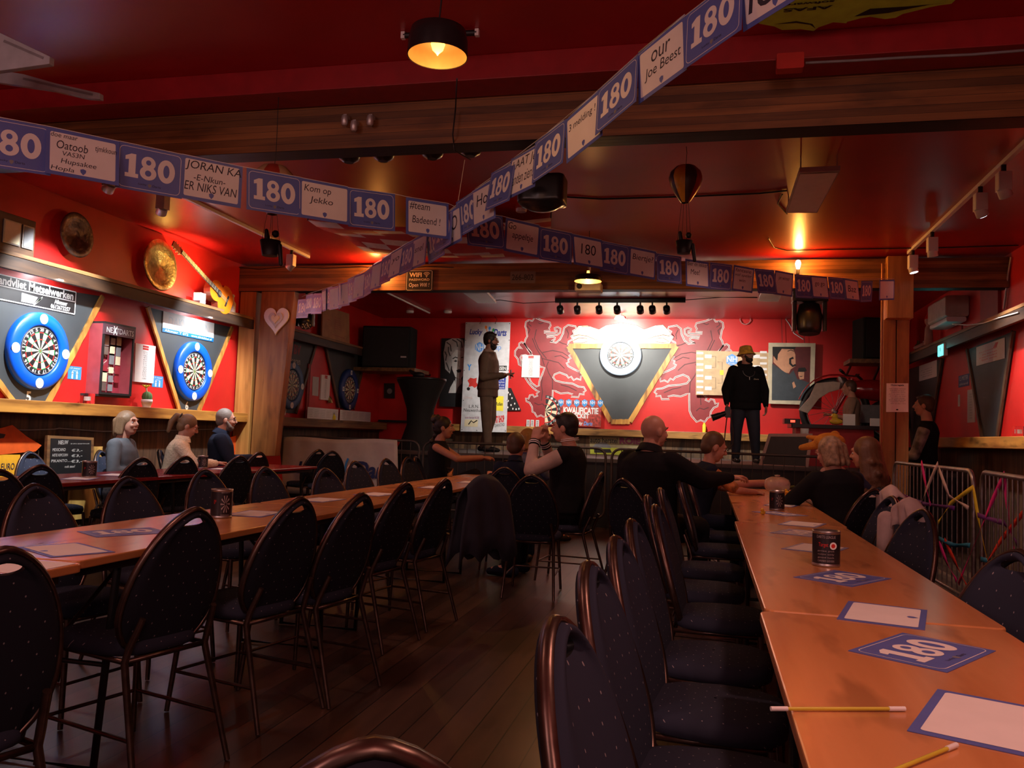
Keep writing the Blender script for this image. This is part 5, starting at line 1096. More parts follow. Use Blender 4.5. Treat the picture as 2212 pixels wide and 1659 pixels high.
for k, px in enumerate((575, 601, 608, 668, 718)):
    f2 = Fr((XL+.035,0,0),(0,1,0),(0,0,1)); c = f2.px(px, 920); m = MB(); m.tube([f2.p(c[0], c[1]+.08, .01), f2.p(c[0], c[1]+.08, .05), f2.p(c[0], c[1]-.0, .06), f2.p(c[0]+.02, c[1], .05)], .008, BLACK, 6); m.box(f2.p(c[0]-.015, c[1]+.03, 0), f2.p(c[0]+.015, c[1]+.12, .012), BLACK)
    m.build('coat_hook', label='black iron coat hook under the far left ledge, '+('first', 'second', 'third', 'fourth', 'fifth')[k]+' from the left', cat='hook', group='coat hooks under the far left ledge')
# things under the left ledge
fu = Fr((XL+.06,0,0),(0,1,0),(0,0,1)); OR2 = mat('poster_orange', (.72,.10,.01), .6); OR3 = mat('poster_yellow', (.85,.42,.02), .6)
m = MB(); f = lambda *P: [fu.px(*p) for p in P]; m.poly(fu, f((-60,985),(-60,925),(0,925),(25,918),(55,942),(88,962),(75,975),(40,978),(0,982)), OR2, 0, .01); m.poly(fu, f((-60,1060),(-60,982),(42,982),(40,1060)), OR3, 0, .008)
q = f((0,1000),(30,1000),(30,1015),(0,1015)); m.text(fu, 'EURO', q[3][0], q[3][1], q[1][0], q[1][1], INK, .0105); m.poly(fu, f((-8,935),(10,938),(6,946),(-8,948)), INK, .011); m.build('euro_poster', label='orange and yellow EURO poster leaning on the plank wall at far left', cat='poster')
m = MB(); m.poly(fu, f((470,960),(485,948),(512,940),(520,990),(478,985),(464,968)), OR2, 0, .01); m.build('orange_poster', label='orange cut-out poster between the jumper and the man with glasses', cat='poster')
fu = Fr((XL+.10,0,0),(0,1,0),(0,0,1)); q = [fu.px(*p) for p in ((97,940),(197,945),(195,1045),(93,1042))]; t = thing('chalkboard', 'framed chalkboard menu with prices standing against the plank wall', 'chalkboard', fu.p(*q[3])); m = MB(); m.poly(fu, q[::-1], BEAMY, 0, .03); m.build('wooden_frame', t)
m = MB(); q2 = [lerp(q, .06, .06), lerp(q, .94, .06), lerp(q, .94, .94), lerp(q, .06, .94)]; m.poly(fu, q2, BLACK, .031); CH_ = mat('chalk', (.55,.55,.52), .8)
for s_, a, b, c, d in (('NIEUW', .18,.03,.42,.14), ('in ons assortiment', .48,.07,.95,.12), ('MEXICANO', .05,.22,.36,.31), ('\u20ac3,-', .50,.22,.78,.31), ('HETE KIPCORN', .05,.35,.42,.44), ('\u20ac3,-', .50,.35,.78,.44), ('PIKANTO......', .03,.48,.52,.58), ('\u20ac3,-', .50,.48,.78,.58), ('ook saus!', .35,.62,.6,.70), ('OOK SMAKELIJK !!', .1,.80,.9,.93)): T(m, fu, q2, s_, a, b, c, d, CH_, .031, shear=.1)
m.build('chalk_face', t)
m = MB(); fu2 = Fr((XL+.05,0,0),(0,1,0),(0,0,1)); m.tube([fu2.p(*fu2.px(*p)) for p in ((-20,928),(60,929),(118,927),(128,925),(140,926),(220,932),(300,931),(400,929),(460,927))], .007, GREY, 6); m.build('rope', label='grey rope swagged along the plank wall under the left ledge', cat='rope')
m = MB(); fu3 = Fr((XL+.032,0,0),(0,1,0),(0,0,1)); q = [fu3.px(*p) for p in ((600,943),(612,945),(612,1060),(598,1060))]; m.poly(fu3, [fu3.px(*p) for p in ((560,955),(600,950),(608,1040),(560,1045))], RED, 0, .02); m.build('red_panel', label='red round-edged board below the far left ledge by the brace', cat='board')
# white heart on the brace
fh = Fr((0, 9.595, 0), (1,0,0), (0,0,1)); c = fh.px(598, 690)
def heart(s): return [(s*.062*16*math.sin(t_)**3/1.0, s*.062*(13*math.cos(t_)-5*math.cos(2*t_)-2*math.cos(3*t_)-math.cos(4*t_))+0) for t_ in [2*math.pi*k/40 for k in range(40)]]
t = thing('heart_decoration', 'white wooden heart with layered smaller hearts on the slanting brace', 'decoration', fh.p(*c)); f2 = fh.sh(c[0], c[1])
for s, ma, l, nm in ((.175, WHITEM, .0, 'outer_heart'), (.10, PAPER2, .021, 'middle_heart'), (.055, CREAM, .037, 'inner_heart')): m = MB(); m.poly(f2, [(x, y*1.12) for x, y in heart(s)][::-1], ma, l, .016 if l else .02); m.build(nm, t, bevel=.003)
# signs on the second beam
f2 = Fr((0, 9.598, 0), (1,0,0), (0,0,1)); a = f2.px(876, 629); b = f2.px(937, 583); m = MB(); m.rect(f2, a[0], a[1], b[0], b[1], BLACK, 0, .012, .02); w_, h_ = b[0]-a[0], b[1]-a[1]; X = lambda u: a[0]+w_*u; Y_ = lambda v: b[1]-h_*v
r_ = .02; m.line(f2, [(X(.04),Y_(.08)),(X(.08),Y_(.04)),(X(.92),Y_(.04)),(X(.96),Y_(.08)),(X(.96),Y_(.92)),(X(.92),Y_(.96)),(X(.08),Y_(.96)),(X(.04),Y_(.92))], .004, PAPER, .0125, True)
m.text(f2, 'WIFI', X(.13), Y_(.34), X(.58), Y_(.13), CREAM, .0125, bold=.03); m.text(f2, 'PASSWORD', X(.13), Y_(.52), X(.87), Y_(.41), CREAM, .0125, bold=.01); m.text(f2, 'Open Wifi !', X(.13), Y_(.86), X(.87), Y_(.62), PAPER, .0125, shear=.1)
for k in range(3): R_ = .018+.018*k; m.line(f2, [(X(.76)+R_*math.sin(q), Y_(.33)+R_*math.cos(q)) for q in [-.8+.2*i for i in range(9)]], .007, CREAM, .0125)
m.disc(f2, X(.76), Y_(.33), .007, .007, CREAM, .0125); m.build('wifi_sign', label='black rounded sign reading WIFI PASSWORD Open Wifi on the second beam', cat='sign')
a = f2.px(1102, 612); b = f2.px(1157, 586); m = MB(); m.rect(f2, a[0], a[1], b[0], b[1], mat('plate_grey', (.20,.14,.11), .5), 0, .006, .01); m.text(f2, '266-802', a[0]+.02, a[1]+.035, b[0]-.02, b[1]-.035, mat('plate_ink', (.05,.03,.025), .5), .007, bold=.02); m.build('number_plate', label='old number plate reading 266-802 on the second beam', cat='sign')
f4 = Fr((0, 9.625, 0), (1,0,0), (0,0,1)); q = [f4.px(*p) for p in ((1915,828),(1962,828),(1962,890),(1914,890))]; m = MB(); m.poly(f4, q, PAPER, 0, .002)
T(m, f4, q, 'Huisregels', .2, .04, .8, .10, INK, .002, bold=.03)
for k in range(9): T(m, f4, q, ('niet roken binnen', 'drank alleen aan de bar', 'respecteer elkaar', 'pijlen op eigen risico', 'geen glas op baan')[k % 5], .12+.04*(k % 3), .17+.065*k, .88-.05*(k % 2), .205+.065*k, GREY, .002)
m.disc(f4, *lerp(q, .5, .92), .012, .008, INK, .0025); m.build('paper_notice', label='white printed notice pinned to the right timber post', cat='notice')
m = MB(); f6 = Fr((XL+.035,0,0),(0,1,0),(0,0,1)); a = f6.px(148, 1050); b = f6.px(212, 1060); m.fbox(f6, a[0], .25, b[0], .95, 0, .02, PINE); m.build('pine_panel', label='scorched yellow pine boards low on the left wall under the red table', cat='panel')
# ------------------------------------------------------------ stage wall things
fb = Fr((0, YB-.03, 0), (1,0,0), (0,0,1))
def BQ(*P, f=fb): return [f.px(*p) for p in P]
def TQ(m, f, s, p0, p1, ma, L, **k):
    a = f.px(p0[0], p1[1]); b = f.px(p1[0], p0[1]); m.text(f, s, a[0], a[1], b[0], b[1], ma, L, **k)
fn = Fr((0, YB-.24, 0), (1,0,0), (0,0,1))
def hexagon(m, f, px, py, rw, ma, L):
    c = f.px(px, py); e = f.px(px+rw, py); r = abs(e[0]-c[0]); m.poly(f, [(c[0]+r*math.sin(math.pi/3*k), c[1]+r*math.cos(math.pi/3*k)) for k in range(6)][::-1], ma, L)
t = thing('sponsor_banner', 'tall white sponsor banner with coloured logos behind the suited presenter', 'banner', fn.p(*fn.px(1045, 932)))
m = MB(); q = BQ((1006,696),(1103,696),(1094,934),(995,932), f=fn); n = 10; vs = []
BW = mat('banner_vinyl', (.62,.62,.64), .35)
m.poly(fn, q, BW, 0, .003); m.build('vinyl_sheet', t)
m = MB(); L0 = .0045; LOGB = mat('logo_navy', (.02,.04,.30), .5); LOGL = mat('logo_light_blue', (.12,.32,.75), .5); BLK = mat('logo_black', (.01,.01,.01), .5)
TQ(m, fn, 'Lucky', (1014,711), (1043,726), LOGB, L0, bold=.03, shear=.25); TQ(m, fn, 'Darts', (1066,711), (1095,726), LOGB, L0, bold=.03, shear=.25)
for k, (x, y, ma) in enumerate(((1050,707,ORANGE),(1058,709,LBLUE),(1066,713,GREEN))): m.line(fn, BQ((1055,728),(x,y), f=fn), .012, ma, L0); m.disc(fn, *fn.px(x, y), .022, .03, ma, L0+.0003)
m.build('printed_logo', t); m = MB(); hexagon(m, fn, 1036, 750, 11, LOGL, L0); TQ(m, fn, 'NH', (1028,743), (1044,757), WHITEM, L0+.0005); TQ(m, fn, 'Cup', (1058,744), (1083,759), LOGL, L0)
m.build('printed_logo', t); m = MB(); TQ(m, fn, 'Y', (1009,787), (1019,800), LBLUE, L0, bold=.04); m.poly(fn, BQ((1060,790),(1095,790),(1094,801),(1060,801), f=fn), BLK, L0); TQ(m, fn, 'CLASSEN', (1063,792), (1093,799), WHITEM, L0+.0005, bold=.02)
m.build('printed_logo', t); m = MB(); m.poly(fn, BQ((1062,815),(1093,816),(1091,841),(1061,840), f=fn), LOGB, L0)
for k in range(4): TQ(m, fn, ('vliet', 'Metselwerken', 'voor al uw', 'metselwerk')[k], (1064,817+6*k), (1090,821+6*k), WHITEM, L0+.0005)
m.build('printed_logo', t); m = MB(); red_lion = [(1010,822),(1016,816),(1024,818),(1030,816),(1029,826),(1033,832),(1026,838),(1020,834),(1012,836),(1014,829)]
m.poly(fn, BQ(*red_lion[::-1], f=fn), mat('logo_red', (.60,.04,.03), .5), L0); m.disc(fn, *fn.px(1012, 840), .03, .03, BLK, L0)
m.build('printed_logo', t); m = MB(); TQ(m, fn, 'LOTHALL', (1003,857), (1021,861), PNK, L0); TQ(m, fn, 'L.R.N.', (1013,875), (1035,881), BLK, L0); TQ(m, fn, 'Nieuwenhuis', (1002,883), (1042,889), BLK, L0)
m.build('printed_logo', t); m = MB(); m.poly(fn, BQ((1060,855),(1088,856),(1087,888),(1058,886), f=fn), YEL, L0); TQ(m, fn, 'De Rollen', (1063,869), (1086,876), BLK, L0+.0005, bold=.02)
m.build('printed_logo', t); m = MB(); TQ(m, fn, 'auto herstel ROIE', (1005,900), (1035,904), mat('logo_plum', (.25,.03,.10), .5), L0); m.poly(fn, BQ((1004,906),(1033,906),(1032,922),(1003,921), f=fn), CREAM, L0); m.line(fn, BQ((1012,917),(1018,909),(1023,913),(1031,908), f=fn), .02, BLK, L0+.0005)
m.build('printed_logo', t); m = MB(); TQ(m, fn, 'HIT SHOP', (1068,898), (1090,913), DRED, L0, bold=.05, rot=.15); TQ(m, fn, 'ZAANSTAD', (1068,915), (1090,921), BLK, L0, rot=.15)
m.build('printed_logo', t)
m = MB()
for px, py in ((1008,699),(1037,699),(1070,699),(1101,699),(1006,735),(1100,735),(1003,800),(1098,800),(1001,865),(1096,865),(998,928),(1030,930),(1060,931),(1092,931)): m.disc(fn, *fn.px(px, py), .008, .008, BLK, .005)
m.build('eyelets', t)
for px in (1037, 1070): c = fn.px(px, 698); m = MB(); m.tube([fn.p(c[0], c[1], .006), fn.p(c[0]+.03, c[1]+.06, 0), fn.p(c[0]-.02, ZC-.0, 0)], .005, BLACK, 5); m.build('hanging_hook', t)
# generic black and white portrait of a woman
GW = [mat('portrait_'+n_, c_, .6) for n_, c_ in (('black', (.012,.012,.014)), ('dark', (.06,.06,.065)), ('mid', (.22,.22,.23)), ('light', (.50,.50,.50)), ('pale', (.72,.72,.70)))]
t = thing('portrait_painting', 'black and white portrait painting of a curly-haired woman left of the sponsor banner', 'painting', fb.p(*fb.px(985, 878))); m = MB(); m.poly(fb, BQ((955,731),(1030,731),(1026,880),(950,878)), GW[0], 0, .03); m.build('canvas', t)
m = MB(); Z = lambda pts: [(940+x/5.025, 680+y/5.025) for x, y in pts]; Lp = .0305
m.poly(fb, BQ(*Z([(120,290),(190,258),(260,258),(310,275),(330,400),(320,520),(180,560),(165,640),(115,590),(95,420)])), GW[3], Lp); m.poly(fb, BQ(*Z([(185,440),(230,380),(310,400),(330,520),(325,640),(280,700),(225,680),(190,590)])), GW[4], Lp+.001)
m.poly(fb, BQ(*Z([(225,690),(290,690),(300,760),(240,830),(215,780)])), GW[3], Lp+.0005); m.poly(fb, BQ(*Z([(150,850),(170,790),(215,710),(250,850)])), GW[4], Lp+.0008); m.poly(fb, BQ(*Z([(230,850),(250,790),(320,720),(330,860)])), GW[1], Lp+.001)
m.poly(fb, BQ(*Z([(235,605),(262,592),(290,600),(285,625),(250,630)])), GW[0], Lp+.002); m.line(fb, BQ(*Z([(195,480),(225,462),(250,470)])), .018, GW[0], Lp+.002); m.poly(fb, BQ(*Z([(205,505),(230,493),(248,505),(228,515)])), GW[0], Lp+.002); m.line(fb, BQ(*Z([(285,470),(310,462)])), .016, GW[0], Lp+.002)
m.line(fb, BQ(*Z([(262,500),(256,550),(268,565)])), .012, GW[2], Lp+.002)
for P_ in ([(130,300),(170,330),(180,400)], [(190,270),(240,300),(250,350)], [(240,265),(290,300),(300,360)], [(110,400),(130,440),(120,500)], [(125,520),(145,570),(160,610)], [(150,350),(150,400),(170,450)]): m.line(fb, BQ(*Z(P_)), .02, GW[1], Lp+.0015)
m.build('painted_portrait', t)
# red/black wall shapes near the banner
m = MB(); m.poly(fb, BQ((1094,838),(1104,838),(1126,887),(1092,887)), BLACK, 0, .004)
for k, (x, y) in enumerate(((1098,848),(1106,860),(1098,866),(1097,880),(1104,875),(1112,872),(1108,883),(1115,884),(1121,883),(1102,852))): m.disc(fb, *fb.px(x, y), .012, .018, PAPER, .0045)
m.build('drop_mural', label='black wedge mural with white drops at the foot of the sponsor banner', cat='mural')
# flyers on ledge
LZ = 1.366
for k, px in enumerate((1141, 1150, 1161)):
    f5 = Fr((0, YB-.10, LZ), (1,0,0), (0,0,1)); x = f5.px(px, 910)[0]; m = MB(); m.fbox(f5, x-.03, .0005, x+.03, .12, 0, .003, PAPER2)
    for j in range(3): m.disc(f5, x, .03+.03*j, .016, .01, GREY, .004)
    m.build('small_flyer', label='small grey flyer on the stage ledge, '+('left', 'middle', 'right')[k]+' of three', cat='flyer', group='small flyers on the stage ledge')
f5 = Fr((0, YB-.14, 0), (1,0,0), (0,0,1)); q = BQ((1178,862),(1300,864),(1298,923),(1176,917), f=f5); q = [(x, max(y, LZ+.001)) for x, y in q]; t = thing('ticket_poster', 'red kwalificatie ticket board with half a dartboard, standing on the stage ledge', 'poster', f5.p(*q[3]))
CRD = mat('poster_crowd_red', (.42,.05,.035), .5, var=.75, scale=22); m = MB(); m.poly(f5, q, CRD, 0, .01); m.build('board', t)
m = MB(); TP = mat('ticket_blue', (.03,.25,.60), .5)
for k in range(6):
    x = 1212+17*k; c = f5.px(x, 869+.3*k); m.poly(f5, [(c[0]-.05, c[1]+.03), (c[0], c[1]+.06), (c[0]+.05, c[1]+.03), (c[0]+.045, c[1]-.035), (c[0], c[1]-.08), (c[0]-.045, c[1]-.035)][::-1], TP, .0105); TQ(m, f5, 'NH', (x-5, 865+.3*k), (x+5, 872+.3*k), WHITEM, .0112, bold=.01)
m.build('logo_row', t); m = MB(); TQ(m, f5, 'KWALIFICATIE', (1217,881), (1293,893), WHITEM, .011, bold=.04); TQ(m, f5, 'TICKET', (1236,894), (1273,903), WHITEM, .011, bold=.04); TQ(m, f5, 'Darts', (1261,911), (1280,919), LOGL, .011, bold=.03, shear=.2); TQ(m, f5, 'Lucky', (1240,911), (1259,919), WHITEM, .011, bold=.03, shear=.2); m.build('ticket_print', t)
c = f5.px(1178, 887); m = MB(); R = .23; f6 = f5.sh(c[0], c[1]); a0 = lambda k: math.pi*(k)/10
m.poly(f6, [(0,-R)]+[(R*1.18*math.sin(q_), -R*1.18*math.cos(q_)) for q_ in [math.pi*k/16 for k in range(17)]]+[(0,R)], BLACK, .0108)
for k in range(10):
    a = math.pi*k/10; wedge(m, f6, .01, R*.92, a, a+math.pi/10, CREAM if k % 2 else BLACK, .0116)
for r in (.5, .92): m.line(f6, [(R*r*math.sin(math.pi*k/16), R*r*math.cos(math.pi*k/16)) for k in range(17)], .012, DRED, .0124)
for k in range(10): a = math.pi*(k+.5)/10; m.text(f6, str(ORDER[k]), R*1.05*math.sin(a)-.02, R*1.05*math.cos(a)-.018, R*1.05*math.sin(a)+.02, R*1.05*math.cos(a)+.018, WHITEM, .0125)
m.build('half_dartboard_print', t)
# tournament bracket board and singer poster
fk = Fr((0, YB-.08, 0), (1,0,0), (0,0,1)); q = BQ((1504,757),(1664,762),(1662,856),(1503,853), f=fk); t = thing('bracket_board', 'beige tournament bracket board with paper slips behind the man in the bucket hat', 'board', fk.p(*q[3])); m = MB(); m.poly(fk, q, mat('bracket_beige', (.52,.36,.20), .6), 0, .02); m.build('backing', t)
for side in (0, 1):
    for k in range(8):
        x = 1512 if not side else 1649; y = 763+k*12.2-(2 if side else 0); m = MB(); c = fk.px(x, y); m.fbox(fk, c[0]-.055, c[1]-.018, c[0]+.055, c[1]+.018, .0205, .022, PAPER); m.build('name_slip', t)
    for k in range(4): m = MB(); x = 1530 if not side else 1634; c = fk.px(x, 770+k*23); m.fbox(fk, c[0]-.055, c[1]-.03, c[0]+.055, c[1]+.03, .0205, .022, PAPER); m.build('name_slip', t)
m = MB()
for k in range(2): 
    y = 782+46*k
    for xa in (1538, 1625): m.line(fk, BQ((xa,y-12),(xa+(8 if xa < 1580 else -8),y-12),(xa+(8 if xa < 1580 else -8),y+12),(xa,y+12), f=fk), .006, BLK, .0206)
m.line(fk, BQ((1550,782),(1560,782),(1560,828),(1550,828), f=fk), .006, BLK, .0206); m.build('bracket_lines', t); m = MB(); hexagon(m, fk, 1581, 778, 14, LOGL, .021); TQ(m, fk, 'NH', (1570,770), (1592,782), WHITEM, .022, bold=.02); TQ(m, fk, 'Cup', (1573,784), (1587,788), WHITEM, .022); m.build('round_logo', t)
c = fk.px(1559, 805); m = MB(); m.fbox(fk, c[0]-.03, c[1]-.04, c[0]+.03, c[1]+.04, .0215, .0235, YEL); m.build('yellow_note', t)
q = BQ((1660,741),(1761,742),(1757,875),(1657,872), f=fk); t = thing('portrait_poster', 'cream-framed painting of a large singer with goatee and a small man in a hat', 'painting', fk.p(*q[3])); m = MB(); m.poly(fk, q, mat('frame_cream', (.60,.52,.36), .5), 0, .04); m.build('frame', t)
Z = lambda pts: [(1400+x/3.607, 600+y/3.607) for x, y in pts]; m = MB(); Lp = .0405; SK = mat('painted_skin', (.62,.30,.17), .6); DR_ = mat('painted_dark_red', (.12,.02,.02), .6); BL_ = mat('painted_coat', (.05,.06,.07), .6)
m.poly(fk, BQ(*Z([(970,540),(1265,540),(1255,960),(962,955)]), f=fk), DR_, Lp); m.poly(fk, BQ(*Z([(975,620),(1000,560),(1060,545),(1130,560),(1145,600),(1148,690),(1110,715),(1095,745),(1060,740),(975,660)]), f=fk), SK, Lp+.001)
m.poly(fk, BQ(*Z([(968,540),(1150,540),(1140,560),(1040,556),(1010,600),(1005,650),(968,600)]), f=fk), BLK, Lp+.002); m.poly(fk, BQ(*Z([(965,670),(1060,735),(1100,755),(1130,720),(1160,790),(1200,800),(1255,820),(1255,960),(962,955)]), f=fk), BL_, Lp+.0015)
m.line(fk, BQ(*Z([(1130,625),(1105,635),(1105,670),(1125,690),(1148,680)]), f=fk), .035, BLK, Lp+.003); m.poly(fk, BQ(*Z([(1170,720),(1215,730),(1212,790),(1180,795),(1168,760)]), f=fk), SK, Lp+.003); m.poly(fk, BQ(*Z([(1160,735),(1170,705),(1220,700),(1235,725),(1215,735)]), f=fk), BLK, Lp+.004)
m.poly(fk, BQ(*Z([(1120,820),(1135,810),(1150,850),(1130,865)]), f=fk), SK, Lp+.004); m.line(fk, BQ(*Z([(1085,575),(1110,565),(1135,575)]), f=fk), .012, BLK, Lp+.003); m.line(fk, BQ(*Z([(1178,768),(1190,772),(1200,768)]), f=fk), .01, BLK, Lp+.005); m.build('painted_picture', t)
for px in (1690, 1738): c = fk.px(px, 741); m = MB(); m.tube([fk.p(c[0], c[1], .0), fk.p(c[0]-.02, ZC, 0)], .004, BLACK, 5); m.build('hanging_wire', t)
# car repair banner under the ledge
q = BQ((1273,942),(1388,946),(1388,985),(1275,982), f=fb); t = thing('garage_banner', 'yellowish auto herstel banner with a car drawing below the stage ledge', 'banner', fb.p(*q[3])); m = MB(); m.poly(fb, q, mat('banner_olive', (.34,.28,.14), .6), .0, .005); m.poly(fb, BQ((1275,966),(1388,969),(1388,985),(1275,982)), mat('banner_lime', (.55,.60,.05), .6), .0055); m.build('banner_sheet', t)
m = MB(); TQ(m, fb, 'auto herstel', (1275,946), (1334,956), BLK, .006, bold=.02); TQ(m, fb, 'ROIE', (1338,946), (1384,959), mat('logo_plum', (.25,.03,.10), .5), .006, bold=.06); m.poly(fb, BQ((1280,966),(1286,959),(1298,955),(1310,957),(1318,963),(1320,968)), GREY, .006); m.poly(fb, BQ((1284,978),(1283,970),(1318,970),(1322,978)), BLK, .0065); m.build('banner_print', t)
c = ony(1521, 930, YB-.10); m = MB(); m.lathe((c.x, c.y, LZ), [(.03,.001),(.03,.12),(.018,.14),(.018,.16)], YEL, 14); m.build('yellow_bottle', label='small yellow bottle on the stage ledge above the seated boy', cat='bottle')
c = ony(1583, 918, YB-.10); m = MB(); m.rbox((c.x-.04, c.y-.03, LZ+.001), (c.x+.04, c.y+.03, LZ+.12), PAPER2, .01); m.build('small_box', label='small grey box on the stage ledge beside the camera straps', cat='box')
c = ony(1643, 850, YB-.10)
# speakers on shelves
def speaker(P, w_, d_, h_, rz, label):
    t = thing('loudspeaker', label, 'speaker', P, rz); m = MB(); m.rbox((-w_/2, -d_/2, .0), (w_/2, d_/2, h_), mat('speaker_vinyl', (.010,.012,.012), .85, spec=.2), .05); m.build('cabinet', t, local=True, bevel=.01); m = MB(); m.rbox((-w_/2+.03, -d_/2-.008, .03), (w_/2-.03, -d_/2-.002, h_-.03), mat('grille', (.02,.02,.022), .8), .003, axis='y'); m.build('grille', t, local=True)
    m = MB(); m.box((w_/2-.16, -d_/2-.012, h_*.25), (w_/2-.06, -d_/2-.009, h_*.29), ALU); m.build('badge', t, local=True)
P = ony(846, 795, 13.6); z0 = P.z; m = MB(); m.box((P.x-.62, 13.25, z0-.08), (P.x+.55, 14.0, z0-.02), BEAMY); m.box((P.x-.6, 13.9, z0-.02), (P.x-.5, YB, z0+.0), BEAMY); m.tube([(P.x+.4, 14.0, z0-.05), (P.x+.4, YB-.01, z0-.05)], .02, BLACK, 6); m.tube([(P.x-.6, 14.0, z0-.05), (P.x-.6, YB-.01, z0-.05)], .02, BLACK, 6); m.build('speaker_shelf', label='dark plank shelf under the left speaker in the corner', cat='shelf')
speaker((P.x-.05, 13.6, z0-.018), .86, .5, .72, .10, 'large black speaker lying on a shelf in the dark left corner')
P = ony(1890, 778, 13.4); z0 = P.z; m = MB(); m.box((P.x-.40, 13.1, z0-.07), (P.x+.45, 13.7, z0-.01), BEAMY); m.tube([(P.x+.1, 13.6, z0-.06), (P.x+.1, YB-.01, z0-.45)], .02, BLACK, 6); m.tube([(P.x-.3, 13.65, z0-.06), (P.x-.3, YB-.01, z0-.3)], .02, BLACK, 6); m.build('speaker_shelf', label='wooden bracket shelf under the right speaker above the motorcycle', cat='shelf')
speaker((P.x+.04, 13.4, z0-.008), .62, .45, .62, .25, 'black speaker tilted on a bracket shelf behind the right post')
# cocktail table with black stretch cover
P = ony(905, 960, 12.1); P.z = ZS; t = thing('cocktail_table', 'tall cocktail table in a black stretch cover standing at the left end of the stage', 'table', P); m = MB(); m.lathe(P, [(.34,.0),(.29,.10),(.20,.38),(.21,.62),(.29,.86),(.38,1.06)], mat('stretch_black', (.008,.008,.009), .8), 28); m.build('stretch_cover', t); m = MB(); m.lathe(P+Vector((0,0,1.061)), [(.37,0),(.38,.01),(.38,.03),(.36,.035)], BLACKP, 32); m.build('round_top', t)
m = MB(); m.ball(P+Vector((-.05,0,1.145)), (.10,.07,.05), BLACK, 12, 8); m.cap(P+Vector((-.1,0,1.15)), P+Vector((-.2,.02,1.21)), .04, .02, BLACK); m.build('black_cap', label='dark crumpled cap lying on the tall black table', cat='cap')
m = MB(); c = FL.px(840, 845); q = [FL.px(*p) for p in ((830,828),(853,831),(852,862),(829,860))]; m = MB(); m.poly(FL, [fb.px(*p) for p in ((830,828),(853,828),(853,861),(830,860))], BLACK, 0, .01) if False else m.poly(fb, BQ((830,828),(853,828),(853,861),(830,860)), BLACK, 0, .012); m.disc(fb, *fb.px(842,845), .05, .05, GREY, .0125); m.build('small_picture', label='small dark picture with a swirl low on the back wall left of the tall table', cat='picture')
m = MB(); m.box((-5.9, YB-.12, 1.36), (-4.95, YB, 1.40), BLACK); m.build('dark_ledge', label='short black ledge on the back wall left corner', cat='ledge')
# DJ booth
a = ony(1700, 920, 12.2); b = ony(1905, 920, 12.2); t = thing('dj_booth', 'red-fronted DJ booth with black top at the right of the stage', 'booth', ((a.x+b.x)/2, 12.4, ZS)); m = MB(); zt = ony(1800, 918, 12.2).z; m.box((a.x+.12, 12.2, ZS), (b.x-.1, 12.24, zt-.05), mat('booth_red', (.36,.012,.015), .45)); m.build('front_panel', t); m = MB(); m.rbox((a.x+.05, 12.12, zt-.05), (b.x+.04, 12.75, zt), BLACKP, .03); m.build('worktop', t); m = MB(); m.box((a.x+.12, 12.24, ZS), (a.x+.16, 12.7, zt-.051), BLACK); m.build('side_panel', t); m = MB(); m.box((b.x-.14, 12.24, ZS), (b.x-.1, 12.7, zt-.051), BLACK); m.build('side_panel', t)
BZT = zt
P = ony(1706, 914, 12.3); m = MB(); m.rbox((P.x-.08, 12.2, BZT+.001), (P.x+.13, 12.5, BZT+.07), BLACKP, .01); m.fbox(Fr((P.x, 12.198, BZT), (1,0,0), (0,0,1)), 0, .02, .06, .05, 0, .002, mat('red_display', (1,.05,.03), .5, emit=(1,.04,.02), estr=5)); m.build('mixer', label='small black mixer with red display on the DJ booth', cat='mixer')
for k, (px, w_, lab) in enumerate(((1833, .16, 'white laptop lid facing away left of the DJ'), (1895, .20, 'white paper stack right of the DJ'))): P = ony(px, 912, 12.35); m = MB(); m.rbox((P.x-w_/2, 12.3, BZT+.001), (P.x+w_/2, 12.33, BZT+.16-.05*k), PAPER, .005); m.build('white_box', label=lab+' on the booth top', cat='box')
P = ony(1806, 909, 12.3); t = thing('duck_toy', 'yellow plush duck sitting on the DJ booth top', 'toy', (P.x, 12.3, BZT)); m = MB(); m.ball((P.x, 12.3, BZT+.05), (.09,.06,.045), YELD); m.ball((P.x-.02, 12.3, BZT+.12), .045, YELD); m.build('plush_body', t, remesh=.01, smooth=3); m = MB(); m.ball((P.x-.07, 12.29, BZT+.115), (.03,.02,.012), ORANGE, 8, 6); m.build('beak', t)
# motorcycle mounted behind the booth
Ym = 13.7; f7 = Fr((0, Ym, 0), (1,0,0), (0,0,1)); mp = lambda x, y, dy=0: Vector((*[0],)) if False else (ony(x, y, Ym)+Vector((0,dy,0)))
MRD = mat('motor_red', (.42,.01,.015), .18, coat=.8); t = thing('motorcycle', 'red motorcycle parked on a platform behind the DJ booth', 'motorcycle', mp(1840, 930))
c = mp(1803, 888); R = .47
RF = R
for nm, cc, R in (('front_wheel', c, RF), ('rear_wheel', Vector((c.x+.75, Ym, c.z-.14)), .28)):
    m = MB(); m.tube([cc+Vector((R*math.cos(2*math.pi*k/36), 0, R*math.sin(2*math.pi*k/36))) for k in range(36)], .055, BLACK, 10, True); wv_ = m.build(nm, t)
    m = MB(); m.tube([cc+Vector(((R-.06)*math.cos(2*math.pi*k/36), 0, (R-.06)*math.sin(2*math.pi*k/36))) for k in range(36)], .012, STEEL, 6, True); m.lathe(cc+Vector((0,-.05,0)), [(.03,0),(.05,.03),(.05,.07),(.03,.1)], STEEL, 14, (0,1,0))
    for k in range(16): a_ = 2*math.pi*k/16; m.tube([cc+Vector((.04*math.cos(a_),0,.04*math.sin(a_))), cc+Vector(((R-.06)*math.cos(a_+.2),0,(R-.06)*math.sin(a_+.2)))], .003, STEEL, 4)
    m.build('rim_and_spokes', wv_)
R = RF
m = MB(); 
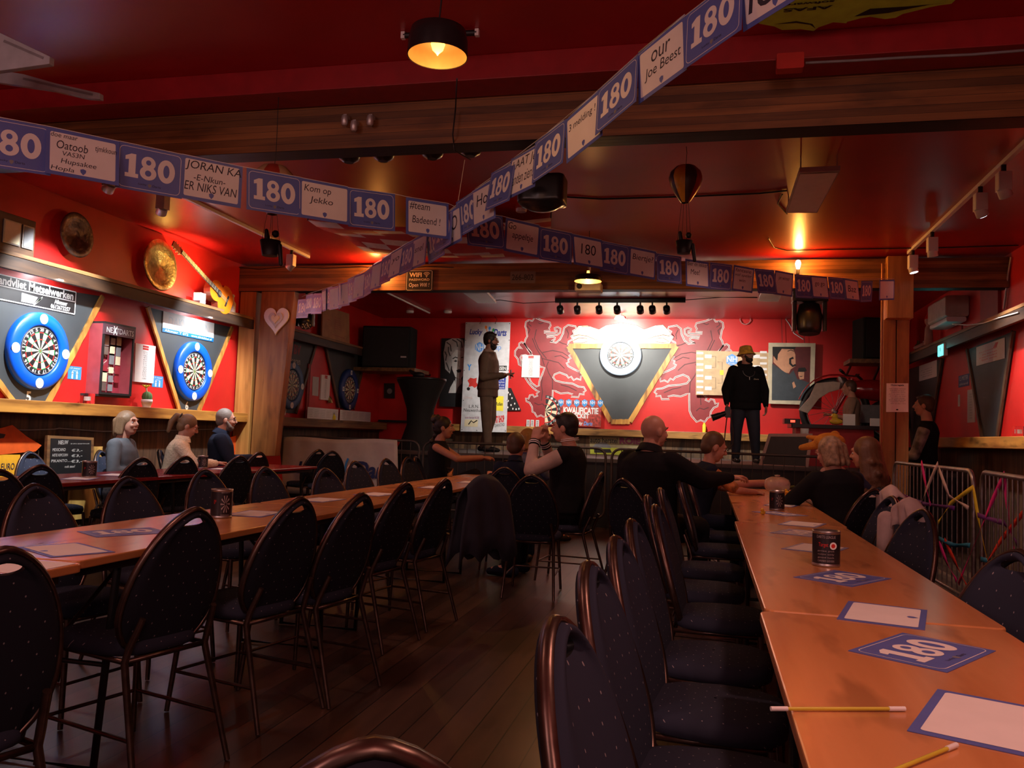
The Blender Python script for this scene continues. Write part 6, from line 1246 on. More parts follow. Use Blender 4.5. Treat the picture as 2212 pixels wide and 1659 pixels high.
for dy in (-.09, .09): m.tube([mp(1838, 818, dy), mp(1822, 855, dy), c+Vector((0, dy, 0))], [.03, .032, .028], MRD, 10)
m.build('front_fork', t)
m = MB(); vs = []; 
for k in range(12):
    a_ = math.radians(20+k*13)
    for dy in (-.08, 0, .08): vs.append(c+Vector(((R+.09)*math.cos(a_), dy, (R+.09+(.02 if dy == 0 else 0))*math.sin(a_))))
m.add(vs, [(3*i+j, 3*i+j+1, 3*i+j+4, 3*i+j+3) for i in range(11) for j in range(2)], MRD, True); o = m.build('fender', t); s = o.modifiers.new('thick', 'SOLIDIFY'); s.thickness = .006
m = MB(); m.tube([mp(1812, 806, -.28), mp(1826, 812, -.1), mp(1838, 812), mp(1850, 812, .1), mp(1862, 806, .28)], .014, STEEL, 8); m.tube([mp(1806, 804, -.42), mp(1818, 808, -.2)], .022, BLACK, 8); m.tube([mp(1855, 808, .2), mp(1872, 816, .42)], .022, BLACK, 8); m.build('handlebar', t)
m = MB(); m.lathe(mp(1822, 828, -.12), [(.02,-.05),(.08,0),(.10,.08),(.09,.10)], STEEL, 18, (-.9,-.4,0)); m.build('headlamp', t)
m = MB(); m.ball(mp(1880, 842), (.38,.14,.16), MRD, 20, 12); m.ball(mp(1893, 850), (.26,.12,.12), MRD, 20, 12); m.build('fuel_tank', t, remesh=.02, smooth=4)
m = MB(); m.ball(mp(1908, 850), (.26,.13,.07), BLACK, 18, 10); m.build('saddle', t); m = MB(); m.rbox(mp(1868,900)+Vector((-.1,-.13,-.1)), mp(1905,876)+Vector((.1,.13,.0)), GREY, .05); m.tube([mp(1845,835), mp(1850,890), mp(1900,905), mp(1910,860)], .025, BLACK, 8); m.build('engine', t, bevel=.02)
m = MB(); m.box((mp(1760,950).x, 13.35, ZS), (XR-.04, 14.1, c.z-R-.055), BLACK); m.build('motorcycle_platform', label='dark platform carrying the red motorcycle', cat='platform')
DRP = mat('dust_sheet', (.62,.55,.46), .8, bump=.4, bscale=10); m = MB(); f8 = Fr((0, Ym-.20, 0), (1,0,0), (0,0,1)); m.poly(f8, [f8.px(*p) for p in ((1762,828),(1800,824),(1815,826),(1812,842),(1790,848),(1768,862),(1745,893),(1724,886),(1748,858))][::-1], DRP, 0, .03); m.build('dust_sheet', label='white cloth draped over the front fender of the motorcycle', cat='cloth', bevel=.01)
# leaning board in front of booth and roll
f9 = Fr((0, 11.32, 0), (1,0,0), Vector((0,.28,.96))); q = [f9.px(*p) for p in ((1660,938),(1755,938),(1745,1016),(1637,1010))]; t = thing('leaning_blackboard', 'blank blackboard in a pinkish wooden frame leaning at the front of the stage', 'blackboard', f9.p(*q[3])); m = MB(); m.poly(f9, q, mat('frame_pinkish', (.34,.18,.15), .6), 0, .03); m.build('frame', t); m = MB(); m.poly(f9, [lerp(q, .07,.09), lerp(q, .93,.09), lerp(q, .93,.91), lerp(q, .07,.91)], mat('slate', (.03,.016,.014), .7), .0305, .002); m.build('slate', t)
P = onz(1738, 933, 1.14); m = MB(); P = ony(1738, 935, 11.9); m.tube([(P.x, 11.9, ZS), (P.x, 11.9, P.z-.03)], .02, BLACK, 8); m.lathe((P.x, 11.9, P.z-.03), [(.05,0),(.055,.01),(.055,.09),(.03,.09),(.03,.01)], PAPER2, 20); m.build('roll_on_stand', label='grey tape roll on a short stand before the DJ booth', cat='roll')
# ------------------------------------------------------------ right wall things
fr = FRW
P = onx(2045, 672, XR-.22); t = thing('air_conditioner', 'white wall-mounted air conditioner above the right shelf', 'air conditioner', P)
q = [onx(*p, XR-.26) for p in ((2006,655),(2044,641),(2044,690),(2006,700))]; y1, y0 = q[0].y, q[1].y; z0, z1 = q[2].z-.02, q[1].z+.02; m = MB(); m.rbox((XR-.27, y0, z0+.06), (XR-.005, y1, z1), BEIGEM, .03, axis='y'); m.build('housing', t, bevel=.008); m = MB(); m.rbox((XR-.25, y0+.02, z0), (XR-.03, y1-.02, z0+.059), WHITEM, .02, axis='y'); m.build('air_flap', t)
m = MB(); m.tube([(XR-.03, y0+.2, z0), (XR-.03, y0+.2, 2.61)], .012, REDD, 6); m.build('drain_pipe', t)
m = MB(); m.tube([onx(*p, XR-.245) for p in ((2058,700),(2090,702),(2125,698),(2160,686),(2200,675))], .007, WHITEM, 6); m.build('cable', label='white cable curving from the air conditioner along the right shelf', cat='cable')
m = MB(); m.tube([onx(*p, XR-.02) for p in ((2184,555),(2178,590),(2172,640),(2168,668))], .01, ALU, 6); m.build('cable', label='pale cable hanging down the right wall near the frame edge', cat='cable')
fq = Fr((XR-.024,0,0), (0,-1,0), (0,0,1))
for P4, lab, fnn in (([(1986,790),(2024,778),(2024,814),(1986,823)], 'white paper with grey table on the far right panel', None), ([(2110,752),(2171,727),(2170,773),(2109,792)], 'paper with red house drawing and lettering on the right panel', 1)):
    def pr(m, f, q, L_, fnn=fnn):
        ma = DRED if fnn else GREY
        for k in range(4): T(m, f, q, ('bouwbedrijf', 'alle werken', 'in noord-holland', 'bel ons')[k], .12+.1*(k % 2), .32+.14*k, .75, .40+.14*k, ma, L_)
        if fnn: m.poly(f, [lerp(q,.62,.34), lerp(q,.70,.1), lerp(q,.8,.1), lerp(q,.74,.34)], DRED, L_+.001)
    quadsign(P4, PAPER, lab, pr, .003, fq, 'paper_sign')
quadsign([(2071,812),(2094,807),(2094,833),(2071,837)], NAVY, 'small navy notice on the red wall between the right panels', lambda m, f, q, L_: (T(m, f, q, '1,5 METER', .1,.1,.9,.5, PAPER2, L_), T(m, f, q, 'afstand', .1,.65,.9,.85, PAPER2, L_)), .003, FRW, 'safety_notice')
quadsign([(2091,844),(2106,839),(2108,910),(2092,915)], PAPER2, 'narrow dim scoreboard sheet on the right wall', lambda m, f, q, L_: [T(m, f, q, '180', .3,.12+.08*k,.7,.17+.08*k, GREY, L_) for k in range(10)], .01, FRW, 'scoreboard_sheet')
quadsign([(2070,853),(2074,852),(2074,878),(2070,878)], PAPER2, 'tiny pale strip on the red right wall', None, .004, FRW, 'paper_strip')
P = onx(2032, 757, XR-.26); t = thing('exit_sign', 'glowing cyan emergency exit light on the right shelf edge', 'sign', P); m = MB(); m.rbox(P+Vector((.0,-.13,-.075)), P+Vector((.05,.13,.075)), WHITEM, .01); m.build('casing', t); m = MB(); EX = mat('exit_cyan', (.2,.8,.8), .4, emit=(.12,.85,.80), estr=2.2); ff = Fr(P+Vector((-.002,0,0)), (0,-1,0), (0,0,1)); m.fbox(ff, -.12, -.065, .12, .065, 0, .002, EX); m.poly(ff, [(-.05,-.04),(-.02,-.01),(-.04,.03),(-.01,.045),(.01,.01),(.03,-.03),(.0,-.01)], WHITEM, .0025); m.build('lit_face', t)
light('POINT', P+Vector((-.12, -.05, 0)), .5, (.2, 1, .95), size=.06)
for k, (px, py, h_, ma) in enumerate(((1984,755,.17,mat('bottle_olive', (.10,.09,.03), .2)), (1996,752,.13,STEEL))): P = onx(px, py, XR-.12); P.z = 2.601; bottle(P, h_, .05, ('olive bottle', 'small metal flask')[k]+' on the dark end of the right shelf', ma, False)
P = onx(2006, 735, XR-.14); P.z = 2.601; t = thing('figurine', 'red and white clown figurine sitting at the right shelf end', 'figurine', P); m = MB(); m.cap(P+Vector((0,0,.06)), P+Vector((0,0,.26)), .06, .05, mat('figure_pale', (.45,.25,.22), .6)); m.ball(P+Vector((0,0,.36)), .055, SKIN); m.cap(P+Vector((-.03,.04,.06)), P+Vector((-.16,.05,-.0)), .03, .025, mat('figure_pale', (.4,.2,.2), .6)); m.build('figure', t, remesh=.012, smooth=2); m = MB(); m.lathe(P+Vector((0,0,.39)), [(.06,0),(.03,.05),(.005,.12)], DRED, 14); m.build('pointed_hat', t)
P = onx(2202, 935, XR-.12); P.z = 1.371; t = thing('tealight_glass', 'ribbed glass candle holder on the right ledge at the frame edge', 'glass', P); m = MB(); m.rbox(P+Vector((-.05,-.05,.001)), P+Vector((.05,.05,.10)), GLASS, .012); m.build('glass_block', t); m = MB(); m.lathe(P+Vector((0,0,.03)), [(.022,0),(.022,.04)], PAPER, 14); m.build('candle', t)
P = onx(2140, 690, XR-.01); m = MB(); m.box((XR-.03, P.y-.3, 2.602), (XR-.001, P.y+.3, 3.2), REDD); m.build('wall_recess_panel', label='dark red board above the right shelf near the frame edge', cat='board')
for k, px in enumerate((1997, 2075)): 
    c = ony(px, 870, 12.9)
m = MB(); m.rbox((2.10, 9.55, .93), (2.14, 9.60, 1.01), WHITEM, .005); m.build('light_switch', label='small white switch box on the left side of the right post', cat='switch')
o = bpy.data.objects['light_switch']; o.location = (1.811, 9.66, 1.16)
# ------------------------------------------------------------ people
def V(*a): return Vector(a)
def hand(m, W, d, n, curl, ma, side, s=1.0):
    """palm and five separate fingers; n = palm normal, side = which way the thumb leaves"""
    d = d.normalized(); n = (n-d*n.dot(d)).normalized(); t = d.cross(n).normalized()*side
    for k in (-.028, -.010, .010, .028): m.cap(W+d*.012*s+t*k*.75*s, W+d*.082*s+t*k*s, .015*s, .0135*s, ma, 8)
    for k, L_ in ((.030, .9), (.010, 1.0), (-.010, .95), (-.029, .75)):
        p = W+d*.088*s+t*k*s; dd = d.copy()
        for j, l in enumerate((.036, .026, .020)):
            dd = (Matrix.Rotation(-curl*side*(.7+.3*j), 3, t) @ dd) if side > 0 else (Matrix.Rotation(curl*(.7+.3*j), 3, -t) @ dd)
            if j == 0 and dd.dot(n) < 0: dd = dd-n*2*dd.dot(n)
            q = p+dd*l*L_*s; m.cap(p, q, (.0095-.0012*j)*s, (.0085-.0012*j)*s, ma, 8); p = q
    p = W+d*.022*s+t*.030*s; dd = (d*.6+t*.65+n*.3).normalized(); q = p+dd*.04*s; m.cap(p, q, .013*s, .0105*s, ma, 8); dd = (d*.9+n*.35+t*.1).normalized(); m.cap(q, q+dd*.032*s, .0105*s, .008*s, ma, 8)
SIT = dict(hip=V(0,0,.53), chest=V(0,.0,.96), head=V(0,.045,1.205), knees=(V(-.12,.43,.51), V(.12,.43,.51)), ankles=(V(-.13,.44,.10), V(.13,.44,.10)))
STD = dict(hip=V(0,0,.92), chest=V(0,-.01,1.36), head=V(0,.02,1.635), knees=(V(-.10,.03,.50), V(.10,.02,.50)), ankles=(V(-.11,-.02,.09), V(.11,-.03,.09)))
HAIRM = {}
def person(label, loc, yaw, base, S=1.0, build=1.0, hyaw=0, pitch=0, arms=None, top=None, sleeve='long', sleevem=None, pants=None, skin=None, hair=None, hairm=None, beard=None, glasses=False, collar=None, lean=V(0,0,0), shoes=None, kid=False, twist=0, curl=.5, jacket=None, **kw):
    """limb targets are metres in the person's own frame, facing +Y, before the scale S"""
    P = dict(base); P.update(kw); skin = skin or SKIN; t = thing('person', label, 'person', loc, math.radians(yaw)); s = S
    hip = P['hip']*s; chest = (P['chest']+lean)*s; hc = (P['head']+lean*1.25)*s; hs = 1.0 if not kid else 1.12
    hs *= s; RH = Matrix.Rotation(math.radians(hyaw), 3, 'Z') @ Matrix.Rotation(math.radians(pitch), 3, 'X')
    RT = Matrix.Rotation(math.radians(twist), 3, 'Z'); X = RT @ V(1,0,0)
    up = (chest-hip).normalized(); Yf = up.cross(X).normalized()*-1; Yf = X.cross(up)*-1 if False else up.cross(X).normalized()
    if Yf.y < 0: Yf = -Yf
    H = lambda x, y, z: hc+RH @ (V(x,y,z)*hs)
    b = build
    def torso(m, e, ma, lo=0.0):
        L_ = lambda f, o=0: hip+(chest-hip)*f+Yf*o*s
        secs = []
        for f, rx, ry, o in ((-.22,.12,.09,0), (-.16,.165,.12,-.005), (0,.172,.125,0), (.25,.150,.112,.005), (.5,.146,.108,.01), (.75,.165,.118,.01), (.95,.178,.115,.0), (1.08,.165,.095,-.005), (1.17,.11,.075,-.005), (1.24,.062,.058,.0)):
            if f < lo: continue
            secs.append((L_(f, o), (rx*b+e)*s, (ry*(b if f < .6 else (1+b)/2)+e)*s, X, Yf))
        m.loft(secs, ma, 20)
    sh = [chest+X*sx*.165*s*(.5+.5*b)+up*.030*s for sx in (-1, 1)]
    A = arms or ((V(-.24,.05,.72), V(-.10,.28,.78)), (V(.24,.05,.72), V(.10,.28,.78)))
    A = [(a*s, w_*s) for a, w_ in A]
    m = MB()
    # head
    m.ball(H(0,-.012,.022), (.076*hs,.094*hs,.094*hs), skin, 20, 14, RH); m.ball(H(0,.022,-.022), (.063*hs,.072*hs,.096*hs), skin, 18, 12, RH); m.ball(H(0,.040,-.078), (.046*hs,.044*hs,.036*hs), skin, 14, 10, RH)
    m.cap(H(0,.088,.018), H(0,.110,-.016), .009*hs, .0135*hs, skin, 8); m.ball(H(0,.101,-.022), (.017*hs,.012*hs,.010*hs), skin, 10, 8, RH)
    for sx in (-1, 1): m.ball(H(sx*.078,-.006,-.008), (.011*hs,.021*hs,.033*hs), skin, 10, 8, RH); m.ball(H(sx*.030,.070,-.025), (.024*hs,.022*hs,.022*hs), skin, 10, 8, RH)
    m.cap(H(-.035,.082,.033), H(.035,.082,.033), .011*hs, .011*hs, skin, 8); m.cap(H(-.016,.088,-.054), H(.016,.088,-.054), .009*hs, .008*hs, skin, 8)
    m.cap(chest+up*.10*s, H(0,-.012,-.055), .060*s*(.6+.4*b), .052*s*(.6+.4*b), skin, 14)
    torso(m, -.012, skin)
    for i, sx in enumerate((-1, 1)):
        e_, w_ = A[i]; m.cap(sh[i], e_, .050*s*b, .040*s*b, skin, 12); m.cap(e_, w_, .041*s*b, .027*s, skin, 12)
        d = (w_-e_).normalized(); hd = P.get('hands', (None, None))[i]; nrm = V(0,0,-1) if abs(d.z) < .8 else V(-sx,0,0)
        if hd: d, nrm = hd
        hand(m, w_, d, nrm, curl, skin, -sx if nrm.z < 0 else sx, s*(.86 if kid else 1))
        k_, a_ = P['knees'][i]*s, P['ankles'][i]*s; h_ = hip+X*sx*.09*s
        m.cap(h_, k_, .078*s*b, .055*s*b, skin, 12); m.cap(k_, a_, .054*s*b, .036*s, skin, 12)
        m.cap(a_-V(0,0,.03*s), a_+RT @ V(0,.13*s,-.055*s), .036*s, .028*s, skin, 10)
    m.build('body', t, local=True, remesh=.0075, smooth=3)
    # face
    m = MB()
    for sx in (-1, 1): m.ball(H(sx*.031,.0775,.006), (.0125*hs,.007*hs,.0075*hs), PAPER2, 10, 6, RH); m.ball(H(sx*.031,.0828,.006), .0050*hs, BLACK, 8, 6)
    m.build('eyes', t, local=True)
    hm = hairm or BLACK; m = MB()
    for sx in (-1, 1): m.cap(H(sx*.017,.096,.036), H(sx*.046,.084,.039), .0045*hs, .0035*hs, hm, 6)
    m.build('eyebrows', t, local=True); m = MB(); m.cap(H(-.017,.0965,-.054), H(.017,.0965,-.054), .0042*hs, .0042*hs, LIP, 6); m.build('lips', t, local=True)
    if beard:
        m = MB(); m.ball(H(0,.036,-.082), (.058*hs,.060*hs,.046*hs*kw.get('beardlen', 1)), beard, 16, 10, RH)
        for sx in (-1, 1): m.cap(H(sx*.066,.01,-.02), H(sx*.048,.045,-.07), .016*hs, .024*hs, beard, 10)
        m.cap(H(-.022,.100,-.040), H(.022,.100,-.040), .007*hs, .007*hs, beard, 8); m.build('beard', t, local=True, remesh=.008, smooth=2)
    if glasses:
        m = MB()
        for sx in (-1, 1):
            m.tube([H(sx*.032+.022*math.cos(2*math.pi*k/14),.100,.006+.017*math.sin(2*math.pi*k/14)) for k in range(14)], .0022*hs, BLACKP, 5, True); m.tube([H(sx*.054,.098,.010), H(sx*.080,.0,.012)], .0022*hs, BLACKP, 5)
        m.tube([H(-.01,.102,.008), H(.01,.102,.008)], .002*hs, BLACKP, 5); m.build('glasses', t, local=True)
    # hair
    if hair and hair != 'bald':
        m = MB()
        if hair in ('short', 'buzz', 'curlyshort', 'crop'):
            g = {'buzz': .003, 'short': .012, 'curlyshort': .020, 'crop': .008}[hair]
            m.ball(H(0,-.022,.034), ((.079+g*.6)*hs,(.090+g*.5)*hs,(.086+g)*hs), hm, 20, 12, RH); m.ball(H(0,-.048,-.01), (.070*hs,(.058+g*.5)*hs,.070*hs), hm, 16, 10, RH)
            if hair in ('short', 'curlyshort'):
                for k in range(9): a = -1.2+.3*k; m.ball(H(.055*math.sin(a), .052*math.cos(a)+.012, .085+g*.5), (.020*hs,.022*hs,.016*hs), hm, 8, 6, RH)
            if hair == 'curlyshort':
                for k in range(34): a = random.uniform(0, 6.28); e = random.uniform(.1, 1.2); m.ball(H(.083*math.sin(a)*math.sin(e), -.022+.09*math.cos(a)*math.sin(e), .04+.088*math.cos(e)), .017*hs, hm, 8, 6)
        else:
            m.ball(H(0,-.020,.032), (.086*hs,.098*hs,.095*hs), hm, 20, 12, RH)
            if hair == 'bob':
                for sx in (-1, 1):
                    for j in range(3): m.cap(H(sx*.066,-.05+.026*j,.05), H(sx*(.084-.002*j),-.06+.026*j,-.105+.02*random.random()), .024*hs, .018*hs, hm, 10)
                for x in (-.05, 0, .05): m.cap(H(x,-.085,.02), H(x*1.2,-.088,-.11), .038*hs, .025*hs, hm, 10)
            if hair in ('long', 'curly'):
                L2 = -.30 if hair == 'curly' else -.22
                for k in range(11):
                    a = math.radians(95+k*17); x, y = math.sin(a), math.cos(a); pts = [H(.075*x,.075*y-.01,.03), H(.095*x,.09*y-.01,-.08), H(.110*x,.10*y-.015,-.18), H(.105*x+random.uniform(-.02,.02),.10*y-.01,L2)]
                    for p, q in zip(pts, pts[1:]): m.cap(p, q, .030*hs, .028*hs, hm, 8)
                    if hair == 'curly':
                        for p in pts[1:]: m.ball(p+V(random.uniform(-.02,.02), random.uniform(-.02,.02), random.uniform(-.03,.03)), .030*hs, hm, 8, 6)
            if hair in ('pony', 'bun'):
                m.ball(H(0,-.05,-.02), (.074*hs,.06*hs,.07*hs), hm, 16, 10, RH)
            if hair == 'pony':
                m.cap(H(0,-.105,.065), H(0,-.150,.05), .024*hs, .030*hs, hm); m.cap(H(0,-.150,.05), H(0,-.165,-.03), .032*hs, .034*hs, hm); m.cap(H(0,-.165,-.03), H(.015,-.150,-.13), .034*hs, .020*hs, hm)
            if hair == 'bun':
                for k in range(9): a = k*.7; m.ball(H(.035*math.cos(a), -.10+.03*math.sin(a), .09+.02*math.sin(a*2)), .032*hs, hm, 10, 8)
                for k in range(14): m.ball(H(random.uniform(-.07,.07), random.uniform(-.12,-.06), random.uniform(-.16,.04)), .028*hs, hm, 8, 6)
        m.build('hair', t, local=True, remesh=.009, smooth=2)
        if hair == 'pony': m = MB(); m.tube([H(.028*math.cos(a),-.112,.066+.028*math.sin(a)) for a in [k*.628 for k in range(10)]], .008*hs, BLACK, 6, True); m.build('hair_tie', t, local=True)
    # clothes
    tp = top or BLACK; m = MB(); torso(m, .014+(.012 if jacket else 0), tp)
    lo = P.get('hem')
    if lo: m.loft([(hip+up*-.12*s, .185*s*b, .135*s*b, X, Yf), (hip+up*.10*s, .178*s*b, .13*s*b, X, Yf)], tp, 20)
    for i in (0, 1):
        m.ball(sh[i], .070*s*(.55+.45*b) if sleeve != 'none' else .045*s, tp, 14, 10)
        if sleeve == 'short' and not sleevem: e_ = A[i][0]; m.cap(sh[i], sh[i].lerp(e_, .75), .068*s*b, .058*s*b, tp, 14)
        if sleeve == 'long' and not sleevem: e_, w_ = A[i]; m.cap(sh[i], e_, .066*s*b, .055*s*b, tp, 14); m.cap(e_, w_-(w_-e_)*.06, .055*s*b, .040*s, tp, 14)
    m.build(jacket or 'shirt', t, local=True, remesh=.012, smooth=5)
    if sleevem:
        for i in (0, 1):
            m = MB(); e_, w_ = A[i]; 
            if sleeve == 'short': m.cap(sh[i].lerp(e_, .1), sh[i].lerp(e_, .85), .066*s*b, .062*s*b, sleevem, 14)
            else: m.cap(sh[i].lerp(e_, .12), e_, .068*s*b, .056*s*b, sleevem, 14); m.cap(e_, w_-(w_-e_)*.08, .056*s*b, .040*s, sleevem, 14)
            sl = m.build('sleeve', t, local=True, remesh=.012, smooth=3, label=kw.get('sleevelabel', 'differently coloured sleeve'))
            if sleeve == 'long':
                m = MB(); d = (w_-e_).normalized(); m.lathe(w_-d*.06*s, [(.042*s, 0), (.043*s, .05*s)], tp, 16, d); m.lathe(w_-d*.045*s, [(.0445*s, 0), (.0445*s, .008*s)], PAPER, 16, d); m.lathe(w_-d*.028*s, [(.0445*s, 0), (.0445*s, .008*s)], PAPER, 16, d); m.build('cuff', sl, local=True)
    if collar:
        m = MB(); c = chest+up*.105*s; n_ = (H(0,-.012,-.055)-c).normalized()
        m.lathe(c-n_*.01*s, [(.088*s*(.5+.5*b), -.01), (.070*s*(.5+.5*b), .05*s), (.064*s*(.5+.5*b), .051*s), (.08*s*(.5+.5*b), -.01)], collar, 20, n_, cap=False); o = m.build('collar', t, local=True)
    m = MB(); pm = pants or NAVY
    m.loft([(hip+up*-.10*s, .14*s*b, .11*s*b, X, Yf), (hip, .185*s*b, .138*s*b, X, Yf), (hip+up*.07*s, .172*s*b, .125*s*b, X, Yf)], pm, 20)
    for i, sx in enumerate((-1, 1)):
        k_, a_ = P['knees'][i]*s, P['ankles'][i]*s; h_ = hip+X*sx*.09*s; m.cap(h_, k_, .096*s*b, .072*s*b, pm, 14); m.cap(k_, a_+V(0,0,.0), .071*s*b, .060*s, pm, 14)
    m.build('trousers', t, local=True, remesh=.013, smooth=5)
    for i in (0, 1):
        a_ = P['ankles'][i]*s; f = RT @ V(0,1,0); z0 = .045*s; m = MB(); a0 = V(a_.x, a_.y, z0); m.cap(a0-f*.05*s, a0+f*.10*s, .043*s, .040*s, shoes or BLACK, 12); m.cap(a0+f*.08*s-V(0,0,.008), a0+f*.16*s-V(0,0,.012), .038*s, .030*s, shoes or BLACK, 12); m.cap(a0, a_+V(0,0,.03*s), .042*s, .040*s, shoes or BLACK, 12); m.build('shoe', t, local=True, remesh=.012, smooth=2)
    return t, H, A
LIP = mat('lips', (.36,.12,.10), .5); HB = mat('hair_black', (.012,.009,.008), .55, bump=.2, bscale=120); HBR = mat('hair_brown', (.07,.035,.018), .55, bump=.2, bscale=120); HBL = mat('hair_blond', (.34,.20,.09), .55, bump=.2, bscale=120); HGR = mat('hair_grey', (.17,.14,.12), .6, bump=.2, bscale=120)
HDB = mat('hair_dark_blond', (.17,.10,.052), .55, bump=.2, bscale=120); FG = mat('cloth_grey_blue', (.075,.085,.10), .85, bump=.3, bscale=12); FC = mat('knit_cream', (.78,.68,.50), .9, bump=1.0, bscale=55); FN = mat('cloth_navy', (.013,.018,.036), .9, bump=.3, bscale=14, spec=.15); FK = mat('cloth_black', (.010,.010,.012), .9, bump=.3, bscale=14, spec=.15)
FT = mat('suit_brown', (.13,.085,.06), .8, bump=.15, bscale=20); FTR = mat('suit_trouser_taupe', (.15,.11,.08), .8, bump=.2, bscale=8); DEN = mat('denim_dark', (.022,.028,.05), .8); SCR = mat('varsity_cream', (.50,.38,.32), .8, bump=.3, bscale=16)
person('woman with dark blond bob in a grey-blue jumper, first of three at the red tables', (-5.44,6.92,0), -74, SIT, .99, hyaw=-16, pitch=2, hair='bob', hairm=HDB, top=FG, pants=DEN, arms=((V(-.26,.06,.74), V(-.02,.22,.80)), (V(.26,.04,.74), V(.05,.24,.76))), twist=0)
person('woman with a ponytail in a cream knitted jumper leaning on the red table', (-5.42,7.62,0), -56, SIT, .99, hyaw=0, pitch=-24, hair='pony', hairm=HDB, top=FC, pants=DEN, collar=FC, lean=V(0,.10,-.01), arms=((V(-.25,.24,.80), V(-.06,.44,.815)), (V(.25,.26,.80), V(.10,.47,.815))))
person('grey-haired man with glasses and short beard in a navy sweater at the red table', (-5.42,8.55,0), -58, SIT, 1.05, 1.12, pitch=-4, hair='crop', hairm=HGR, beard=HGR, glasses=True, top=FN, collar=FN, pants=FK, arms=((V(-.26,.10,.76), V(-.08,.34,.80)), (V(.26,.12,.76), V(.08,.36,.80))))
# presenter
t, H, A = person('man in brown suit with beard and glasses standing in profile on the stage', (-3.36,12.6,ZS), -90, STD, 1.065, 1.10, pitch=-2, hair='curlyshort', hairm=HB, beard=HB, beardlen=1.35, glasses=True, top=FT, jacket='suit_jacket', hem=1, pants=FTR, skin=SKIN2,
    arms=((V(-.24,-.04,1.08), V(-.08,.24,1.14)), (V(.24,-.02,1.08), V(.09,.25,1.13))), knees=(V(-.09,.04,.50), V(.10,.02,.50)), ankles=(V(-.10,-.06,.09), V(.12,.06,.09)), collar=mat('shirt_pale_stripe', (.42,.30,.24), .8))
m = MB(); p = (A[0][1]+A[1][1])/2+V(.0,.10,.01); m.rbox(p-V(.035,.005,.07), p+V(.035,.005,.07), BLACKP, .004); m.build('mobile_phone', t, local=True) if False else None
q = INFO[t.name] @ (p+V(0,.01,.02)); m.v = [INFO[t.name] @ v for v in m.v]; m.build('mobile_phone', label='dark phone held by the suited presenter', cat='phone')
m = MB(); f = lambda x, y, z: V(x, y, z)*1.065
m.loft([(f(0,.098,1.20), .018, .012, V(1,0,0), V(0,1,0)), (f(0,.118,1.36), .034, .012, V(1,0,0), V(0,1,0)), (f(0,.085,1.47), .042, .012, V(1,0,0), V(0,1,0))], mat('shirt_pale_stripe', (.42,.30,.24), .8), 12); m.build('shirt_front', t, local=True)
m = MB(); p = H(0,.10,-.06); m.tube([H(.070,.0,-.01), H(.078,.05,-.05), H(.03,.115,-.055)], .0025, BLACKP, 5); m.ball(H(.028,.118,-.055), .008, BLACKP, 8, 6); m.build('headset_microphone', t, local=True)
# man in the bucket hat
t, H, A = person('man in yellow bucket hat and black hoodie standing on the stage with a camera', (.52,12.35,ZS), 194, STD, .945, 1.28, hyaw=42, pitch=4, hair=None, beard=HB, hairm=HB, top=FK, hem=1, jacket='hoodie', collar=FK, pants=DEN,
    arms=((V(-.295,-.02,1.10), V(-.30,.04,.86)), (V(.295,-.02,1.10), V(.30,.06,.87))), hands=((V(0,.05,-1), V(1,0,0)), (V(0,.15,-1), V(-1,0,0))), knees=(V(-.13,.03,.50), V(.14,.02,.50)), ankles=(V(-.18,-.02,.09), V(.13,.0,.09)), skin=SKIN2)
HATM = mat('hat_yellow_pattern', (.62,.36,.04), .8, var=.6, scale=14); RHm = Matrix.Rotation(math.radians(42), 3, 'Z'); m = MB(); ax = RHm @ V(0,-.12,1); m.lathe(H(0,-.01,.035), [(.135,-.035),(.128,-.03),(.100,.005),(.092,.055),(.080,.088),(.05,.098),(0,.10)], HATM, 28, ax, cap=False); o = m.build('bucket_hat', t, local=True); sd = o.modifiers.new('thick', 'SOLIDIFY'); sd.thickness = .004
m = MB(); m.ball(V(0,-.07,1.50)*.945, (.12,.075,.06), FK, 14, 8); m.build('hood', t, local=True, remesh=.012, smooth=3); m = MB(); c = V(0,.0,1.40)*.945; pts = []
for k in range(13): a = math.pi*(k/12-.5); pts.append(c+V(.085*math.sin(a), .135+.035*math.cos(a), -.02-.085*math.cos(a)))
m.tube(pts, .0035, STEEL, 5); m.cap(c+V(0,.175,-.11), c+V(0,.177,-.145), .007, .006, STEEL); m.build('necklace', t, local=True)
m = MB(); fcs = Fr(V(-.06,.197,1.245)*.945, (-1,0,0), (0,0,1)); m.text(fcs, 'Darts', 0, 0, .07, .022, CREAM, .004, shear=.2); m.build('chest_print', t, local=True)
W = INFO[t.name] @ (A[1][1]+V(.01,.06,-.10)); t2 = thing('photo_camera', 'black photo camera with long lens and strap in a man\'s hand', 'camera', W); m = MB(); m.rbox(W+V(-.03,-.05,-.09), W+V(.05,.02,.06), BLACKP, .012, axis='y'); m.build('camera_body', t2, bevel=.004)
m = MB(); m.lathe(W+V(-.02,-.02,-.03), [(.036,0),(.040,.05),(.036,.06),(.044,.10),(.046,.17),(.050,.20),(.040,.201)], BLACKP, 22, (-.93,-.1,-.36)); m.build('lens', t2); m = MB()
m.tube([W+V(.0,.0,-.09), W+V(-.02,.0,-.3), W+V(-.03,-.01,-.48), W+V(.02,-.01,-.56), W+V(.09,0,-.46), W+V(.09,0,-.28), W+V(.05,.0,-.07)], .009, mat('strap_brown', (.06,.025,.02), .7), 6); m.build('strap', t2)
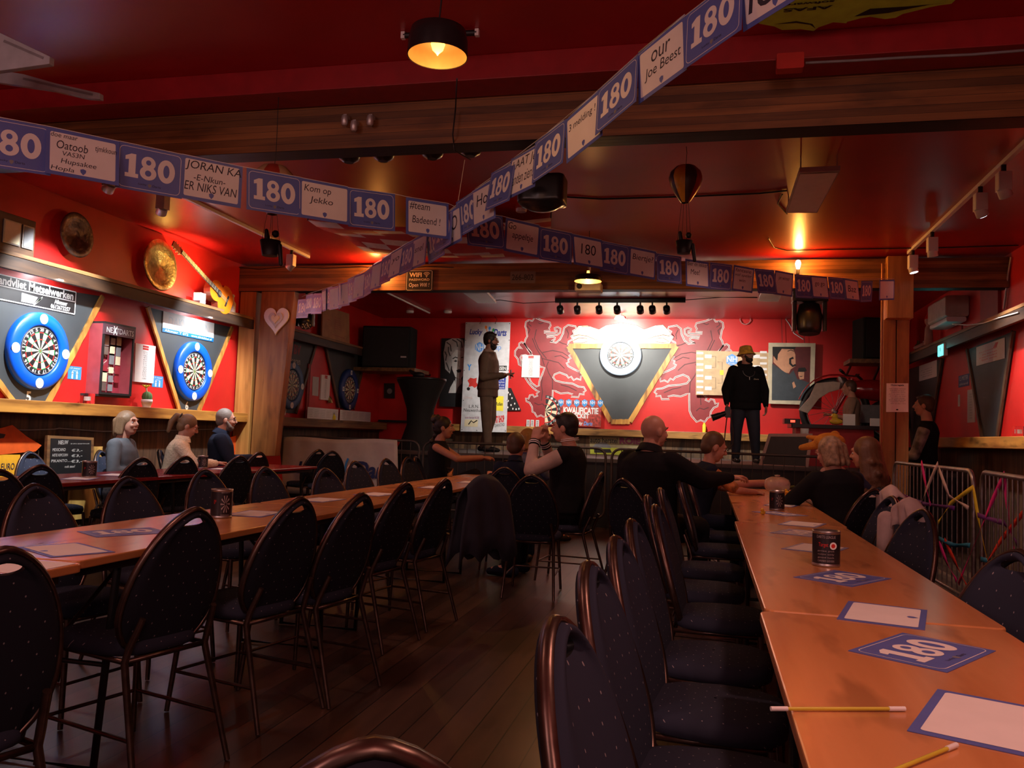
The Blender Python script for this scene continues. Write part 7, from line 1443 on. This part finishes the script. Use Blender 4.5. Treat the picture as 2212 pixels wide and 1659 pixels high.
# seated group in the middle
t, H, A = person('woman with dark curly tied-up hair and black vest behind the end of the left tables', (-2.98,9.12,0), -84, SIT, 1.05, .9, hyaw=4, pitch=-3, hair='bun', hairm=HB, top=FK, sleeve='none', pants=FK, skin=SKIN2, arms=((V(-.24,.20,.86), V(-.05,.46,.88)), (V(.22,.24,.88), V(.06,.48,.90))), knees=(V(-.12,.40,.62), V(.10,.42,.72)))
person('fair-haired child in a bluish top beyond the left tables, behind the boy in navy', (-2.02,9.35,0), -42, SIT, .96, .82, kid=True, pitch=-12, hair='bob', hairm=mat('hair_sandy', (.24,.13,.06), .55), top=mat('child_blue_top', (.07,.09,.20), .8, var=.6, scale=12), pants=DEN, arms=((V(-.2,.16,.78), V(-.1,.36,.86)), (V(.22,.16,.78), V(.12,.36,.90))))
person('dark-haired boy in navy seen from behind at the far end of the left tables', (-1.73,7.56,0), 6, SIT, .92, .88, kid=True, hyaw=-12, pitch=-8, hair='crop', hairm=HBR, top=FN, collar=FN, pants=FN, shoes=BLACK, arms=((V(-.24,.14,.80), V(-.30,.38,.88)), (V(.22,.12,.76), V(.12,.34,.80))))
t, H, A = person('youth in black varsity jacket with cream sleeves drinking in profile', (-1.15,7.10,0), 82, SIT, 1.07, .98, hyaw=2, pitch=-2, hair='short', hairm=HB, top=FK, jacket='varsity_jacket', sleevem=SCR, sleevelabel='cream varsity sleeve', pants=FK, shoes=FN, arms=((V(-.24,.24,.86), V(-.08,.27,1.10)), (V(.26,.20,.84), V(.10,.25,1.09))), hands=((V(.3,-.15,1), V(1,0,0)), (V(-.3,-.1,1), V(-1,0,0))), curl=.9, knees=(V(-.12,.40,.52), V(.12,.40,.52)))
m = MB(); c = V(0,.0,.96)*1.07+V(0,.0,.134)
for r_, z_ in ((.082, .02), (.078, .035)): m.tube([c+V(r_*math.cos(2*math.pi*k/24), r_*.95*math.sin(2*math.pi*k/24), z_-.012*math.sin(2*math.pi*k/24)) for k in range(24)], .0035, PAPER, 6, True)
m.build('striped_collar', t, local=True)
c = INFO[t.name] @ V(0,.30,1.24); m = MB(); m.lathe(c+V(0,0,-.05), [(.024,0),(.032,.09),(.033,.095)], GLASS, 18); m.build('drinking_glass', label='small glass held to the mouth of the youth in the varsity jacket', cat='glass')
person('bald heavy man in a black coat seen from behind beside the right tables', (-.42,6.38,0), -34, SIT, 1.06, 1.28, hyaw=-16, pitch=-4, hair='bald', top=FK, jacket='coat', collar=FK, pants=FK, arms=((V(-.30,.10,.72), V(-.16,.30,.74)), (V(.34,.16,.88), V(.40,.42,.90))))
t, H, A = person('boy with short brown hair and orange-patterned sleeves leaning on the far right table', (-.10,7.62,0), -74, SIT, .98, .85, kid=True, hyaw=0, pitch=-20, hair='crop', hairm=mat('hair_mid_brown', (.11,.06,.03), .55), top=FN, sleeve='short', sleevem=mat('sleeve_orange_print', (.50,.19,.06), .7, var=.7, scale=16), sleevelabel='orange patterned sleeve', pants=FN, lean=V(0,.10,-.01), arms=((V(-.23,.30,.82), V(-.04,.52,.80)), (V(.22,.32,.82), V(.05,.54,.80))))
person('woman with blond-grey hair in a black jacket hunched at the right side of the tables', (1.02,6.62,0), 34, SIT, .99, 1.15, hyaw=10, pitch=-18, hair='bob', hairm=mat('hair_blond_grey', (.30,.20,.12), .6, var=.5, scale=30), top=FK, jacket='jacket', pants=FK, lean=V(0,.12,-.02), arms=((V(-.28,.28,.80), V(-.12,.46,.815)), (V(.30,.26,.80), V(.10,.46,.815))))
t, H, A = person('child with an orange plush hat behind the woman in the black jacket', (1.12,8.05,0), 60, SIT, .98, .85, kid=True, hair='short', hairm=HBR, top=mat('child_pink_top', (.45,.28,.26), .8), pants=DEN, pitch=-5)
PLO = mat('plush_orange', (.62,.27,.04), .9, bump=.8, bscale=60); m = MB(); m.ball(H(0,-.01,.07), (.125,.14,.08), PLO, 18, 10); m.cap(H(-.02,.06,.05), H(-.03,.22,.03), .045, .03, PLO); m.cap(H(.05,.10,.10), H(.06,.2,.12), .03, .02, PLO); m.ball(H(.07,-.03,.12), .045, PLO); m.build('plush_hat', t, local=True, remesh=.012, smooth=3)
person('girl with long wavy brown hair and navy top right of the woman in black', (1.27,7.18,0), 40, SIT, .97, .88, kid=True, hyaw=16, pitch=-8, hair='curly', hairm=mat('hair_wavy_brown', (.13,.06,.028), .55, bump=.2, bscale=90), top=mat('girl_navy_top', (.02,.02,.06), .8), pants=DEN)
person('man in a beige shirt sitting in profile behind the DJ booth', (2.06,13.05,ZS), 82, SIT, .95, .95, hair='crop', hairm=mat('hair_dj_brown', (.09,.045,.03), .55), top=mat('shirt_beige', (.30,.19,.13), .8), sleeve='short', pants=DEN, pitch=-6, shoes=FN)
person('person in black with a translucent sleeve standing half behind the right post', (2.52,10.75,0), 70, STD, 1.06, 1.0, hair='short', hairm=HBR, top=FK, sleevem=mat('sleeve_grey_stripe', (.16,.15,.16), .7, var=.8, scale=10), sleevelabel='grey streaked sleeve', pants=FK, arms=((V(-.26,.08,1.08), V(-.12,.28,1.05)), (V(.26,.08,1.08), V(.12,.28,1.05))))
# small stage box for the DJ and chairs for those seated beyond the rows
m = MB(); m.rbox((1.85,12.88,ZS+.001), (2.27,13.27,ZS+.40), BLACK, .03); m.build('stool', label='low black stool under the DJ behind the booth', cat='stool')
chair((-3.28, 9.15, 0), -86, NK+'carrying the woman in the black vest'); chair((-2.2, 9.15, 0), -42, NK+'carrying the fair-haired child')
chair((1.17, 6.42, 0), 34, NK+'carrying the woman in the black jacket'); chair((-.40, 7.60, 0), -78, NK+'carrying the boy with orange sleeves')
chair((1.38, 7.92, 0), 62, NK+'carrying the child in the orange hat')
